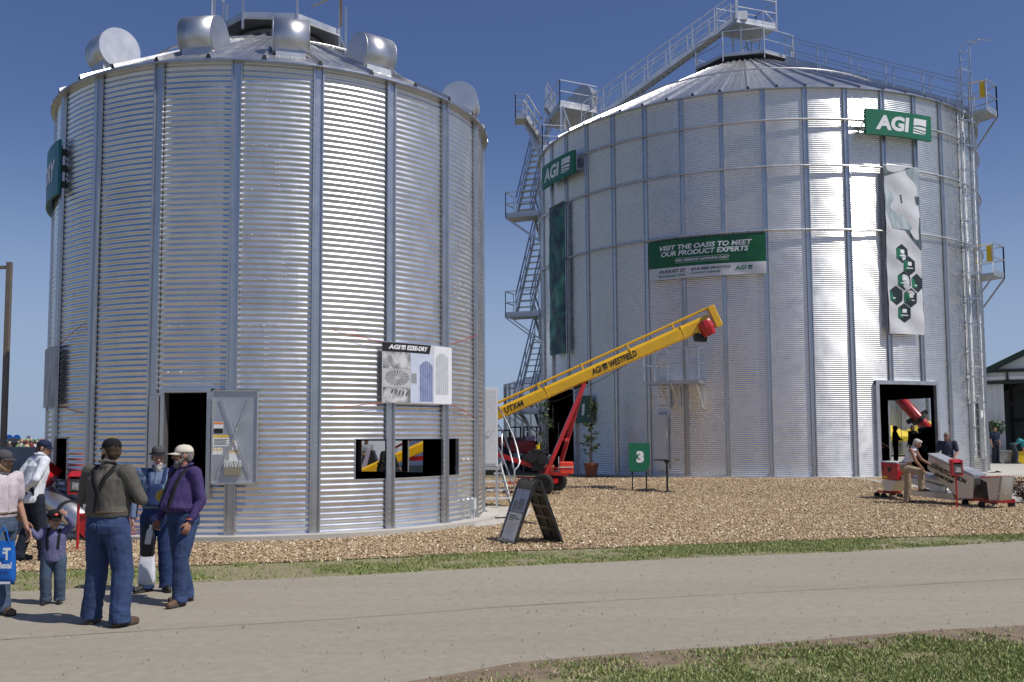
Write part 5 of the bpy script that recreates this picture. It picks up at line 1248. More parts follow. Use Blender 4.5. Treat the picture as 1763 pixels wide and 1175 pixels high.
def grain_pump():
    gl, gr = G(1532, 858), G(1706, 874); ax = (gr-gl); ax.z = 0; L = ax.length; ax.normalize(); nn = Vector((ax.y, -ax.x, 0)); nn = nn if nn.y < 0 else -nn
    t = thing('grain_pump', ((gl+gr)/2), 'silver and red wheeled grain pump with a slanted housing by the large bin door', 'grain pump')
    def Q(px, py, o=0.):                           # point of the machine's centre plane (moved o towards the camera) under a pixel
        d = ray(px, py); C = Vector((0, 0, CH)); P0 = gl+nn*o; return C+d*((P0-C).dot(nn)/d.dot(nn))
    M['pump'] = galv('pump_sheet_steel', .55, .38, .1, (1, .97, .92))
    sh = [Q(*p, .35) for p in ((1598, 784), (1676.6, 821), (1675, 860), (1650, 859.6), (1596, 807))]
    b = MB(); b.prism(sh, -nn*.40); hs = b.build('housing', M['pump'], t); bevel(hs, .02)
    b = MB(); b.prism([sh[0]+nn*.005+up*.01, sh[1]+nn*.005+up*.01, sh[1]+up*.05+nn*.005, sh[0]+up*.05+nn*.005], -nn*.42); b.build('housing_lid', M['galvdull'], t)
    ux = (sh[1]-sh[0]).normalized(); uy = nn.cross(ux); uy = uy if uy.z > 0 else -uy; fn = flat(sh[0], ux, uy, nn)
    Lh = (sh[1]-sh[0]).length
    b = MB(); put_text(b, fn, 'AGI', Lh*.06, -.27, Lh*.12, .12, .2, .04, .008); put_logo(b, fn, Lh*.2, -.27, Lh*.05, .12, .008); b.build('lettering', M['inkgreen'], hs)
    b = MB(); put_text(b, fn, 'HUTCHINSON', Lh*.28, -.27, Lh*.60, .12, .2, .04, .008); put_text(b, fn, 'GRAIN PUMP', Lh*.22, -.42, Lh*.42, .09, .2, .04, .008); b.build('lettering', M['ink'], hs)
    # left hopper
    H1 = [Q(*p, .35) for p in ((1516, 796), (1544, 798), (1545, 827), (1518, 826))]
    b = MB(); b.prism(H1, -nn*.45); rh = b.build('red_hopper', M['red'], t); bevel(rh, .02)
    b = MB(); b.prism([H1[0]+up*.0+nn*.01, H1[1]+nn*.01, H1[1]+up*.03, H1[0]+up*.03], -nn*.47); b.build('hopper_rim', M['galvwhite'], rh)
    f2 = flat(H1[3], (H1[2]-H1[3]).normalized(), up, nn); w2_ = (H1[2]-H1[3]).length; h2 = (H1[0]-H1[3]).length
    b = MB(); put_rect(b, f2, w2_*.08, h2*.08, w2_*.38, h2*.22, .006); b.build('warning_label', M['safety'], rh)
    b = MB(); put_rect(b, f2, w2_*.42, h2*.45, w2_*.62, h2*.72, .006); put_rect(b, f2, w2_*.05, h2*.55, w2_*.14, h2*.75, .006); b.build('black_plate', M['ink'], rh)
    cl = [Q(*p, .3) for p in ((1518, 827), (1545, 828), (1534, 846), (1522, 845))]
    b = MB(); b.prism(cl, -nn*.42); b.build('funnel', M['pump'], t)
    b = MB(); g = gl; b.box((g.x, g.y+.1, .20), (.45, .5, .07)); b.bar((g.x-.2, g.y, .2), (g.x+.3, g.y, .18), .08, .08)
    b.box((g.x, g.y-.1, .28), (.2, .2, .12)); jl = b.build('jack_frame', M['red'], t)
    for s in (-1, 1): add_wheel(t, Vector((g.x+.22*s, g.y-.15, .09)), (0, 1, 0), .085, .07, M['dark']); add_wheel(t, Vector((g.x+.22*s, g.y+.35, .09)), (0, 1, 0), .085, .07, M['dark'])
    # tubes
    b = MB(); b.tube(Q(1550, 812, .0), Q(1635, 834, .0), .17, n=14); b.build('conveyor_tube', M['pump'], t, smooth=True)
    b = MB(); b.bar(Q(1552, 823, .2), Q(1625, 843, .2), .08, .14); b.build('side_rail', M['galvdull'], t)
    b = MB(); b.prism([Q(*p, .3) for p in ((1568, 845), (1640, 850), (1645, 862), (1568, 853))], -nn*.5); b.build('lower_channel', M['pump'], t)
    b = MB(); b.prism([Q(*p, .1) for p in ((1600, 842), (1612, 838), (1638, 852), (1600, 846))], -nn*.3); b.build('gusset', M['galv'], t)
    # right-hand hopper
    H2 = [Q(*p, .45) for p in ((1683, 822), (1724, 821), (1720, 849), (1718, 862), (1703, 863), (1701, 850), (1699, 831))]
    b = MB(); F_ = H2; b.prism(F_, nn*-.05); b.prism([p-nn*.37 for p in F_], nn*-.05); b.prism([H2[1], H2[2], H2[2]-nn*.42, H2[1]-nn*.42], (ax*-.04)); b.prism([H2[2], H2[3], H2[3]-nn*.42, H2[2]-nn*.42], (ax*-.04)); b.prism([H2[3], H2[4], H2[4]-nn*.42, H2[3]-nn*.42], up*.03)
    ho = b.build('intake_hopper', M['pump'], t)
    b = MB(); zt = H2[1].z-.03; c = (H2[0]+H2[1])/2-nn*.45; b.prism([H2[0]+ax*.02-up*.02, H2[1]-ax*.06-up*.02, H2[1]-ax*.06-up*.02-nn*.40, H2[0]+ax*.02-up*.02-nn*.40], up*.012)
    for i in range(7): q_ = H2[0].lerp(H2[1], (i+1)/8); b.bar(q_, q_-nn*.41, .02, .03)
    b.build('red_grate', M['red'], ho)
    b = MB(); b.bar(Q(1703, 851, .455), Q(1732, 850, .455), .02, .03); b.build('hopper_seam', M['galvwhite'], ho)
    b = MB(); b.prism([Q(*p, .2) for p in ((1688, 824), (1703, 832), (1703, 862), (1696, 862), (1688, 845))], -nn*.5); b.build('black_boot', M['black'], t)
    b = MB(); g = gr; b.bar((g.x-.35, g.y-.2, .16), (g.x+.42, g.y-.3, .18), .10, .09); b.bar((g.x-.30, g.y+.6, .16), (g.x+.42, g.y+.5, .18), .10, .09); b.bar((g.x, g.y-.25, .2), (g.x, g.y+.55, .2), .08, .08); b.build('jack_frame', M['red'], t)
    for s in (-1, 1): add_wheel(t, Vector((g.x+.36*s, g.y-.28, .085)), (0, 1, 0), .08, .07, M['dark']); add_wheel(t, Vector((g.x+.36*s, g.y+.55, .085)), (0, 1, 0), .08, .07, M['dark'])
    return Q
PQ = grain_pump()
# auger at the left edge: galvanised tube, red hoppers, steel funnel
def left_auger():
    Y = 17.3; t = thing('portable_auger', (-8.0, Y, 0), 'galvanised portable auger with red hoppers at the left edge of the small bin', 'grain auger')
    a, c = D(60, 838, 18.4), D(153, 908, 16.9); b = MB(); b.tube(a, c, .19, n=20); b.build('tube', M['galv'], t, smooth=True)
    b = MB(); m = a.lerp(c, .62); b.tube(m, a.lerp(c, .66), .205, n=20); b.tube(a.lerp(c, .98), c, .21, n=20); b.build('clamp_band', M['dark'], t)
    Y2 = 16.7; hp = [D(*p, Y2) for p in ((136, 886), (170, 884), (176, 929), (148, 932), (133, 915))]
    b = MB(); b.prism(hp, (0, .6, .0)); h_ = b.build('intake_hopper', M['red'], t); bevel(h_, .02)
    b = MB(); b.bar(hp[0], hp[1], .06, .04); b.bar(hp[1], hp[2], .05, .04); b.build('hopper_lip', M['red'], h_)
    hp = [D(*p, 17.6) for p in ((60, 803), (87, 822), (84, 826), (68, 846), (58, 838))]
    b = MB(); b.prism(hp, (0, .5, .1)); h_ = b.build('red_hopper', M['red'], t)
    b = MB(); p, q_ = D(62, 815, 17.58), D(80, 828, 17.58); b.bar(p, q_, .02, .04); b.build('white_stripe', M['white'], h_)
    tl, tr, bl, br = D(2, 772, 19.2), D(76, 772, 19.2), D(24, 868, 19.2), D(54, 868, 19.2)
    b = MB(); V = [tl, tr, br, bl]; off = Vector((0, .9, 0)); b.add([*V, tl+off, tr+off, br+off*.5, bl+off*.5], ((3, 2, 1, 0), (4, 5, 6, 7), (0, 1, 5, 4), (1, 2, 6, 5), (3, 0, 4, 7))); b.bar(tl, tr, .04, .05); b.bar(tl+(tr-tl)*.12, bl.lerp(br, .2), .03, .03); b.build('steel_funnel', mat('blue_grey_steel', (.13, .17, .24), .5, .4, .1, 4), t)
    b = MB()
    for p in (D(6, 900, 19.0), D(70, 900, 19.0)): b.bar(Vector((p.x, p.y, 0)), Vector((p.x*.99, p.y, 1.3)), .06, .06)
    b.bar((D(6, 900, 19.).x, 19.3, 1.0), (D(70, 900, 19.).x, 19.3, 1.0), .05, .05); b.build('leg', M['dark'], t)
left_auger()
# street lamp
def lamp():
    Y = 24.; p = D(8, 700, Y); zt = D(12, 452, Y).z; t = thing('street_lamp', (p.x, Y, 0), 'brown square lamp post at the left edge of the photo', 'street lamp')
    b = MB(); b.bar((p.x, Y, 0), (p.x, Y, zt), .115, .115); b.build('pole', M['brown'], t)
    b = MB(); b.bar((p.x, Y, zt-.13), (p.x-.5, Y, zt-.13), .08, .08); b.build('arm', M['brown'], t)
    b = MB(); b.box((p.x-.75, Y, zt-.12), (.55, .35, .14)); hd_ = b.build('lamp_head', M['brown'], t); bevel(hd_, .02)
    b = MB(); b.box((p.x-.75, Y, zt-.2), (.42, .26, .02)); b.build('lens', M['paper'], hd_)
    b = MB(); b.box((p.x, Y, .03), (.36, .36, .06)); b.build('base_plate', M['brown'], t)
lamp()
# plants
def leaves(b, c, r, n, s, sq=(1, 1, 1)):
    for _ in range(n):
        v = Vector((random.gauss(0, 1), random.gauss(0, 1), random.gauss(0, 1))).normalized()*r*random.random()**.5
        p = Vector(c)+Vector((v.x*sq[0], v.y*sq[1], v.z*sq[2])); a = Vector((random.gauss(0, 1), random.gauss(0, 1), random.gauss(0, .6))).normalized()
        e = a.cross(Vector((random.gauss(0, 1), random.gauss(0, 1), random.gauss(0, 1)))).normalized(); k = s*random.uniform(.6, 1.3)
        b.add([p-a*k, p+e*k*.45, p+a*k, p-e*k*.45], [(0, 1, 2, 3)])
def potted(px, pyb, pyt, pot_r, pot_h, label, spread, pot=True, seed=1, n=26):
    random.seed(seed); g = G(px, pyb); g.z = gz(g.x, g.y)+.03; t = thing('potted_plant', g, label, 'potted plant', 'potted shrubs by the left doorway'); H_ = D(px, pyt, g.y).z-g.z
    b = MB(); b.lathe([(.001, 0), (pot_r*.72, 0), (pot_r*.95, pot_h*.82), (pot_r*1.05, pot_h*.82), (pot_r*1.08, pot_h), (pot_r*.95, pot_h), (pot_r*.9, pot_h*.85), (.001, pot_h*.85)], g, n=24); b.build('pot', M['terracotta'], t, smooth=False)
    st = MB(); lf = MB(); top = g+up*H_; prev = g+up*pot_h*.8; pts = [prev]
    for i in range(6): pts.append(g+up*(pot_h*.8+(H_-pot_h*.8)*(i+1)/6)+Vector((random.gauss(0, .05), random.gauss(0, .05), 0)))
    st.path(pts, [.02, .018, .015, .012, .010, .008, .005], n=6)
    for i in range(n):
        f = random.uniform(.12, 1); k = min(5, int(f*6)); p = pts[k].lerp(pts[k+1], f*6-k if f < 1 else 1); a = random.random()*6.28; l = spread*random.uniform(.4, 1)*(1.15-f*.8)
        q_ = p+Vector((math.cos(a)*l, math.sin(a)*l, l*random.uniform(.1, .8))); st.path([p, p.lerp(q_, .5)+up*.02, q_], [.007, .005, .003], n=4)
        for j in range(3): leaves(lf, p.lerp(q_, .4+.3*j), .10, 6, .060)
    st.build('stem', M['bark'], t); lf.build('foliage', M['leaf'], t)
potted(1018, 821, 682, .27, .46, 'slender green shrub in a terracotta pot to the right of the 1 sign', .48, seed=5, n=26)
potted(940, 826, 695, .27, .46, 'dark green shrub standing in front of the left doorway behind the auger engine', .42, seed=9, n=13)
def bush():
    random.seed(3); g = G(1776, 868); t = thing('bush', g, 'low dark red leafed bush at the right edge of the wood chips', 'bush'); lf = MB(); st = MB()
    for i in range(34):
        a = random.random()*6.28; l = random.uniform(.25, .62); q_ = Vector((g.x+math.cos(a)*l*1.0, g.y+math.sin(a)*l*.9, random.uniform(.15, .62))); st.path([g+up*.02, g.lerp(q_, .6)+up*.05, q_], [.012, .008, .004], n=4); leaves(lf, q_, .16, 34, .035); leaves(lf, g.lerp(q_, .6), .14, 16, .035)
    st.build('stem', M['bark'], t); lf.build('foliage', M['leafred'], t)
bush()
# ---------------------------------------------------------------- people
def sph(b, c, r, M3=None, n=12, m=8):
    rx, ry, rz = r if hasattr(r, '__len__') else (r, r, r); V = []; c = Vector(c)
    for j in range(1, m):
        ph = math.pi*j/m
        for i in range(n):
            t = 2*math.pi*i/n; v = Vector((rx*math.sin(ph)*math.cos(t), ry*math.sin(ph)*math.sin(t), rz*math.cos(ph))); V.append((M3 @ v if M3 is not None else v)+c)
    for s in (1, -1):
        v = Vector((0, 0, s*rz)); V.append((M3 @ v if M3 is not None else v)+c)
    T, Bo = len(V)-2, len(V)-1
    Fc = [(j*n+i, (j+1)*n+i, (j+1)*n+(i+1) % n, j*n+(i+1) % n) for j in range(m-2) for i in range(n)]
    Fc += [(T, i, (i+1) % n) for i in range(n)]+[(Bo, (m-2)*n+(i+1) % n, (m-2)*n+i) for i in range(n)]
    b.add(V, Fc)
def cap(b, p0, p1, r0, r1, n=12):
    b.tube(p0, p1, r0, r1, n=n); sph(b, p0, r0, n=n, m=6); sph(b, p1, r1, n=n, m=6)
def limb(b, P, R_l, n=12):
    for i in range(len(P)-1): cap(b, P[i], P[i+1], R_l[i], R_l[i+1], n)
def loft(b, rings, n=20):                          # rings: (centre, rx, ry, yaw)
    V = []
    for c, rx, ry, yaw in rings:
        c = Vector(c)
        for i in range(n):
            t = 2*math.pi*i/n; x, y = rx*math.cos(t), ry*math.sin(t); V.append(c+Vector((x*math.cos(yaw)-y*math.sin(yaw), x*math.sin(yaw)+y*math.cos(yaw), 0)))
    m = len(rings); b.add(V, [(k*n+i, k*n+(i+1) % n, (k+1)*n+(i+1) % n, (k+1)*n+i) for k in range(m-1) for i in range(n)]+[tuple(range(n-1, -1, -1)), tuple(range((m-1)*n, m*n))])
def remesh(name, b, vox, m, parent, smooth=6, wr=0., wsc=14., wst=(1, 1, 1), paint=None, mats=None):
    o = mk(name, b.V, b.F); md = o.modifiers.new('r', 'REMESH'); md.mode = 'VOXEL'; md.voxel_size = vox
    if smooth: ms = o.modifiers.new('s', 'SMOOTH'); ms.factor = .5; ms.iterations = smooth
    bpy.context.view_layer.update()
    me = bpy.data.meshes.new_from_object(o.evaluated_get(bpy.context.evaluated_depsgraph_get()))
    old = o.data; bpy.data.objects.remove(o); bpy.data.meshes.remove(old); me.name = name
    if wr:
        n = len(me.vertices); co = np.zeros(n*3, np.float32); no = np.zeros(n*3, np.float32); me.vertices.foreach_get('co', co); me.vertices.foreach_get('normal', no)
        co = co.reshape(-1, 3); no = no.reshape(-1, 3); sd = random.random()*50
        d = np.array([noise.noise(Vector((x*wst[0]*wsc+sd, y*wst[1]*wsc, z*wst[2]*wsc)))+.5*noise.noise(Vector((x*wst[0]*wsc*2.3, y*wst[1]*wsc*2.3+sd, z*wst[2]*wsc*2.3))) for x, y, z in co])
        amp = wr(co) if callable(wr) else wr
        co = co+no*(d*amp)[:, None]; me.vertices.foreach_set('co', co.astype(np.float32).ravel())
    for k in (mats or [m]): me.materials.append(k)
    if paint:
        idx = np.zeros(len(me.polygons), np.int32); ce = np.zeros(len(me.polygons)*3, np.float32); me.polygons.foreach_get('center', ce); ce = ce.reshape(-1, 3)
        for c, r, mi in paint:
            d = ((ce-np.array(c)[None])/np.array(r)[None]); idx[(d*d).sum(1) < 1] = mi
        me.polygons.foreach_set('material_index', idx)
    me.polygons.foreach_set('use_smooth', np.ones(len(me.polygons), dtype=bool)); me.update()
    o = bpy.data.objects.new(name, me); col.objects.link(o)
    if parent: o.parent = parent
    return o
M['skin'] = mat('skin', (.42, .235, .165), .5, 0, .10, 12, spec=.4)
M['skintan'] = mat('tanned_skin', (.34, .17, .11), .5, 0, .10, 12, spec=.4)
M['eye'] = mat('eye_dark', (.03, .02, .018), .25)
M['eyew'] = mat('eye_white', (.65, .62, .58), .3)
M['lip'] = mat('lips', (.32, .12, .10), .5)
def cloth(name, c, var=.12, sc=9, rough=.85, bump=.25): return mat(name, c, rough, 0, var, sc, bump=bump, bscale=160, spec=.2)
M['denim'] = cloth('blue_denim', (.036, .060, .135), .28, 7); M['denimdark'] = cloth('dark_denim', (.018, .022, .035), .25, 7); M['denimlight'] = cloth('washed_denim', (.065, .095, .15), .25, 7)
M['denimbib'] = cloth('bib_denim', (.025, .045, .125), .22, 7)
M['olive'] = cloth('grey_olive_cotton', (.105, .098, .085)); M['chambray'] = cloth('chambray_blue', (.13, .18, .28)); M['purple'] = cloth('purple_cotton', (.060, .042, .135)); M['lavender'] = cloth('lavender_check', (.13, .13, .25), .30, 34)
M['whitecloth'] = cloth('white_cotton', (.66, .68, .73), .05); M['pinkplaid'] = cloth('pale_plaid', (.52, .46, .48), .12, 25); M['khaki'] = cloth('khaki_cotton', (.34, .27, .18)); M['navy'] = cloth('navy_cotton', (.018, .025, .06)); M['slate'] = cloth('dark_slate_cotton', (.045, .05, .075)); M['grey'] = cloth('grey_cotton', (.20, .21, .23)); M['blackc'] = cloth('black_cotton', (.012, .012, .014)); M['cream'] = cloth('cream_cotton', (.62, .57, .48), .06); M['felt'] = cloth('grey_felt', (.075, .075, .08), .1); M['greycap'] = cloth('grey_cap_cotton', (.075, .07, .075)); M['turq'] = cloth('turquoise_cotton', (.03, .32, .36)); M['elastic'] = cloth('black_elastic', (.02, .02, .022), .1)
M['hairgrey'] = mat('grey_hair', (.24, .22, .20), .8, 0, .35, 60, bump=.6, bscale=200); M['hairwhite'] = mat('white_hair', (.55, .52, .48), .8, 0, .2, 60, bump=.6, bscale=200); M['hairbrown'] = mat('brown_hair', (.06, .035, .02), .8, 0, .35, 60, bump=.6, bscale=200); M['hairblond'] = mat('fair_hair', (.25, .16, .08), .8, 0, .3, 60)
M['leather'] = mat('brown_leather', (.10, .055, .03), .6, 0, .3, 20); M['shoeblack'] = mat('black_leather', (.015, .014, .013), .5, 0, .3, 20); M['sole'] = mat('shoe_sole', (.05, .045, .04), .9)

def person(loc, yaw, H, label, pose=None, top=None, legs=None, shoes=None, hat=None, hair=None, beard=None, skin='skin', sleeve='long', group=None, belly=0., vox=.0062, susp=None, bib=None, build=1., name='person', tuck=True, finger=True, hs=1., lw=1.12, tail=.12):
    """local frame: feet on z = 0, facing -Y, +X is the side nearer the right of the picture when facing the camera"""
    J = dict(hipL=(-.095, 0, .93), hipR=(.095, 0, .93), kneeL=(-.105, -.02, .50), kneeR=(.105, -.02, .50), ankL=(-.115, .02, .08), ankR=(.115, .02, .08),
             shL=(-.195, .01, 1.44), shR=(.195, .01, 1.44), elL=(-.245, .03, 1.15), elR=(.245, .03, 1.15), wrL=(-.25, -.05, .90), wrR=(.25, -.05, .90),
             pel=(0, 0, .96), chest=(0, 0, 1.27), neck=(0, .01, 1.49), head=(0, -.015, 1.63), hyaw=0., hpitch=0., hroll=0., toeL=-.12, toeR=.12, twist=0., handL=None, handR=None)
    J.update(pose or {}); V3 = lambda k: Vector(J[k])
    S = H/1.75; t = thing(name, loc, label, 'person', group, yaw); t.scale = (S, S, S)
    bw = build; tw = J['twist']
    # ---- body: one continuous surface
    b = ML(); pel, ch, nk, hd = V3('pel'), V3('chest'), V3('neck'), V3('head')
    loft(b, [(pel-Vector((0, 0, .09)), .13, .10, 0), (pel, .155*bw, .105*bw, 0), (pel.lerp(ch, .45)+Vector((0, -.01, 0)), .135*bw, .10*bw, tw*.5), (ch, .155*bw, .105*bw, tw), (ch+Vector((0, 0, .12)), .165*bw, .095*bw, tw), (nk-Vector((0, 0, .06)), .11, .07, tw), (nk-Vector((0, 0, .02)), .06, .06, tw)])
    cap(b, nk-Vector((0, 0, .06)), hd-Vector((0, -.01, .06)), .058, .052)
    for s in 'LR':
        limb(b, [V3('sh'+s), V3('el'+s), V3('wr'+s)], [.055*bw, .041, .027]); cap(b, ch+Vector((0, 0, .13)), V3('sh'+s), .06, .055)
        limb(b, [V3('hip'+s), V3('knee'+s), V3('ank'+s)], [.085*bw, .055, .036])
        a = V3('ank'+s); ty = J['toe'+s]; f = Vector((math.sin(ty), -math.cos(ty), 0)); cap(b, a-Vector((0, 0, .03)), a+f*.13-Vector((0, 0, .045)), .035, .03)
    Rh = Matrix.Rotation(J['hyaw'], 3, 'Z') @ Matrix.Rotation(J['hroll'], 3, 'Y') @ Matrix.Rotation(J['hpitch'], 3, 'X')
    Rh = Rh*hs; hp = lambda x, y, z: hd+Rh @ Vector((x, y, z))
    sph(b, hp(0, .012, .02), (.074, .094, .098), Rh, 20, 14); sph(b, hp(0, -.022, -.035), (.056, .066, .072), Rh, 16, 10); sph(b, hp(0, -.055, -.085), (.030, .026, .022), Rh)
    sph(b, hp(0, -.082, .028), (.050, .014, .012), Rh); cap(b, hp(0, -.086, .018), hp(0, -.112, -.020), .009, .014); 
    for sx in (-1, 1):
        sph(b, hp(sx*.036, -.070, -.018), (.022, .018, .018), Rh); sph(b, hp(sx*.080, .008, -.002), (.010, .021, .032), Rh); sph(b, hp(sx*.012, -.104, -.022), (.009, .010, .008), Rh)
        sph(b, hp(sx*.030, -.080, .006), (.013, .012, .010), Rh)
    sph(b, hp(0, -.088, -.052), (.024, .010, .006), Rh); sph(b, hp(0, -.086, -.064), (.020, .010, .007), Rh)
    paint = []
    for sx in (-1, 1):
        paint += [(hp(sx*.031, -.088, .006), (.014*hs, .02*hs, .0075*hs), 2), (hp(sx*.031, -.090, .006), (.007*hs, .02*hs, .008*hs), 1), (hp(sx*.032, -.092, .031), (.020*hs, .02*hs, .006*hs), 3)]
    paint += [(hp(0, -.094, -.058), (.024, .018, .009), 4)]
    # hands
    for s in 'LR':
        w0, e0 = V3('wr'+s), V3('el'+s); d = (w0-e0).normalized(); h = J['hand'+s] or {}
        d = Vector(h['dir']).normalized() if 'dir' in h else d
        pn = Vector(h.get('palm', (1 if s == 'L' else -1, 0, 0))); pn = (pn-d*pn.dot(d)).normalized(); ac = d.cross(pn).normalized(); thumb = h.get('thumb', 1 if s == 'L' else -1)
        # ac runs across the palm; thumb on its + or - side
        pc = w0+d*.055; Mh = Matrix((ac, pn, d)).transposed(); sph(b, pc, (.040, .017, .052), Mh); sph(b, pc+d*.02, (.042, .015, .035), Mh); curl = h.get('curl', .35)
        if finger:
            for i, (fx, fl) in enumerate(((-.033, .060), (-.0115, .075), (.0115, .082), (.033, .074))):
                fx2 = fx*(-thumb); q0 = w0+d*.092+ac*fx2; k1 = curl; d1_ = (d*math.cos(k1)+pn*math.sin(k1)+ac*(fx2*2.2)).normalized(); q1 = q0+d1_*fl*.5; k2 = curl*2.3; d2_ = (d*math.cos(k2)+pn*math.sin(k2)+ac*(fx2*2.2)).normalized(); q2 = q1+d2_*fl*.5
                limb(b, [q0, q1, q2], [.0095, .0088, .0075], 8)
            q0 = w0+d*.035+ac*(.028*thumb); q1 = q0+(d*.6+ac*thumb*.7+pn*.35).normalized()*.038; q2 = q1+(d*.85+ac*thumb*.25+pn*.4).normalized()*.032; limb(b, [q0, q1, q2], [.014, .012, .009], 8)
        else: sph(b, w0+d*.12, (.035, .014, .045), Mh)
    sk = M[skin]; hm = M[hair] if hair else M['hairgrey']
    body = remesh('body', b, vox, sk, t, 3, paint=paint, mats=[sk, M['eye'], M['eyew'], hm, M['lip']])
    # ---- trousers
    if legs:
        b = ML(); loft(b, [(pel-Vector((0, 0, .10)), .165*bw, .13*bw, 0), (pel-Vector((0, 0, .03)), .178*bw, .135*bw, 0), (pel+Vector((0, 0, .07)), .160*bw, .120*bw+belly*.3, 0), (pel+Vector((0, -belly*.1, .12)), .152*bw, .118*bw+belly*.3, 0)])
        for s in 'LR':
            limb(b, [V3('hip'+s)-Vector((0, 0, .02)), V3('knee'+s), V3('ank'+s)+Vector((0, 0, .045))], [.104*bw, .078*lw, .072*lw]); a = V3('ank'+s); b.tube(a+Vector((0, 0, .05)), a-Vector((0, 0, .035)), .073*lw, .078*lw, n=14)
        zk = min(J['kneeL'][2], J['kneeR'][2])
        remesh('trousers', b, vox*1.25, M[legs], t, 4, wr=lambda co: .0042+.011*np.clip((zk*.6-co[:, 2])/.30, 0, 1)+.004*np.clip((co[:, 2]-.80)/.1, 0, 1), wsc=12, wst=(1, 1, 1.25))
        trs = bpy.data.objects[-1] if False else [o for o in t.children if o.name.startswith('trousers')][-1]
    # ---- shirt
    shirt = None
    if top:
        b = ML(); lo = pel+Vector((0, 0, .055 if tuck else -tail)); q = 1.0
        fb = Vector((0, -belly, 0))
        loft(b, [(lo, .172*bw, .130*bw+belly*.4, 0), (lo+Vector((0, 0, .05))+fb*.4, .180*bw, .140*bw+belly*.8, 0), (pel.lerp(ch, .5)+fb*.4, .172*bw, .132*bw+belly*.8, tw*.5), (ch+fb*.12, .182*bw, .132*bw+belly*.3, tw), (ch+Vector((0, 0, .10)), .190*bw, .122*bw, tw), (ch.lerp(nk, .78), .158*bw, .098, tw), (nk+Vector((0, 0, .0)), .066, .068, tw)])
        if sleeve: 
            for s in 'LR':
                sh, el, wr_ = V3('sh'+s), V3('el'+s), V3('wr'+s); cap(b, ch+Vector((0, 0, .125)), sh, .076, .068*bw)
                if sleeve == 'long': limb(b, [sh, el, el.lerp(wr_, .94)], [.068*bw, .055, .043])
                elif sleeve == 'short': limb(b, [sh, sh.lerp(el, .72)], [.076*bw, .068])
                elif sleeve == 'rolled': limb(b, [sh, el, el.lerp(wr_, .25)], [.076*bw, .060, .054])
        limb(b, [nk+Vector((0, .03, .0)), nk+Vector((0, .025, .03))], [.062, .058])
        shirt = remesh('shirt', b, vox*1.25, M[top], t, 4, wr=.0090, wsc=10, wst=(1.1, 1.1, .6))
        b = ML()                                   # collar
        cpts = [nk+Vector((.072*math.sin(a)*1.0, -.078*math.cos(a)+.012, .012+.022*math.cos(a/2+math.pi/2)**2+(.02 if abs(a) > 1 else 0))) for a in np.linspace(-2.9, 2.9, 13)]
        b.path([nk+Matrix.Rotation(J['twist'], 3, 'Z') @ (p-nk) for p in cpts], .012, n=6); b.build('collar', M[top], t)
    # ---- shoes
    if shoes:
        for s in 'LR':
            b = ML(); a = V3('ank'+s); ty = J['toe'+s]; f = Vector((math.sin(ty), -math.cos(ty), 0)); g = a.z-.08; z = lambda v: Vector((0, 0, v+g))
            a0 = Vector((a.x, a.y, 0)); cap(b, a0-f*.03+z(.055), a0+f*.10+z(.05), .045, .040); cap(b, a0+f*.10+z(.045), a0+f*.175+z(.038), .042, .032); cap(b, a0-f*.01+z(.11), a0+z(.06), .045, .045)
            sides = f.cross(Vector((0, 0, 1))); b.prism([a0-f*.08-sides*.036+z(.003), a0+f*.09-sides*.047+z(.003), a0+f*.185-sides*.03+z(.003), a0+f*.205+z(.003), a0+f*.185+sides*.03+z(.003), a0+f*.09+sides*.047+z(.003), a0-f*.08+sides*.036+z(.003)], (0, 0, .028))
            remesh('shoe', b, .008, M[shoes], t, 2, mats=[M[shoes], M['sole']], paint=[(a0+f*.06+z(.0), (.25, .25, .026), 1)])
    # ---- hair, beard, hat
    if hair:
        b = ML(); sph(b, hp(0, .028, .030), (.080, .090, .094), Rh, 20, 12); sph(b, hp(0, .060, -.02), (.066, .050, .062), Rh)
        for sx in (-1, 1): sph(b, hp(sx*.070, -.004, .0), (.012, .026, .040), Rh)
        if not hat: sph(b, hp(.02, -.035, .085), (.060, .055, .034), Rh)
        remesh('hair', b, .009, M[hair], t, 2, wr=.006, wsc=40)
    if beard:
        b = ML(); L_ = beard[1]
        sph(b, hp(0, -.060, -.085-L_*.35), (.042, .036, .034+L_*.5), Rh, 14, 10); sph(b, hp(0, -.062, -.075), (.050, .034, .030), Rh)
        if beard[2]:
            for sx in (-1, 1): limb(b, [hp(sx*.068, -.010, -.02), hp(sx*.060, -.030, -.060), hp(sx*.03, -.06, -.09)], [.014, .022, .026], 8)
            limb(b, [hp(-.03, -.090, -.050), hp(0, -.097, -.042), hp(.03, -.090, -.050)], [.007, .009, .007], 8)
        remesh('beard', b, .008, M[beard[0]], t, 2, wr=.007, wsc=45)
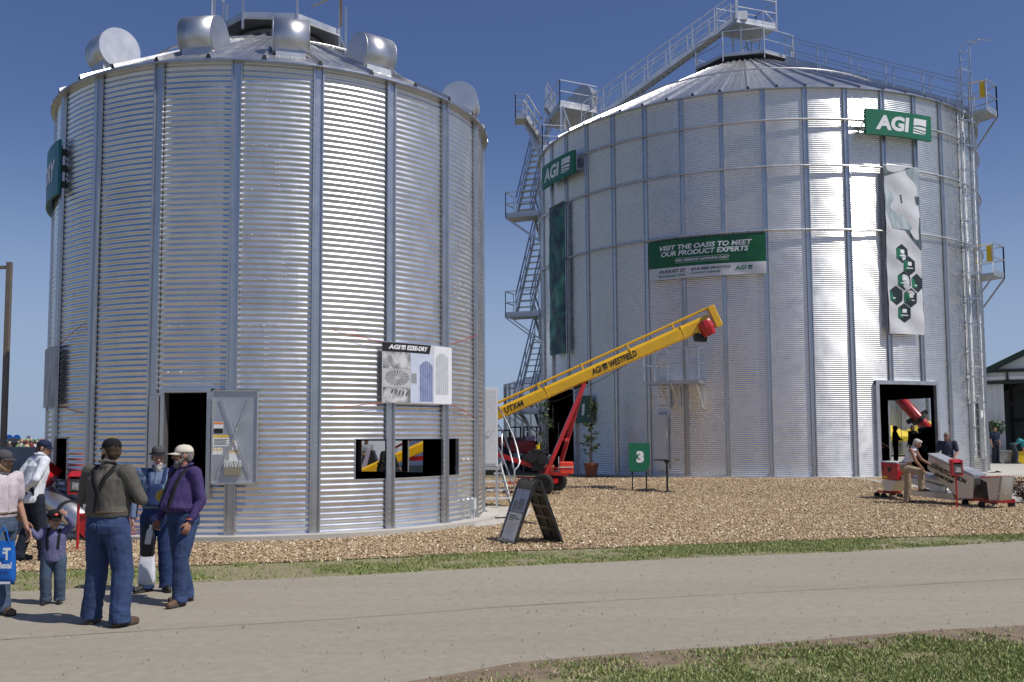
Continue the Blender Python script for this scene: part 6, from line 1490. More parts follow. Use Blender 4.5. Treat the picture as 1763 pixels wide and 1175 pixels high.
    if hat:
        kind, hm_ = hat[0], M[hat[1]]
        if kind == 'cap':
            b = ML(); V = []
            n = 24; mrows = 8
            for j in range(mrows+1):
                ph = math.pi/2*j/mrows
                for i in range(n): a = 2*math.pi*i/n; V.append(hp(.087*math.cos(a)*math.cos(ph)**.7, .012+.105*math.sin(a)*math.cos(ph)**.7, .036+.088*math.sin(ph)))
            b.add(V, [(j*n+i, j*n+(i+1) % n, (j+1)*n+(i+1) % n, (j+1)*n+i) for j in range(mrows) for i in range(n)])
            sph(b, hp(0, .01, .124), (.007, .007, .005), Rh, 8, 5); h_ = b.build('cap', hm_, t, smooth=True); h_.modifiers.new('s', 'SOLIDIFY').thickness = .004
            b = ML(); P0 = []; P1 = []; k = 15
            for i in range(k):
                u = -1+2*i/(k-1); a = u*1.15; P0.append(hp(.082*math.sin(a), .012-.098*math.cos(a), .040-.004*u*u)); P1.append(hp(.078*math.sin(a*1.02), .012-.098*math.cos(a)-.078*max(0, math.cos(u*1.5))**.6, .034-.020*u*u-.008*math.cos(u*1.5)))
            b.add(P0+P1+[p-Rh@Vector((0, 0, .005)) for p in P0+P1], [(i, i+1, k+i+1, k+i) for i in range(k-1)]+[(2*k+i+1, 2*k+i, 3*k+i, 3*k+i+1) for i in range(k-1)]+[(k+i, k+i+1, 3*k+i+1, 3*k+i) for i in range(k-1)])
            b.build('visor', M[hat[2]] if len(hat) > 2 else hm_, h_)
            if len(hat) > 3: b = ML(); sph(b, hp(0, -.088, .080), (.022, .006, .014), Rh@Matrix.Rotation(-.5, 3, 'X'), 12, 6); b.build('badge', M[hat[3]], h_)
        else:                                      # felt hat
            b = ML(); Mx = Rh; b.lathe([(.135, .040), (.125, .034), (.090, .036), (.088, .060), (.084, .105), (.066, .128), (.02, .118), (.001, .117)], hd+Rh@Vector((0, .01, .012)), n=28, M=Mx@Matrix.Diagonal((.92, 1.1, 1))); h_ = b.build('felt_hat', hm_, t, smooth=True); h_.modifiers.new('s', 'SOLIDIFY').thickness = .004
            b = ML(); b.lathe([(.0905, .040), (.0895, .062), (.088, .062)], hd+Rh@Vector((0, .01, .012)), n=28, M=Mx@Matrix.Diagonal((.93, 1.11, 1))); b.build('hat_band', M['blackc'], h_, smooth=True)
    # ---- straps laid on the shirt
    def strap(pts, w_, m, nm='suspenders', lift=.004, seg=14):
        dg = bpy.context.evaluated_depsgraph_get(); me = shirt.data; bv = BVHTree.FromPolygons([v.co for v in me.vertices], [p.vertices for p in me.polygons])
        b = ML(); line = []
        for a_, c_ in zip(pts[:-1], pts[1:]):
            for i in range(seg): line.append(Vector(a_).lerp(Vector(c_), i/seg))
        line.append(Vector(pts[-1])); P_ = []
        for p in line:
            loc_, nr, _, _ = bv.find_nearest(p); P_.append((loc_, nr))
        sm = [P_[0]]+[((P_[i-1][0]+P_[i][0]*2+P_[i+1][0])/4, (P_[i-1][1]+P_[i][1]*2+P_[i+1][1]).normalized()) for i in range(1, len(P_)-1)]+[P_[-1]]
        V = []
        for i, (p, nr) in enumerate(sm):
            d = (sm[min(i+1, len(sm)-1)][0]-sm[max(i-1, 0)][0]).normalized(); s_ = d.cross(nr).normalized(); p = p+nr*(lift+.004)
            V += [p-s_*w_/2, p+s_*w_/2, p+s_*w_/2-nr*.010, p-s_*w_/2-nr*.010]
        Fc = []
        for i in range(len(sm)-1):
            a_ = 4*i; Fc += [(a_, a_+1, a_+5, a_+4), (a_+1, a_+2, a_+6, a_+5), (a_+3, a_, a_+4, a_+7)]
        b.add(V, Fc); return b.build(nm, m, t, smooth=True)
    wz = pel.z+.10
    def patch(obj, c, w_, h_, m, nm, lift=.004, k=7):
        me = obj.data; bv = BVHTree.FromPolygons([v.co for v in me.vertices], [p.vertices for p in me.polygons]); b = ML(); V = []; c = Vector(c)
        for j in range(k+1):
            for i in range(k+1):
                l_, nr, _, _ = bv.find_nearest(c+Vector((w_*(i/k-.5)*(1-.12*(1-j/k)), 0, h_*(j/k-.5)))); V.append(l_+nr*lift)
        b.add(V, [(j*(k+1)+i, j*(k+1)+i+1, (j+1)*(k+1)+i+1, (j+1)*(k+1)+i) for j in range(k) for i in range(k)]); o = b.build(nm, m, t, smooth=True); o.modifiers.new('s', 'SOLIDIFY').thickness = .005; return o
    if legs and vox < .008:
        for sx in (-1, 1): patch(trs, (pel.x+sx*.085, pel.y+.25, pel.z-.06), .13, .15, M[legs], 'back_pocket')
    if top and shirt and vox < .008: strap([(nk.x, nk.y-.10, nk.z-.01), (ch.x, ch.y-.3-belly, ch.z), (pel.x, pel.y-.3-belly, pel.z+(.11 if tuck else -.06))], .030, M[top], 'placket', .002)
    if susp is not None:
        cx, cy = ch.x, ch.y; cz = ch.z; m = M['elastic']; bl = belly
        yk = Vector((cx+susp.get('cx', 0), cy+.15, cz-.02))
        for sx in (-1, 1):
            strap([(pel.x+sx*.015, pel.y+.16, wz), yk, (nk.x+sx*.10, nk.y+.08, ch.z+.19), (nk.x+sx*.095, nk.y-.03, ch.z+.21), (cx+sx*.10, cy-.15, cz+.05), (pel.x+sx*.105, pel.y-.18-bl, wz)], .046, m)
    if bib:
        bm_ = M[bib]
        for sx in (-1, 1): strap([(pel.x+sx*.03, pel.y+.16, wz), (ch.x+sx*.02, ch.y+.15, ch.z), (nk.x+sx*.10, nk.y+.08, ch.z+.19), (nk.x+sx*.095, nk.y-.03, ch.z+.21), (ch.x+sx*.09, ch.y-.16, ch.z+.06)], .042, bm_, 'bib_strap', .006)
        for k, zz in enumerate(np.linspace(0, 1, 1)):
            pass
        V = []; me = shirt.data; bv = BVHTree.FromPolygons([v.co for v in me.vertices], [p.vertices for p in me.polygons]); nxx, nzz = 12, 12; b = ML()
        for j in range(nzz+1):
            f = j/nzz; z_ = wz-.03+(ch.z+.09-wz)*f; hw_ = .165*(1-f)+.105*f
            for i in range(nxx+1):
                u = -1+2*i/nxx; p = Vector((pel.lerp(ch, f).x+u*hw_, pel.lerp(ch, f).y-.19-belly, z_)); l_, nr, _, _ = bv.find_nearest(p); V.append(l_+nr*.010)
        b.add(V, [(j*(nxx+1)+i, j*(nxx+1)+i+1, (j+1)*(nxx+1)+i+1, (j+1)*(nxx+1)+i) for j in range(nzz) for i in range(nxx)]); o = b.build('bib', bm_, t, smooth=True); o.modifiers.new('s', 'SOLIDIFY').thickness = -.006
    if tuck and top and legs:                      # belt
        b = ML(); V = []
        c = pel+Vector((0, -belly*.1, .105)); b.path([c+Vector((.166*bw*math.cos(a), (.130*bw+belly*.32)*math.sin(a), 0)) for a in np.linspace(0, 2*math.pi, 33)[:-1]], .015, n=6, closed=True); b.build('belt', M['leather'] if not bib else M[bib], t)
    def W(p): return Vector(loc)+Matrix.Rotation(yaw, 3, 'Z') @ (Vector(p)*S)
    return t, W
PI = math.pi
# 1 man seen from behind, suspenders
g = G(181, 1076, .004)
person(g, PI-.25, 1.77, 'man in a dark shirt with black suspenders and wide jeans seen from behind', dict(
    ankL=(-.20, .06, .08), ankR=(.165, -.02, .08), kneeL=(-.155, -.03, .50), kneeR=(.125, -.03, .50), elL=(-.33, -.05, 1.17), elR=(.33, -.05, 1.17), wrL=(-.07, -.22, 1.19), wrR=(.07, -.24, 1.15), hyaw=1.15, hpitch=.0, toeL=-.35, toeR=.3, head=(0, -.02, 1.635), handL=dict(dir=(1, .1, .1), palm=(0, 1, 0), curl=.5), handR=dict(dir=(-1, .1, .1), palm=(0, 1, 0), curl=.5)),
    top='olive', legs='denim', shoes='leather', hat=('cap', 'blackc', 'blackc'), hair='hairbrown', beard=('hairbrown', .03, True), susp=dict(cx=0), build=1.22, lw=1.3)
# 2 man in bib overalls and felt hat
g = G(268, 1019, .004)
person(g, .15, 1.66, 'white-bearded man in a grey felt hat and blue bib overalls holding bags', dict(
    elR=(.27, .03, 1.16), wrR=(.24, -.14, 1.02), elL=(-.27, .02, 1.15), wrL=(-.27, -.06, .90), hyaw=.25, hpitch=.10, toeL=-.6, toeR=.4),
    top='chambray', legs='denimbib', shoes='shoeblack', hat=('felt', 'felt'), hair='hairgrey', beard=('hairwhite', .08, False), skin='skin', belly=.03, bib='denimbib', build=1.05)
# 3 man in purple shirt
g = G(312, 1040, .004)
_, W3 = person(g, -.70, 1.70, 'smiling grey-bearded man in a purple shirt, white cap and jeans', dict(
    elR=(.25, .07, 1.14), wrR=(.24, -.07, .92), elL=(-.24, -.02, 1.14), wrL=(-.24, -.15, .93), hyaw=-.40, hpitch=.02, ankL=(-.10, .12, .08), ankR=(.13, -.10, .08), kneeL=(-.10, .03, .5), kneeR=(.12, -.09, .5), toeL=-.2, toeR=.35, handL=dict(dir=(-.05, -.35, -.9), palm=(1, 0, 0), curl=.8), handR=dict(dir=(0, -.3, -1), palm=(-1, 0, 0), curl=.5)),
    top='purple', legs='denim', shoes='leather', hat=('cap', 'cream', 'cream', 'ink'), hair='hairgrey', beard=('hairgrey', .035, True), skin='skintan', belly=.085, susp=dict(), build=1.18)
# 4 boy
g = G(90, 1040, .004)
bs = dict(elL=(-.27, -.06, 1.22), wrL=(-.40, .03, 1.36), elR=(.31, -.08, 1.42), wrR=(.22, -.20, 1.60), hyaw=.35, hpitch=.12, hipL=(-.11, 0, .86), hipR=(.11, 0, .86), kneeL=(-.12, -.03, .46), kneeR=(.12, -.03, .46), pel=(0, 0, .90), chest=(0, 0, 1.15), neck=(0, .01, 1.34), head=(0, -.04, 1.53), shL=(-.185, .01, 1.31), shR=(.185, .01, 1.31),
          handL=dict(dir=(-.6, .1, .8), palm=(0, -1, 0), curl=.5), handR=dict(dir=(-.5, 0, .6), palm=(0, 1, 0), curl=.3))
tb, WB = person(g, .30, 1.03, 'small boy in a black cap, lavender shirt and suspenders shading his eyes', bs, top='lavender', legs='denimlight', shoes='shoeblack', hat=('cap', 'blackc', 'blackc', 'redplastic'), hair='hairblond', skin='skin', susp=dict(), build=1.15, vox=.010, hs=1.5, tuck=False, tail=.13, lw=1.35)
# 5 man at the left edge holding the boy's hand
g = G(-4, 1053, .004); hb = WB((-.43, .03, 1.44))
def loc_of(W_world, base, yaw, H): return Matrix.Rotation(-yaw, 3, 'Z') @ (W_world-base)*(1.75/H)
y5, H5 = 1.15, 1.66; hl = loc_of(hb, g, y5, H5)
person(g, y5, H5, 'man in a grey cap and pale checked shirt reaching for the small boy', dict(wrL=tuple(hl*.9+Vector((-.2, 0, 1.4))*.1), elL=tuple((hl+Vector((-.2, .0, 1.42)))/2+Vector((-.04, .08, -.06))), wrR=(.28, -.06, .88), hyaw=.1, hpitch=.08, handL=dict(dir=tuple(hl-Vector((-.2, 0, 1.42))), palm=(0, 0, -1), curl=.6), ankL=(-.12, -.22, .08), kneeL=(-.11, -.16, .5), toeL=0, toeR=0, ankR=(.10, .20, .08), kneeR=(.1, .08, .49)),
    top='pinkplaid', legs='denimlight', shoes='leather', hat=('cap', 'greycap', 'greycap'), hair='hairbrown', beard=('hairblond', .0, True), sleeve='short')
# 6 man in white shirt by the auger
g = G(54, 966, .03)
person(g, 2.45, 1.74, 'man in a white shirt and navy cap with hands behind him, looking at the bin', dict(pel=(0, .03, .96), chest=(0, -.05, 1.27), neck=(0, -.10, 1.49), head=(0, -.135, 1.62), shL=(-.19, -.06, 1.44), shR=(.19, -.06, 1.44), elL=(-.29, .10, 1.18), elR=(.29, .10, 1.18), wrL=(-.06, .18, 1.02), wrR=(.06, .19, 1.0), hyaw=-.75, hpitch=.22, kneeL=(-.11, -.07, .50), kneeR=(.11, -.0, .5), ankL=(-.12, -.12, .08), ankR=(.12, .12, .08), handL=dict(dir=(.9, .3, -.3), palm=(0, 1, 0)), handR=dict(dir=(-.9, .3, -.3), palm=(0, 1, 0))),
    top='whitecloth', legs='denimdark', shoes='shoeblack', hat=('cap', 'navy', 'navy'), hair='hairbrown', tuck=False, build=1.08)
# 7 older man in sleeveless shirt by the pump
g = G(1564, 868)
person(g, .95, 1.72, 'white-haired man in a white sleeveless shirt and khaki trousers stepping onto the grain pump', dict(pel=(0, .05, .97), chest=(0, -.10, 1.24), neck=(0, -.20, 1.44), head=(0, -.27, 1.56), shL=(-.19, -.16, 1.40), shR=(.19, -.16, 1.40), elL=(-.26, -.28, 1.12), elR=(.24, -.30, 1.15), wrL=(-.20, -.44, .90), wrR=(.22, -.58, .98), hyaw=.05, hpitch=.55, hipL=(-.095, .04, .94), hipR=(.095, .04, .94), ankR=(.10, .06, .08), kneeR=(.10, .02, .5), ankL=(-.12, -.36, .42), kneeL=(-.13, -.36, .85), handL=dict(dir=(0, -.6, -.8), palm=(0, 0, -1)), handR=dict(dir=(0, -1, -.3), palm=(0, 0, -1))),
    top='whitecloth', legs='khaki', shoes='shoeblack', hair='hairwhite', skin='skintan', sleeve=None, vox=.010, tuck=True)
g = G(1634, 850)
person(g, -.5, 1.76, 'grey-haired man in a dark T-shirt behind the slanted pump housing, looking down', dict(hpitch=.45, hyaw=-.2, head=(0, -.06, 1.61), wrL=(-.18, -.3, 1.0), wrR=(.2, -.3, 1.0), elL=(-.26, -.05, 1.16), elR=(.26, -.05, 1.16)),
    top='slate', legs='denimdark', shoes='shoeblack', hair='hairgrey', skin='skintan', sleeve='short', vox=.010, build=.88)
# figures seen through the openings
low = dict(vox=.014, finger=False)
def inside(px, pyh, Y, yaw, H, label, grp=None, z=.36, **k):
    p = D(px, pyh, Y); return person((p.x, Y, z), yaw, H, label, k.pop('pose', None), group=grp, **k, **low)
inside(1541, 745, 44.5, 1.4, 1.80, 'person in dark clothes and a cap standing inside the large bin doorway, arms folded', pose=dict(elL=(-.3, -.1, 1.15), elR=(.3, -.1, 1.15), wrL=(.05, -.25, 1.15), wrR=(-.05, -.25, 1.12)), top='blackc', legs='blackc', shoes='shoeblack', hat=('cap', 'blackc'), hair='hairbrown')
inside(1571, 742, 45.5, -1.2, 1.83, 'person in a dark top inside the large bin behind the white-haired man', top='blackc', legs='blackc', shoes='shoeblack', hair='hairbrown')
inside(1503, 745, 35.2, .9, 1.78, 'person mostly hidden by the door post of the large bin, one bare forearm showing', pose=dict(wrL=(-.34, -.36, .98), elL=(-.30, -.12, 1.12), wrR=(.24, -.35, 1.0), elR=(.27, -.12, 1.14)), top='grey', legs='denimdark', shoes='shoeblack', hair='hairbrown', sleeve='short')
inside(631, 761, 36.0, .6, 1.76, 'man in a grey T-shirt seen through the window opening of the small bin', z=.0, pose=dict(wrL=(-.15, -.3, 1.1), elL=(-.27, -.05, 1.15)), top='grey', legs='slate', shoes='shoeblack', hair='hairgrey', sleeve='short', skin='skintan')
inside(659, 769, 27.0, .9, 1.72, 'dark figure bending forward, seen through the window opening of the small bin', z=.0, pose=dict(chest=(0, -.12, 1.22), neck=(0, -.25, 1.38), head=(0, -.33, 1.48), shL=(-.19, -.2, 1.34), shR=(.19, -.2, 1.34), wrL=(-.2, -.45, .95), elL=(-.27, -.25, 1.1), wrR=(.2, -.45, .95), elR=(.27, -.25, 1.1), hpitch=.6), top='blackc', legs='blackc', shoes='shoeblack', hair='hairbrown')
inside(1748, 772, 46., 1.45, 1.70, 'person in a turquoise shirt bending over in the shed opening', z=.34, pose=dict(pel=(0, .10, .90), chest=(0, -.20, 1.06), neck=(0, -.42, 1.06), head=(0, -.54, 1.02), shL=(-.18, -.38, 1.04), shR=(.18, -.38, 1.04), elL=(-.22, -.42, .78), elR=(.22, -.42, .78), wrL=(-.2, -.48, .55), wrR=(.2, -.48, .55), hpitch=1.1, hipL=(-.09, .1, .88), hipR=(.09, .1, .88)), top='turq', legs='slate', shoes='shoeblack', hair='hairbrown', sleeve='short')
inside(1713, 752, 46.5, .3, 1.75, 'person in a dark navy shirt standing in the shade of the shed', z=.34, top='navy', legs='denimdark', shoes='shoeblack', hair='hairbrown', sleeve='short')
# things people carry
def bag(px0, py0, px1, py1, Y, th, m, label, sm=None, strapm=None, yaw=0., nm='carrier_bag', handle=.18):
    tl, br = D(px0, py0, Y), D(px1, py1, Y); c = (tl+br)/2; W_, H_ = br.x-tl.x, tl.z-br.z; t = thing(nm, (c.x, Y, br.z), label, 'bag')
    b = MB(); V = []; n = 8
    R3 = Matrix.Rotation(yaw, 3, 'Z')
    rows = [(1.0, .55, 0), (1.03, 1., .15), (1.0, .9, .5), (.94, .5, .8), (.90, .2, 1.)]
    for sw, st, f in rows:
        for i in range(2*n): a = 2*math.pi*i/(2*n); cx_, sx_ = math.cos(a), math.sin(a); V.append(c+R3@Vector((W_/2*sw*(abs(cx_)**.35)*(1 if cx_ > 0 else -1), th/2*st*(abs(sx_)**.6)*(1 if sx_ > 0 else -1), 0))+Vector((0, 0, -H_/2+H_*f+.006*math.sin(i*2+f*9))))
    N = 2*n; b.add(V, [(k*N+i, k*N+(i+1) % N, (k+1)*N+(i+1) % N, (k+1)*N+i) for k in range(len(rows)-1) for i in range(N)]+[tuple(range(N-1, -1, -1))])
    bd = b.build('bag_body', m, t, smooth=True)
    b = MB(); tp = c+Vector((0, 0, H_/2))
    b.path([tp+R3@Vector((-W_*.25, -th*.1, -.02)), tp+R3@Vector((-W_*.12, -th*.1, handle*.7)), tp+R3@Vector((0, 0, handle)), tp+R3@Vector((W_*.12, -th*.1, handle*.7)), tp+R3@Vector((W_*.25, -th*.1, -.02))], .008, n=6); b.build('handle', strapm or m, t)
    return t, c, W_, H_, R3
M['bagblue'] = mat('blue_bag_print', (.008, .12, .48), .35, 0, .05, 4, bump=.3, bscale=6); M['bagwhite'] = mat('white_plastic', (.66, .68, .74), .35, 0, .06, 6, bump=.6, bscale=9); M['bagblack'] = mat('black_bag_fabric', (.015, .015, .018), .6, 0, .2, 9, bump=.4, bscale=9)
t, c, W_, H_, R3 = bag(-14, 932, 25, 1006, 9.75, .10, M['bagblue'], 'bright blue carrier bag with white lettering held by the man at the left edge', handle=.14)
fn = flat(c+Vector((-W_/2, -.055, -H_/2)), Vector((1, 0, 0)), up, Vector((0, -1, 0)))
b = MB(); put_text(b, fn, 'Mexal', W_*.38, H_*.38, W_*.62, H_*.15, .1, .04, .012); b.build('lettering', M['white'], t)
b = MB(); put_rect(b, fn, W_*.62, H_*.80, W_*.94, H_*.86, .012); put_rect(b, fn, W_*.74, H_*.58, W_*.82, H_*.80, .012); put_rect(b, fn, W_*.6, H_*.72, W_*.74, H_*.77, .012); b.build('emblem', M['white'], t)
b = MB(); put_rect(b, fn, .01, .01, W_-.01, H_*.08, .010); b.build('white_band', M['bagwhite'], t)
bag(240, 956, 266, 1006, 10.95, .12, M['bagwhite'], 'white and blue plastic carrier bag hanging beside the overalls man', handle=.12)
bag(245, 904, 264, 958, 10.75, .10, M['bagblack'], 'black cloth bag hanging from the hand of the overalls man', handle=.10)
c = D(281, 854, 10.55); b = MB(); A3 = Matrix.Rotation(-.25, 3, 'Y'); V = []
b.lathe([(.001, .004), (.075, .006), (.080, 0), (.075, -.006), (.001, -.004)], c, n=26, M=Matrix.Rotation(math.pi/2-.1, 3, 'X')@Matrix.Diagonal((1.05, .92, 1))); o = b.build('fan_disc', mat('yellow_straw', (.52, .36, .05), .7, 0, .25, 30), None); o.name = 'hand_fan'
tag(o, 'round yellow hand fan held between the overalls man and the purple-shirted man', 'fan')
hb = W3((-.245, -.27, .80)); t = thing('water_bottle', (hb.x, hb.y-.02, hb.z-.13), 'clear plastic water bottle in the hand of the purple-shirted man', 'bottle'); t.rotation_euler = (.1, .2, 0)
b = ML(); b.lathe([(.001, 0), (.030, 0), (.033, .01), (.033, .12), (.028, .15), (.013, .175), (.013, .19)], n=18); b.build('bottle', mat('clear_plastic', (.75, .8, .85), .08, 0, .02, 4, spec=.8, alpha=.45), t, smooth=True)
b = ML(); b.lathe([(.015, .188), (.015, .205), (.001, .205)], n=14); b.build('bottle_cap', M['white'], t)
c = W3((.238, -.055, .945)); b = MB(); b.path([c+Vector((.034*math.cos(a), .034*math.sin(a), 0)) for a in np.linspace(0, 2*PI, 15)[:-1]], .008, n=6, closed=True); o = b.build('wristband', M['orange'], None); tag(o, 'orange wristband on the wrist of the purple-shirted man', 'wristband')
# ---------------------------------------------------------------- things farther off
def shed():
    O = D(1690, 700, 48.); O.z = 0; yaw = -R_(30); tx = Vector((math.cos(yaw), math.sin(yaw), 0)); ny = Vector((-math.sin(yaw), math.cos(yaw), 0)); C0 = Vector((0, 0, CH))
    def hit(px, py, dep=0.):                       # (along the front, height) under a pixel
        d = ray(px, py); k = ((O+ny*dep-C0).dot(ny))/d.dot(ny); p = C0+d*k; return (p-O).dot(tx), p.z
    t = thing('machine_shed', (O.x, O.y, .3), 'white metal shed with a dark green roof and open front behind the large bin', 'shed', rz=yaw); zb = 0.
    def H(px, py): s_, z_ = hit(px, py); return s_, z_-.3
    (sa, za), (se, ze) = H(1700, 634), H(1763, 604); sl = (ze-za)/(se-sa); s0 = -1.0; sm = 7.5; s1 = 16; zr = lambda s_: za+sl*(min(s_, 2*sm-s_)-sa)
    so, zo = H(1727, 655)[0], H(1745, 653)[1]; Lg = 20; b = ML()
    quad = lambda p, d=.12: b.prism(p, (0, d, 0))
    quad([(s0, 0, zb), (so, 0, zb), (so, 0, zr(so)-.25), (s0, 0, zr(s0)-.25)])
    quad([(so, 0, zo), (sm, 0, zo), (sm, 0, zr(sm)-.25), (so, 0, zr(so)-.25)]); quad([(sm, 0, zo), (s1, 0, zo), (s1, 0, zr(s1)-.25), (sm, 0, zr(sm)-.25)])
    for s_ in (s0+.06, s1-.06): b.box((s_, Lg/2+.1, zr(s0)/2-.15), (.12, Lg-.1, zr(s0)-.2))
    b.box(((s0+s1)/2, Lg, zo/2+.5), (s1-s0-.3, .12, zo+1))
    for i in range(12):
        x = s0+.3*i
        if x < so: b.box((x, -.015, zr(x)/2-.15), (.03, .03, zr(x)-.3))
    M['whitemetal'] = mat('white_metal_cladding', (.60, .62, .64), .5, 0, .05, 2); b.build('wall', M['whitemetal'], t)
    b = ML(); b.prism([(s0-.5, -.35, zr(s0-.5)-.30), (sm, -.35, zr(sm)-.20), (sm, -.35, zr(sm)+.10), (s0-.5, -.35, zr(s0-.5))], (0, Lg+.7, 0)); b.prism([(sm+.002, -.35, zr(sm)-.20), (s1+.5, -.35, zr(s1)-.45), (s1+.5, -.35, zr(s1)-.12), (sm+.002, -.35, zr(sm)+.10)], (0, Lg+.7, 0))
    b.build('roof', mat('dark_green_roof', (.012, .035, .022), .5, .2, .1, 2), t)
    z0, z1 = H(1720, 659)[1], H(1720, 639)[1]; b = ML()
    for z in (z0, z1): b.bar((s0, -.12, z), (s0+12, -.12, z), .14, .16)
    for i in range(9): x = s0+.2+i*1.0; b.bar((x, -.12, z0), (x, -.12, z1), .08, .08)
    b.build('door_track', M['dark'], t)
    for i in range(8): b = ML(); b.box((s0+.7+i, -.05, (z0+z1)/2-.08), (.86, .02, .17)); b.build('clear_panel', M['tent'], t)
    b = ML(); b.box(((s0+s1)/2, Lg/2, .02), (s1-s0-.4, Lg-.3, .02)); b.build('floor', mat('shed_floor', (.12, .12, .12), .9), t)
    b = ML(); b.bar((so+.1, 2, zo-1.2), (s1-.3, 2, zo-1.2), .2, .2)
    for x in (so+.1, so+1.6, so+3.4): b.bar((x, 5, 0), (x, 5, zo), .2, .2)
    b.bar((so, 5, 2.2), (s1-.3, 5, 2.2), .2, .2); b.build('frame', M['dark'], t)
shed()
def simple_bin(c, R, H, label, rise=.5, n=60, name='grain_bin', m=None):
    t = thing(name, (c[0], c[1], 0), label, 'grain bin', 'more bins in the background'); b = ML(); Z = np.arange(0, H, .15); V = []
    b.lathe([(R+.03*(k % 2), z) for k, z in enumerate(Z)]+[(R, H)], n=n); b.build('wall', m or M['wall2'], t, smooth=True)
    b = ML(); b.lathe([(R+.15, H-.05), (.4, H+R*rise), (.001, H+R*rise+.2)], n=n); b.build('roof', M['roof'], t)
    b = ML()
    for i in range(24): a = 2*PI*i/24; b.bar(((R+.06)*math.cos(a), (R+.06)*math.sin(a), 0), ((R+.06)*math.cos(a), (R+.06)*math.sin(a), H-.1), .14, .14)
    b.build('stiffener', M['stiff'], t); return t
p = D(1568, 720, 72.); simple_bin((p.x-1, 80.), 8.5, 13, 'large corrugated bin seen through the open doorways of the large bin')
p = D(907, 700, 78.); simple_bin((p.x+1.1, 82.), 2.9, 6.2, 'pale tall bin seen behind the outside stairs', rise=.25)
# tents
def box_tent(x0, x1, Y, d, zw, zr, label, m, wall=True, name='tent', nseg=1, grp=None, posts=True, text=None):
    t = thing(name, ((x0+x1)/2, Y+d/2, 0), label, 'tent', grp); b = MB(); w_ = (x1-x0)/nseg
    for i in range(nseg):
        xa, xb = x0+w_*i, x0+w_*(i+1); cx, cy = (xa+xb)/2, Y+d/2; k = 6
        for (ax, ay, bx, by) in ((xa, Y, xb, Y), (xb, Y, xb, Y+d), (xb, Y+d, xa, Y+d), (xa, Y+d, xa, Y)):
            V = []
            for j in range(k+1):
                f = j/k; z = zw+(zr-zw)*(f**1.4); V += [(ax+(cx-ax)*f, ay+(cy-ay)*f, z), (bx+(cx-bx)*f, by+(cy-by)*f, z)]
            b.add(V, [(2*j, 2*j+1, 2*j+3, 2*j+2) for j in range(k)]); b.add([(ax, ay, zw), (bx, by, zw), (bx, by, zw-.3), (ax, ay, zw-.3)], [(0, 1, 2, 3)])
    o = b.build('canopy', m, t); o.modifiers.new('s', 'SOLIDIFY').thickness = .02
    if wall: 
        for yy in (Y+.1, Y+d-.1): b = MB(); b.box(((x0+x1)/2, yy, zw/2-.1), (x1-x0-.1, .03, zw-.35)); b.build('side_wall', m, t)
    for i in range(nseg+1):
        for y in (Y+.04, Y+d-.04): b = MB(); b.bar((x0+w_*i, y, 0), (x0+w_*i, y, zw), .06, .06); b.build('post', M['galvwhite'], t)
    return t
pa, pb = D(560, 780, 50), D(738, 780, 50); box_tent(pa.x, pb.x, 50, 10, 3.2, 5., 'large white walled tent seen through the window opening of the small bin', M['tent'])
p0, p1 = D(1500, 735, 62), D(1572, 735, 62); z_ = D(1540, 752, 62).z; box_tent(p0.x, D(1590, 735, 62).x, 62, 6, z_, D(1535, 722, 64).z, 'yellow canopy tent seen through the open doorways of the large bin', M['tenty'], wall=False)
box_tent(D(1591, 735, 62).x, D(1680, 735, 62).x, 62.5, 6, z_, D(1640, 722, 64).z, 'second yellow canopy tent, partly hidden by the red auger in the doorway', M['tenty'], wall=False)
p0, p1 = D(52, 765, 90), D(120, 765, 90); box_tent(p0.x, p1.x, 90, 9, D(90, 764, 90).z, D(90, 735, 94).z, 'white peaked tent in the distance at the left edge', M['tent'], wall=False)
p0, p1 = D(-60, 765, 70), D(44, 765, 70); t = box_tent(p0.x, p1.x, 70, 5, D(20, 762, 70).z, D(20, 760, 70).z+.25, 'low dark flat canopy in the distance at the left edge', M['dark'], wall=False)
# red auger beyond the large bin
def far_auger():
    Y = 57.; a, c = D(1540, 676, Y), D(1618, 762, Y); t = thing('grain_auger', (c.x, Y, 0), 'red auger tube slanting down across the view through the large bin', 'grain auger')
    b = MB(); b.tube(a, a.lerp(c, 1.6), .33, n=12); b.build('tube', M['red'], t, smooth=True)
    b = MB(); m = a.lerp(c, .50); b.tube(m, a.lerp(c, .56), .48, n=12); b.bar(m-Vector((.6, 0, .3)), m+Vector((.6, 0, .35)), .2, .25); b.build('collar', M['dark'], t)
    b = MB(); b.box((c.x+1.6, Y, 1.6), (3.0, 2.2, 1.6)); b.box((c.x+.8, Y, 2.6), (1.4, 1.5, .7)); o = b.build('carriage', M['black'], t); bevel(o, .2)
    for dx in (.4, 2.8): add_wheel(t, Vector((c.x+dx, Y-1.2, .5)), (0, 1, 0), .5, .35, M['galvwhite'])
    b = MB(); b.tube(D(1541, 690, Y-.3), D(1541, 680, Y-.3), .35); b.build('motor', M['dark'], t)
    b = MB(); b.tube(D(1552, 700, 50.9), D(1552, 760, 50.9), .012, n=5); o = b.build('rope', M['dark'], None); tag(o, 'thin dark rope hanging in the back doorway of the large bin', 'rope')
far_auger()
def dark_machine():
    p = D(1590, 800, 43.); x = p.x; t = thing('machine', (x, 43.5, .36), 'dark machine with a round drum standing inside the large bin by the doorway', 'machine'); b = MB()
    b.box((x+.45, 43.5, 1.1), (1.2, 1.2, 1.5)); b.box((x+.6, 43.5, 1.95), (.9, 1.0, .3)); o = b.build('body', M['black'], t); bevel(o, .15, 3)
    add_wheel(t, Vector((x-.1, 42.7, 1.15)), (0.1, 1, 0), .32, .22, M['galv'])
dark_machine()
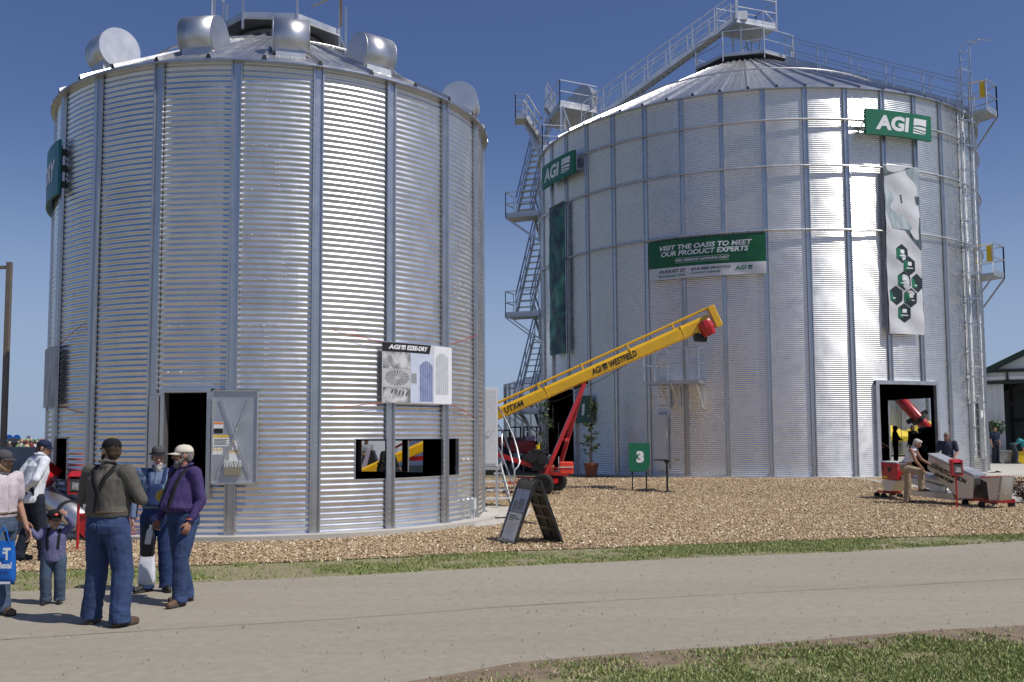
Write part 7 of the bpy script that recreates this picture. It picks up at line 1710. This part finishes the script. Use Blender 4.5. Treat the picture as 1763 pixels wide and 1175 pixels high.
# hoop canopy, red tractor and sign board between the bins
def hoop():
    Y = 42.; a, c = D(842, 760, Y), D(897, 760, Y); zt = D(880, 700, Y).z; xm = (a.x+c.x)/2; r = (c.x-a.x)/2+.4; t = thing('hoop_shelter', (xm, Y+2, 0), 'white arched fabric shelter between the two bins', 'shelter'); b = MB(); n = 18; V = []; L_ = 6
    zc = max(.8, zt-r)
    for y in (Y, Y+L_):
        for i in range(n+1): th = PI*i/n; V.append((xm-r*math.cos(th)*(1.0), y+.0, zc+(zt-zc)*math.sin(th)))
    b.add(V, [(i, i+1, n+2+i, n+1+i) for i in range(n)]); o = b.build('cover', M['tent'], t, smooth=True); o.modifiers.new('s', 'SOLIDIFY').thickness = .03
    for k in range(5): b = MB(); y = Y+L_*k/4; b.path([(xm-r*.985*math.cos(PI*i/n), y, zc+(zt-zc)*.985*math.sin(PI*i/n)) for i in range(n+1)], .03, n=6); b.bar((xm-r*.985, y, 0), (xm-r*.985, y, zc), .06, .06); b.bar((xm+r*.985, y, 0), (xm+r*.985, y, zc), .06, .06); b.build('hoop', M['galv'], t)
hoop()
def tractor(px, Y, label, s=1., yaw=0.):
    p = D(px, 770, Y); t = thing('tractor', (p.x, Y, gz(p.x, Y)), label, 'tractor', 'red tractors between the bins', yaw); t.scale = (s, s, s)
    b = ML(); b.box((.55, 0, 1.15), (1.5, .7, .55)); b.box((-.45, 0, .95), (.9, .8, .4)); o = b.build('body', M['red'], t); bevel(o, .06)
    b = ML(); b.box((-.45, 0, 1.9), (1.0, 1.0, .06)); 
    for x in (-.9, 0): 
        for y in (-.45, .45): b.bar((x, y, 1.1), (x, y, 1.88), .05, .05)
    b.build('cab', M['dark'], t)
    for x, r in ((-.6, .62), (1.1, .38)):
        for y in (-.62, .62): add_wheel(t, Vector((0, 0, 0)), (0, 1, 0), r, .3, M['galvwhite']).location = (x, y, r) if False else (x, y, r)
    b = ML(); b.tube((.9, .2, 1.4), (.9, .2, 2.0), .04); b.build('exhaust', M['dark'], t); return t
def add_wheel_local(): pass
_aw = add_wheel
def add_wheel(root, c, ax, r, w_, rimmat):       # wheel in the root's own coordinates when the root is turned or scaled
    b = ML(); M3 = wheel(b, (0, 0, 0), ax, r, w_); wh = b.build('wheel', M['rubber'], root, smooth=True)
    b = ML(); b.lathe([(.001, -w_*.2), (r*.3, -w_*.25), (r*.56, -w_*.3), (r*.56, w_*.3), (r*.3, w_*.2), (.001, w_*.2)], (0, 0, 0), n=20, M=M3); b.build('rim', rimmat, wh); return wh
tractor(872, 39.5, 'small red tractor parked under the arched shelter between the two bins', .9, .3)
tractor(888, 46., 'second red tractor farther back between the bins', 1., 2.6)
def board():
    Y = 40.; a, c = D(899, 751, Y), D(921, 795, Y); t = thing('sign_board', ((a.x+c.x)/2, Y, gz(1, Y)), 'pale pink notice board standing beside the stair foot of the large bin', 'sign board')
    W_, H_ = c.x-a.x, a.z-c.z; fn = flat(Vector((a.x, Y, c.z)), Vector((1, 0, 0)), up, Vector((0, -1, 0)))
    panel('board', fn, W_, H_, .04, mat('pale_pink_print', (.60, .44, .48), .6, 0, .1, 3), t, 2)
    b = MB(); put_rect(b, fn, W_*.1, H_*.62, W_*.9, H_*.65, .004)
    for i in range(4): put_rect(b, fn, W_*(.1+.2*i), H_*.80, W_*(.2+.2*i), H_*.85, .004); put_rect(b, fn, W_*(.1+.22*i), H_*.5, W_*(.22+.22*i), H_*.55, .004)
    b.build('print', mat('grey_violet_print', (.25, .2, .24), .6), t)
    for x in (a.x+.05, c.x-.05): b = MB(); b.bar((x, Y+.05, gz(1, Y)), (x, Y+.05, c.z+.2), .05, .05); b.build('leg', M['galvwhite'], t)
board()
# folding A-frame stand beyond the small bin
def far_stand():
    p = G(640, 832); p = D(632, 815, 34.); t = thing('folding_stand', (p.x, 34., 0), 'black A-frame stand seen through the window opening of the small bin', 'stand'); zt = D(640, 776, 34.).z; b = MB()
    b.prism([(p.x-.45, 34, 0), (p.x-.2, 34, 0), (p.x+.12, 34, zt), (p.x+.0, 34, zt)], (0, .5, 0)); b.build('leaf', mat('lilac_board', (.35, .3, .4), .6), t)
    b = MB(); b.prism([(p.x-.1, 34.02, 0), (p.x+.62, 34.02, 0), (p.x+.2, 34.02, zt), (p.x+.06, 34.02, zt)], (0, .5, 0)); b.build('leaf', M['black'], t)
far_stand()
# flags, discs and crowd at the far left
for px, lb in ((16, 'blue round sign disc on a pole, the left one of two in the distance'), (29, 'blue round sign disc on a pole, the right one of two in the distance')):
    p = D(px, 755, 95.); t = thing('sign_disc', (p.x, 95., 0), lb, 'sign', 'blue round signs in the distance'); b = MB(); b.lathe([(.001, -.04), (.36, -.04), (.36, .04), (.001, .04)], p, n=20, M=Matrix.Rotation(PI/2, 3, 'X')); b.build('disc', M['bagblue'], t); b = MB(); b.bar((p.x, 95.1, 0), (p.x, 95.1, p.z), .06, .06); b.build('post', M['galvwhite'], t)
p = D(47, 757, 88.); t = thing('feather_flag', (p.x, 88., 0), 'small violet feather flag in the distance before the white tent', 'flag'); b = MB(); zt, zb = D(47, 750, 88.).z, D(47, 766, 88.).z; b.prism([(p.x-.18, 88., zb), (p.x+.15, 88., zb), (p.x+.28, 88., zt-.1), (p.x+.15, 88., zt), (p.x-.1, 88., zt-.15)], (0, .02, 0)); b.build('cloth', mat('violet_cloth', (.22, .18, .38), .6), t)
b = MB(); b.bar((p.x-.2, 88., 0), (p.x-.2, 88., zt), .04, .04); b.build('pole', M['galvwhite'], t)
def crowdm(n, L, b): ilv(n, L, b, [(.02, .02, .03), (.3, .04, .03), (.6, .6, .62), (.03, .06, .2), (.1, .5, .08), (.5, .35, .25), (.05, .05, .05), (.7, .7, .7)])
b = MB()
for i in range(150):
    Y = random.uniform(58, 86); x = D(random.uniform(-60, 140), 760, Y).x; h = random.uniform(1.55, 1.85)
    sph(b, (x, Y, h*.92), (.10, .11, .13), n=8, m=5); sph(b, (x, Y, h*.68), (.22, .14, .32), n=8, m=6); sph(b, (x-.09, Y, h*.27), (.09, .1, .46), n=6, m=5); sph(b, (x+.09, Y, h*.27), (.09, .1, .46), n=6, m=5)
tag(b.build('crowd', nodes_mat('crowd_clothing', crowdm), None, smooth=True), 'distant crowd of visitors on the horizon at the left', 'crowd', kind='stuff')
# items in the shed opening
def clutter():
    for px, pyt, Y, w_, h_, m_, nm, lb in ((1756, 795, 46.5, .5, .55, M['safety'], 'storage_tub', 'yellow plastic tub on the floor in front of the shed'), (1728, 790, 47.0, .7, .6, M['galvdull'], 'crate', 'grey crate on the floor inside the shed opening')):
        p = D(px, pyt, Y); g_ = .34; t = thing(nm, (p.x, Y, g_), lb, 'tub' if 'tub' in nm else 'crate'); b = MB(); q = [(p.x-w_*.42, Y-.2, g_), (p.x+w_*.42, Y-.2, g_), (p.x+w_*.5, Y-.25, g_+h_), (p.x-w_*.5, Y-.25, g_+h_)]; b.prism(q, (0, .45, 0)); o = b.build('tub', m_, t); bevel(o, .04); b = MB(); b.box((p.x, Y, g_+h_), (w_*1.06, .56, .05)); b.build('rim', m_, t)
    p = D(1700, 745, 47.); random.seed(8); t = thing('potted_plant', (p.x+.4, 47., .34), 'green potted tree standing inside the shed opening', 'potted plant'); b = MB(); c0 = Vector((p.x+.4, 47., .34)); b.tube(c0, c0+up*1.3, .03, n=6); b.build('stem', M['bark'], t); b = MB(); leaves(b, c0+up*1.75, .5, 260, .09, (1, 1, .8)); b.build('foliage', M['leaf'], t); b = MB(); b.tube(c0, c0+up*.4, .18, .24, n=16); b.build('pot', M['dark'], t)
clutter()
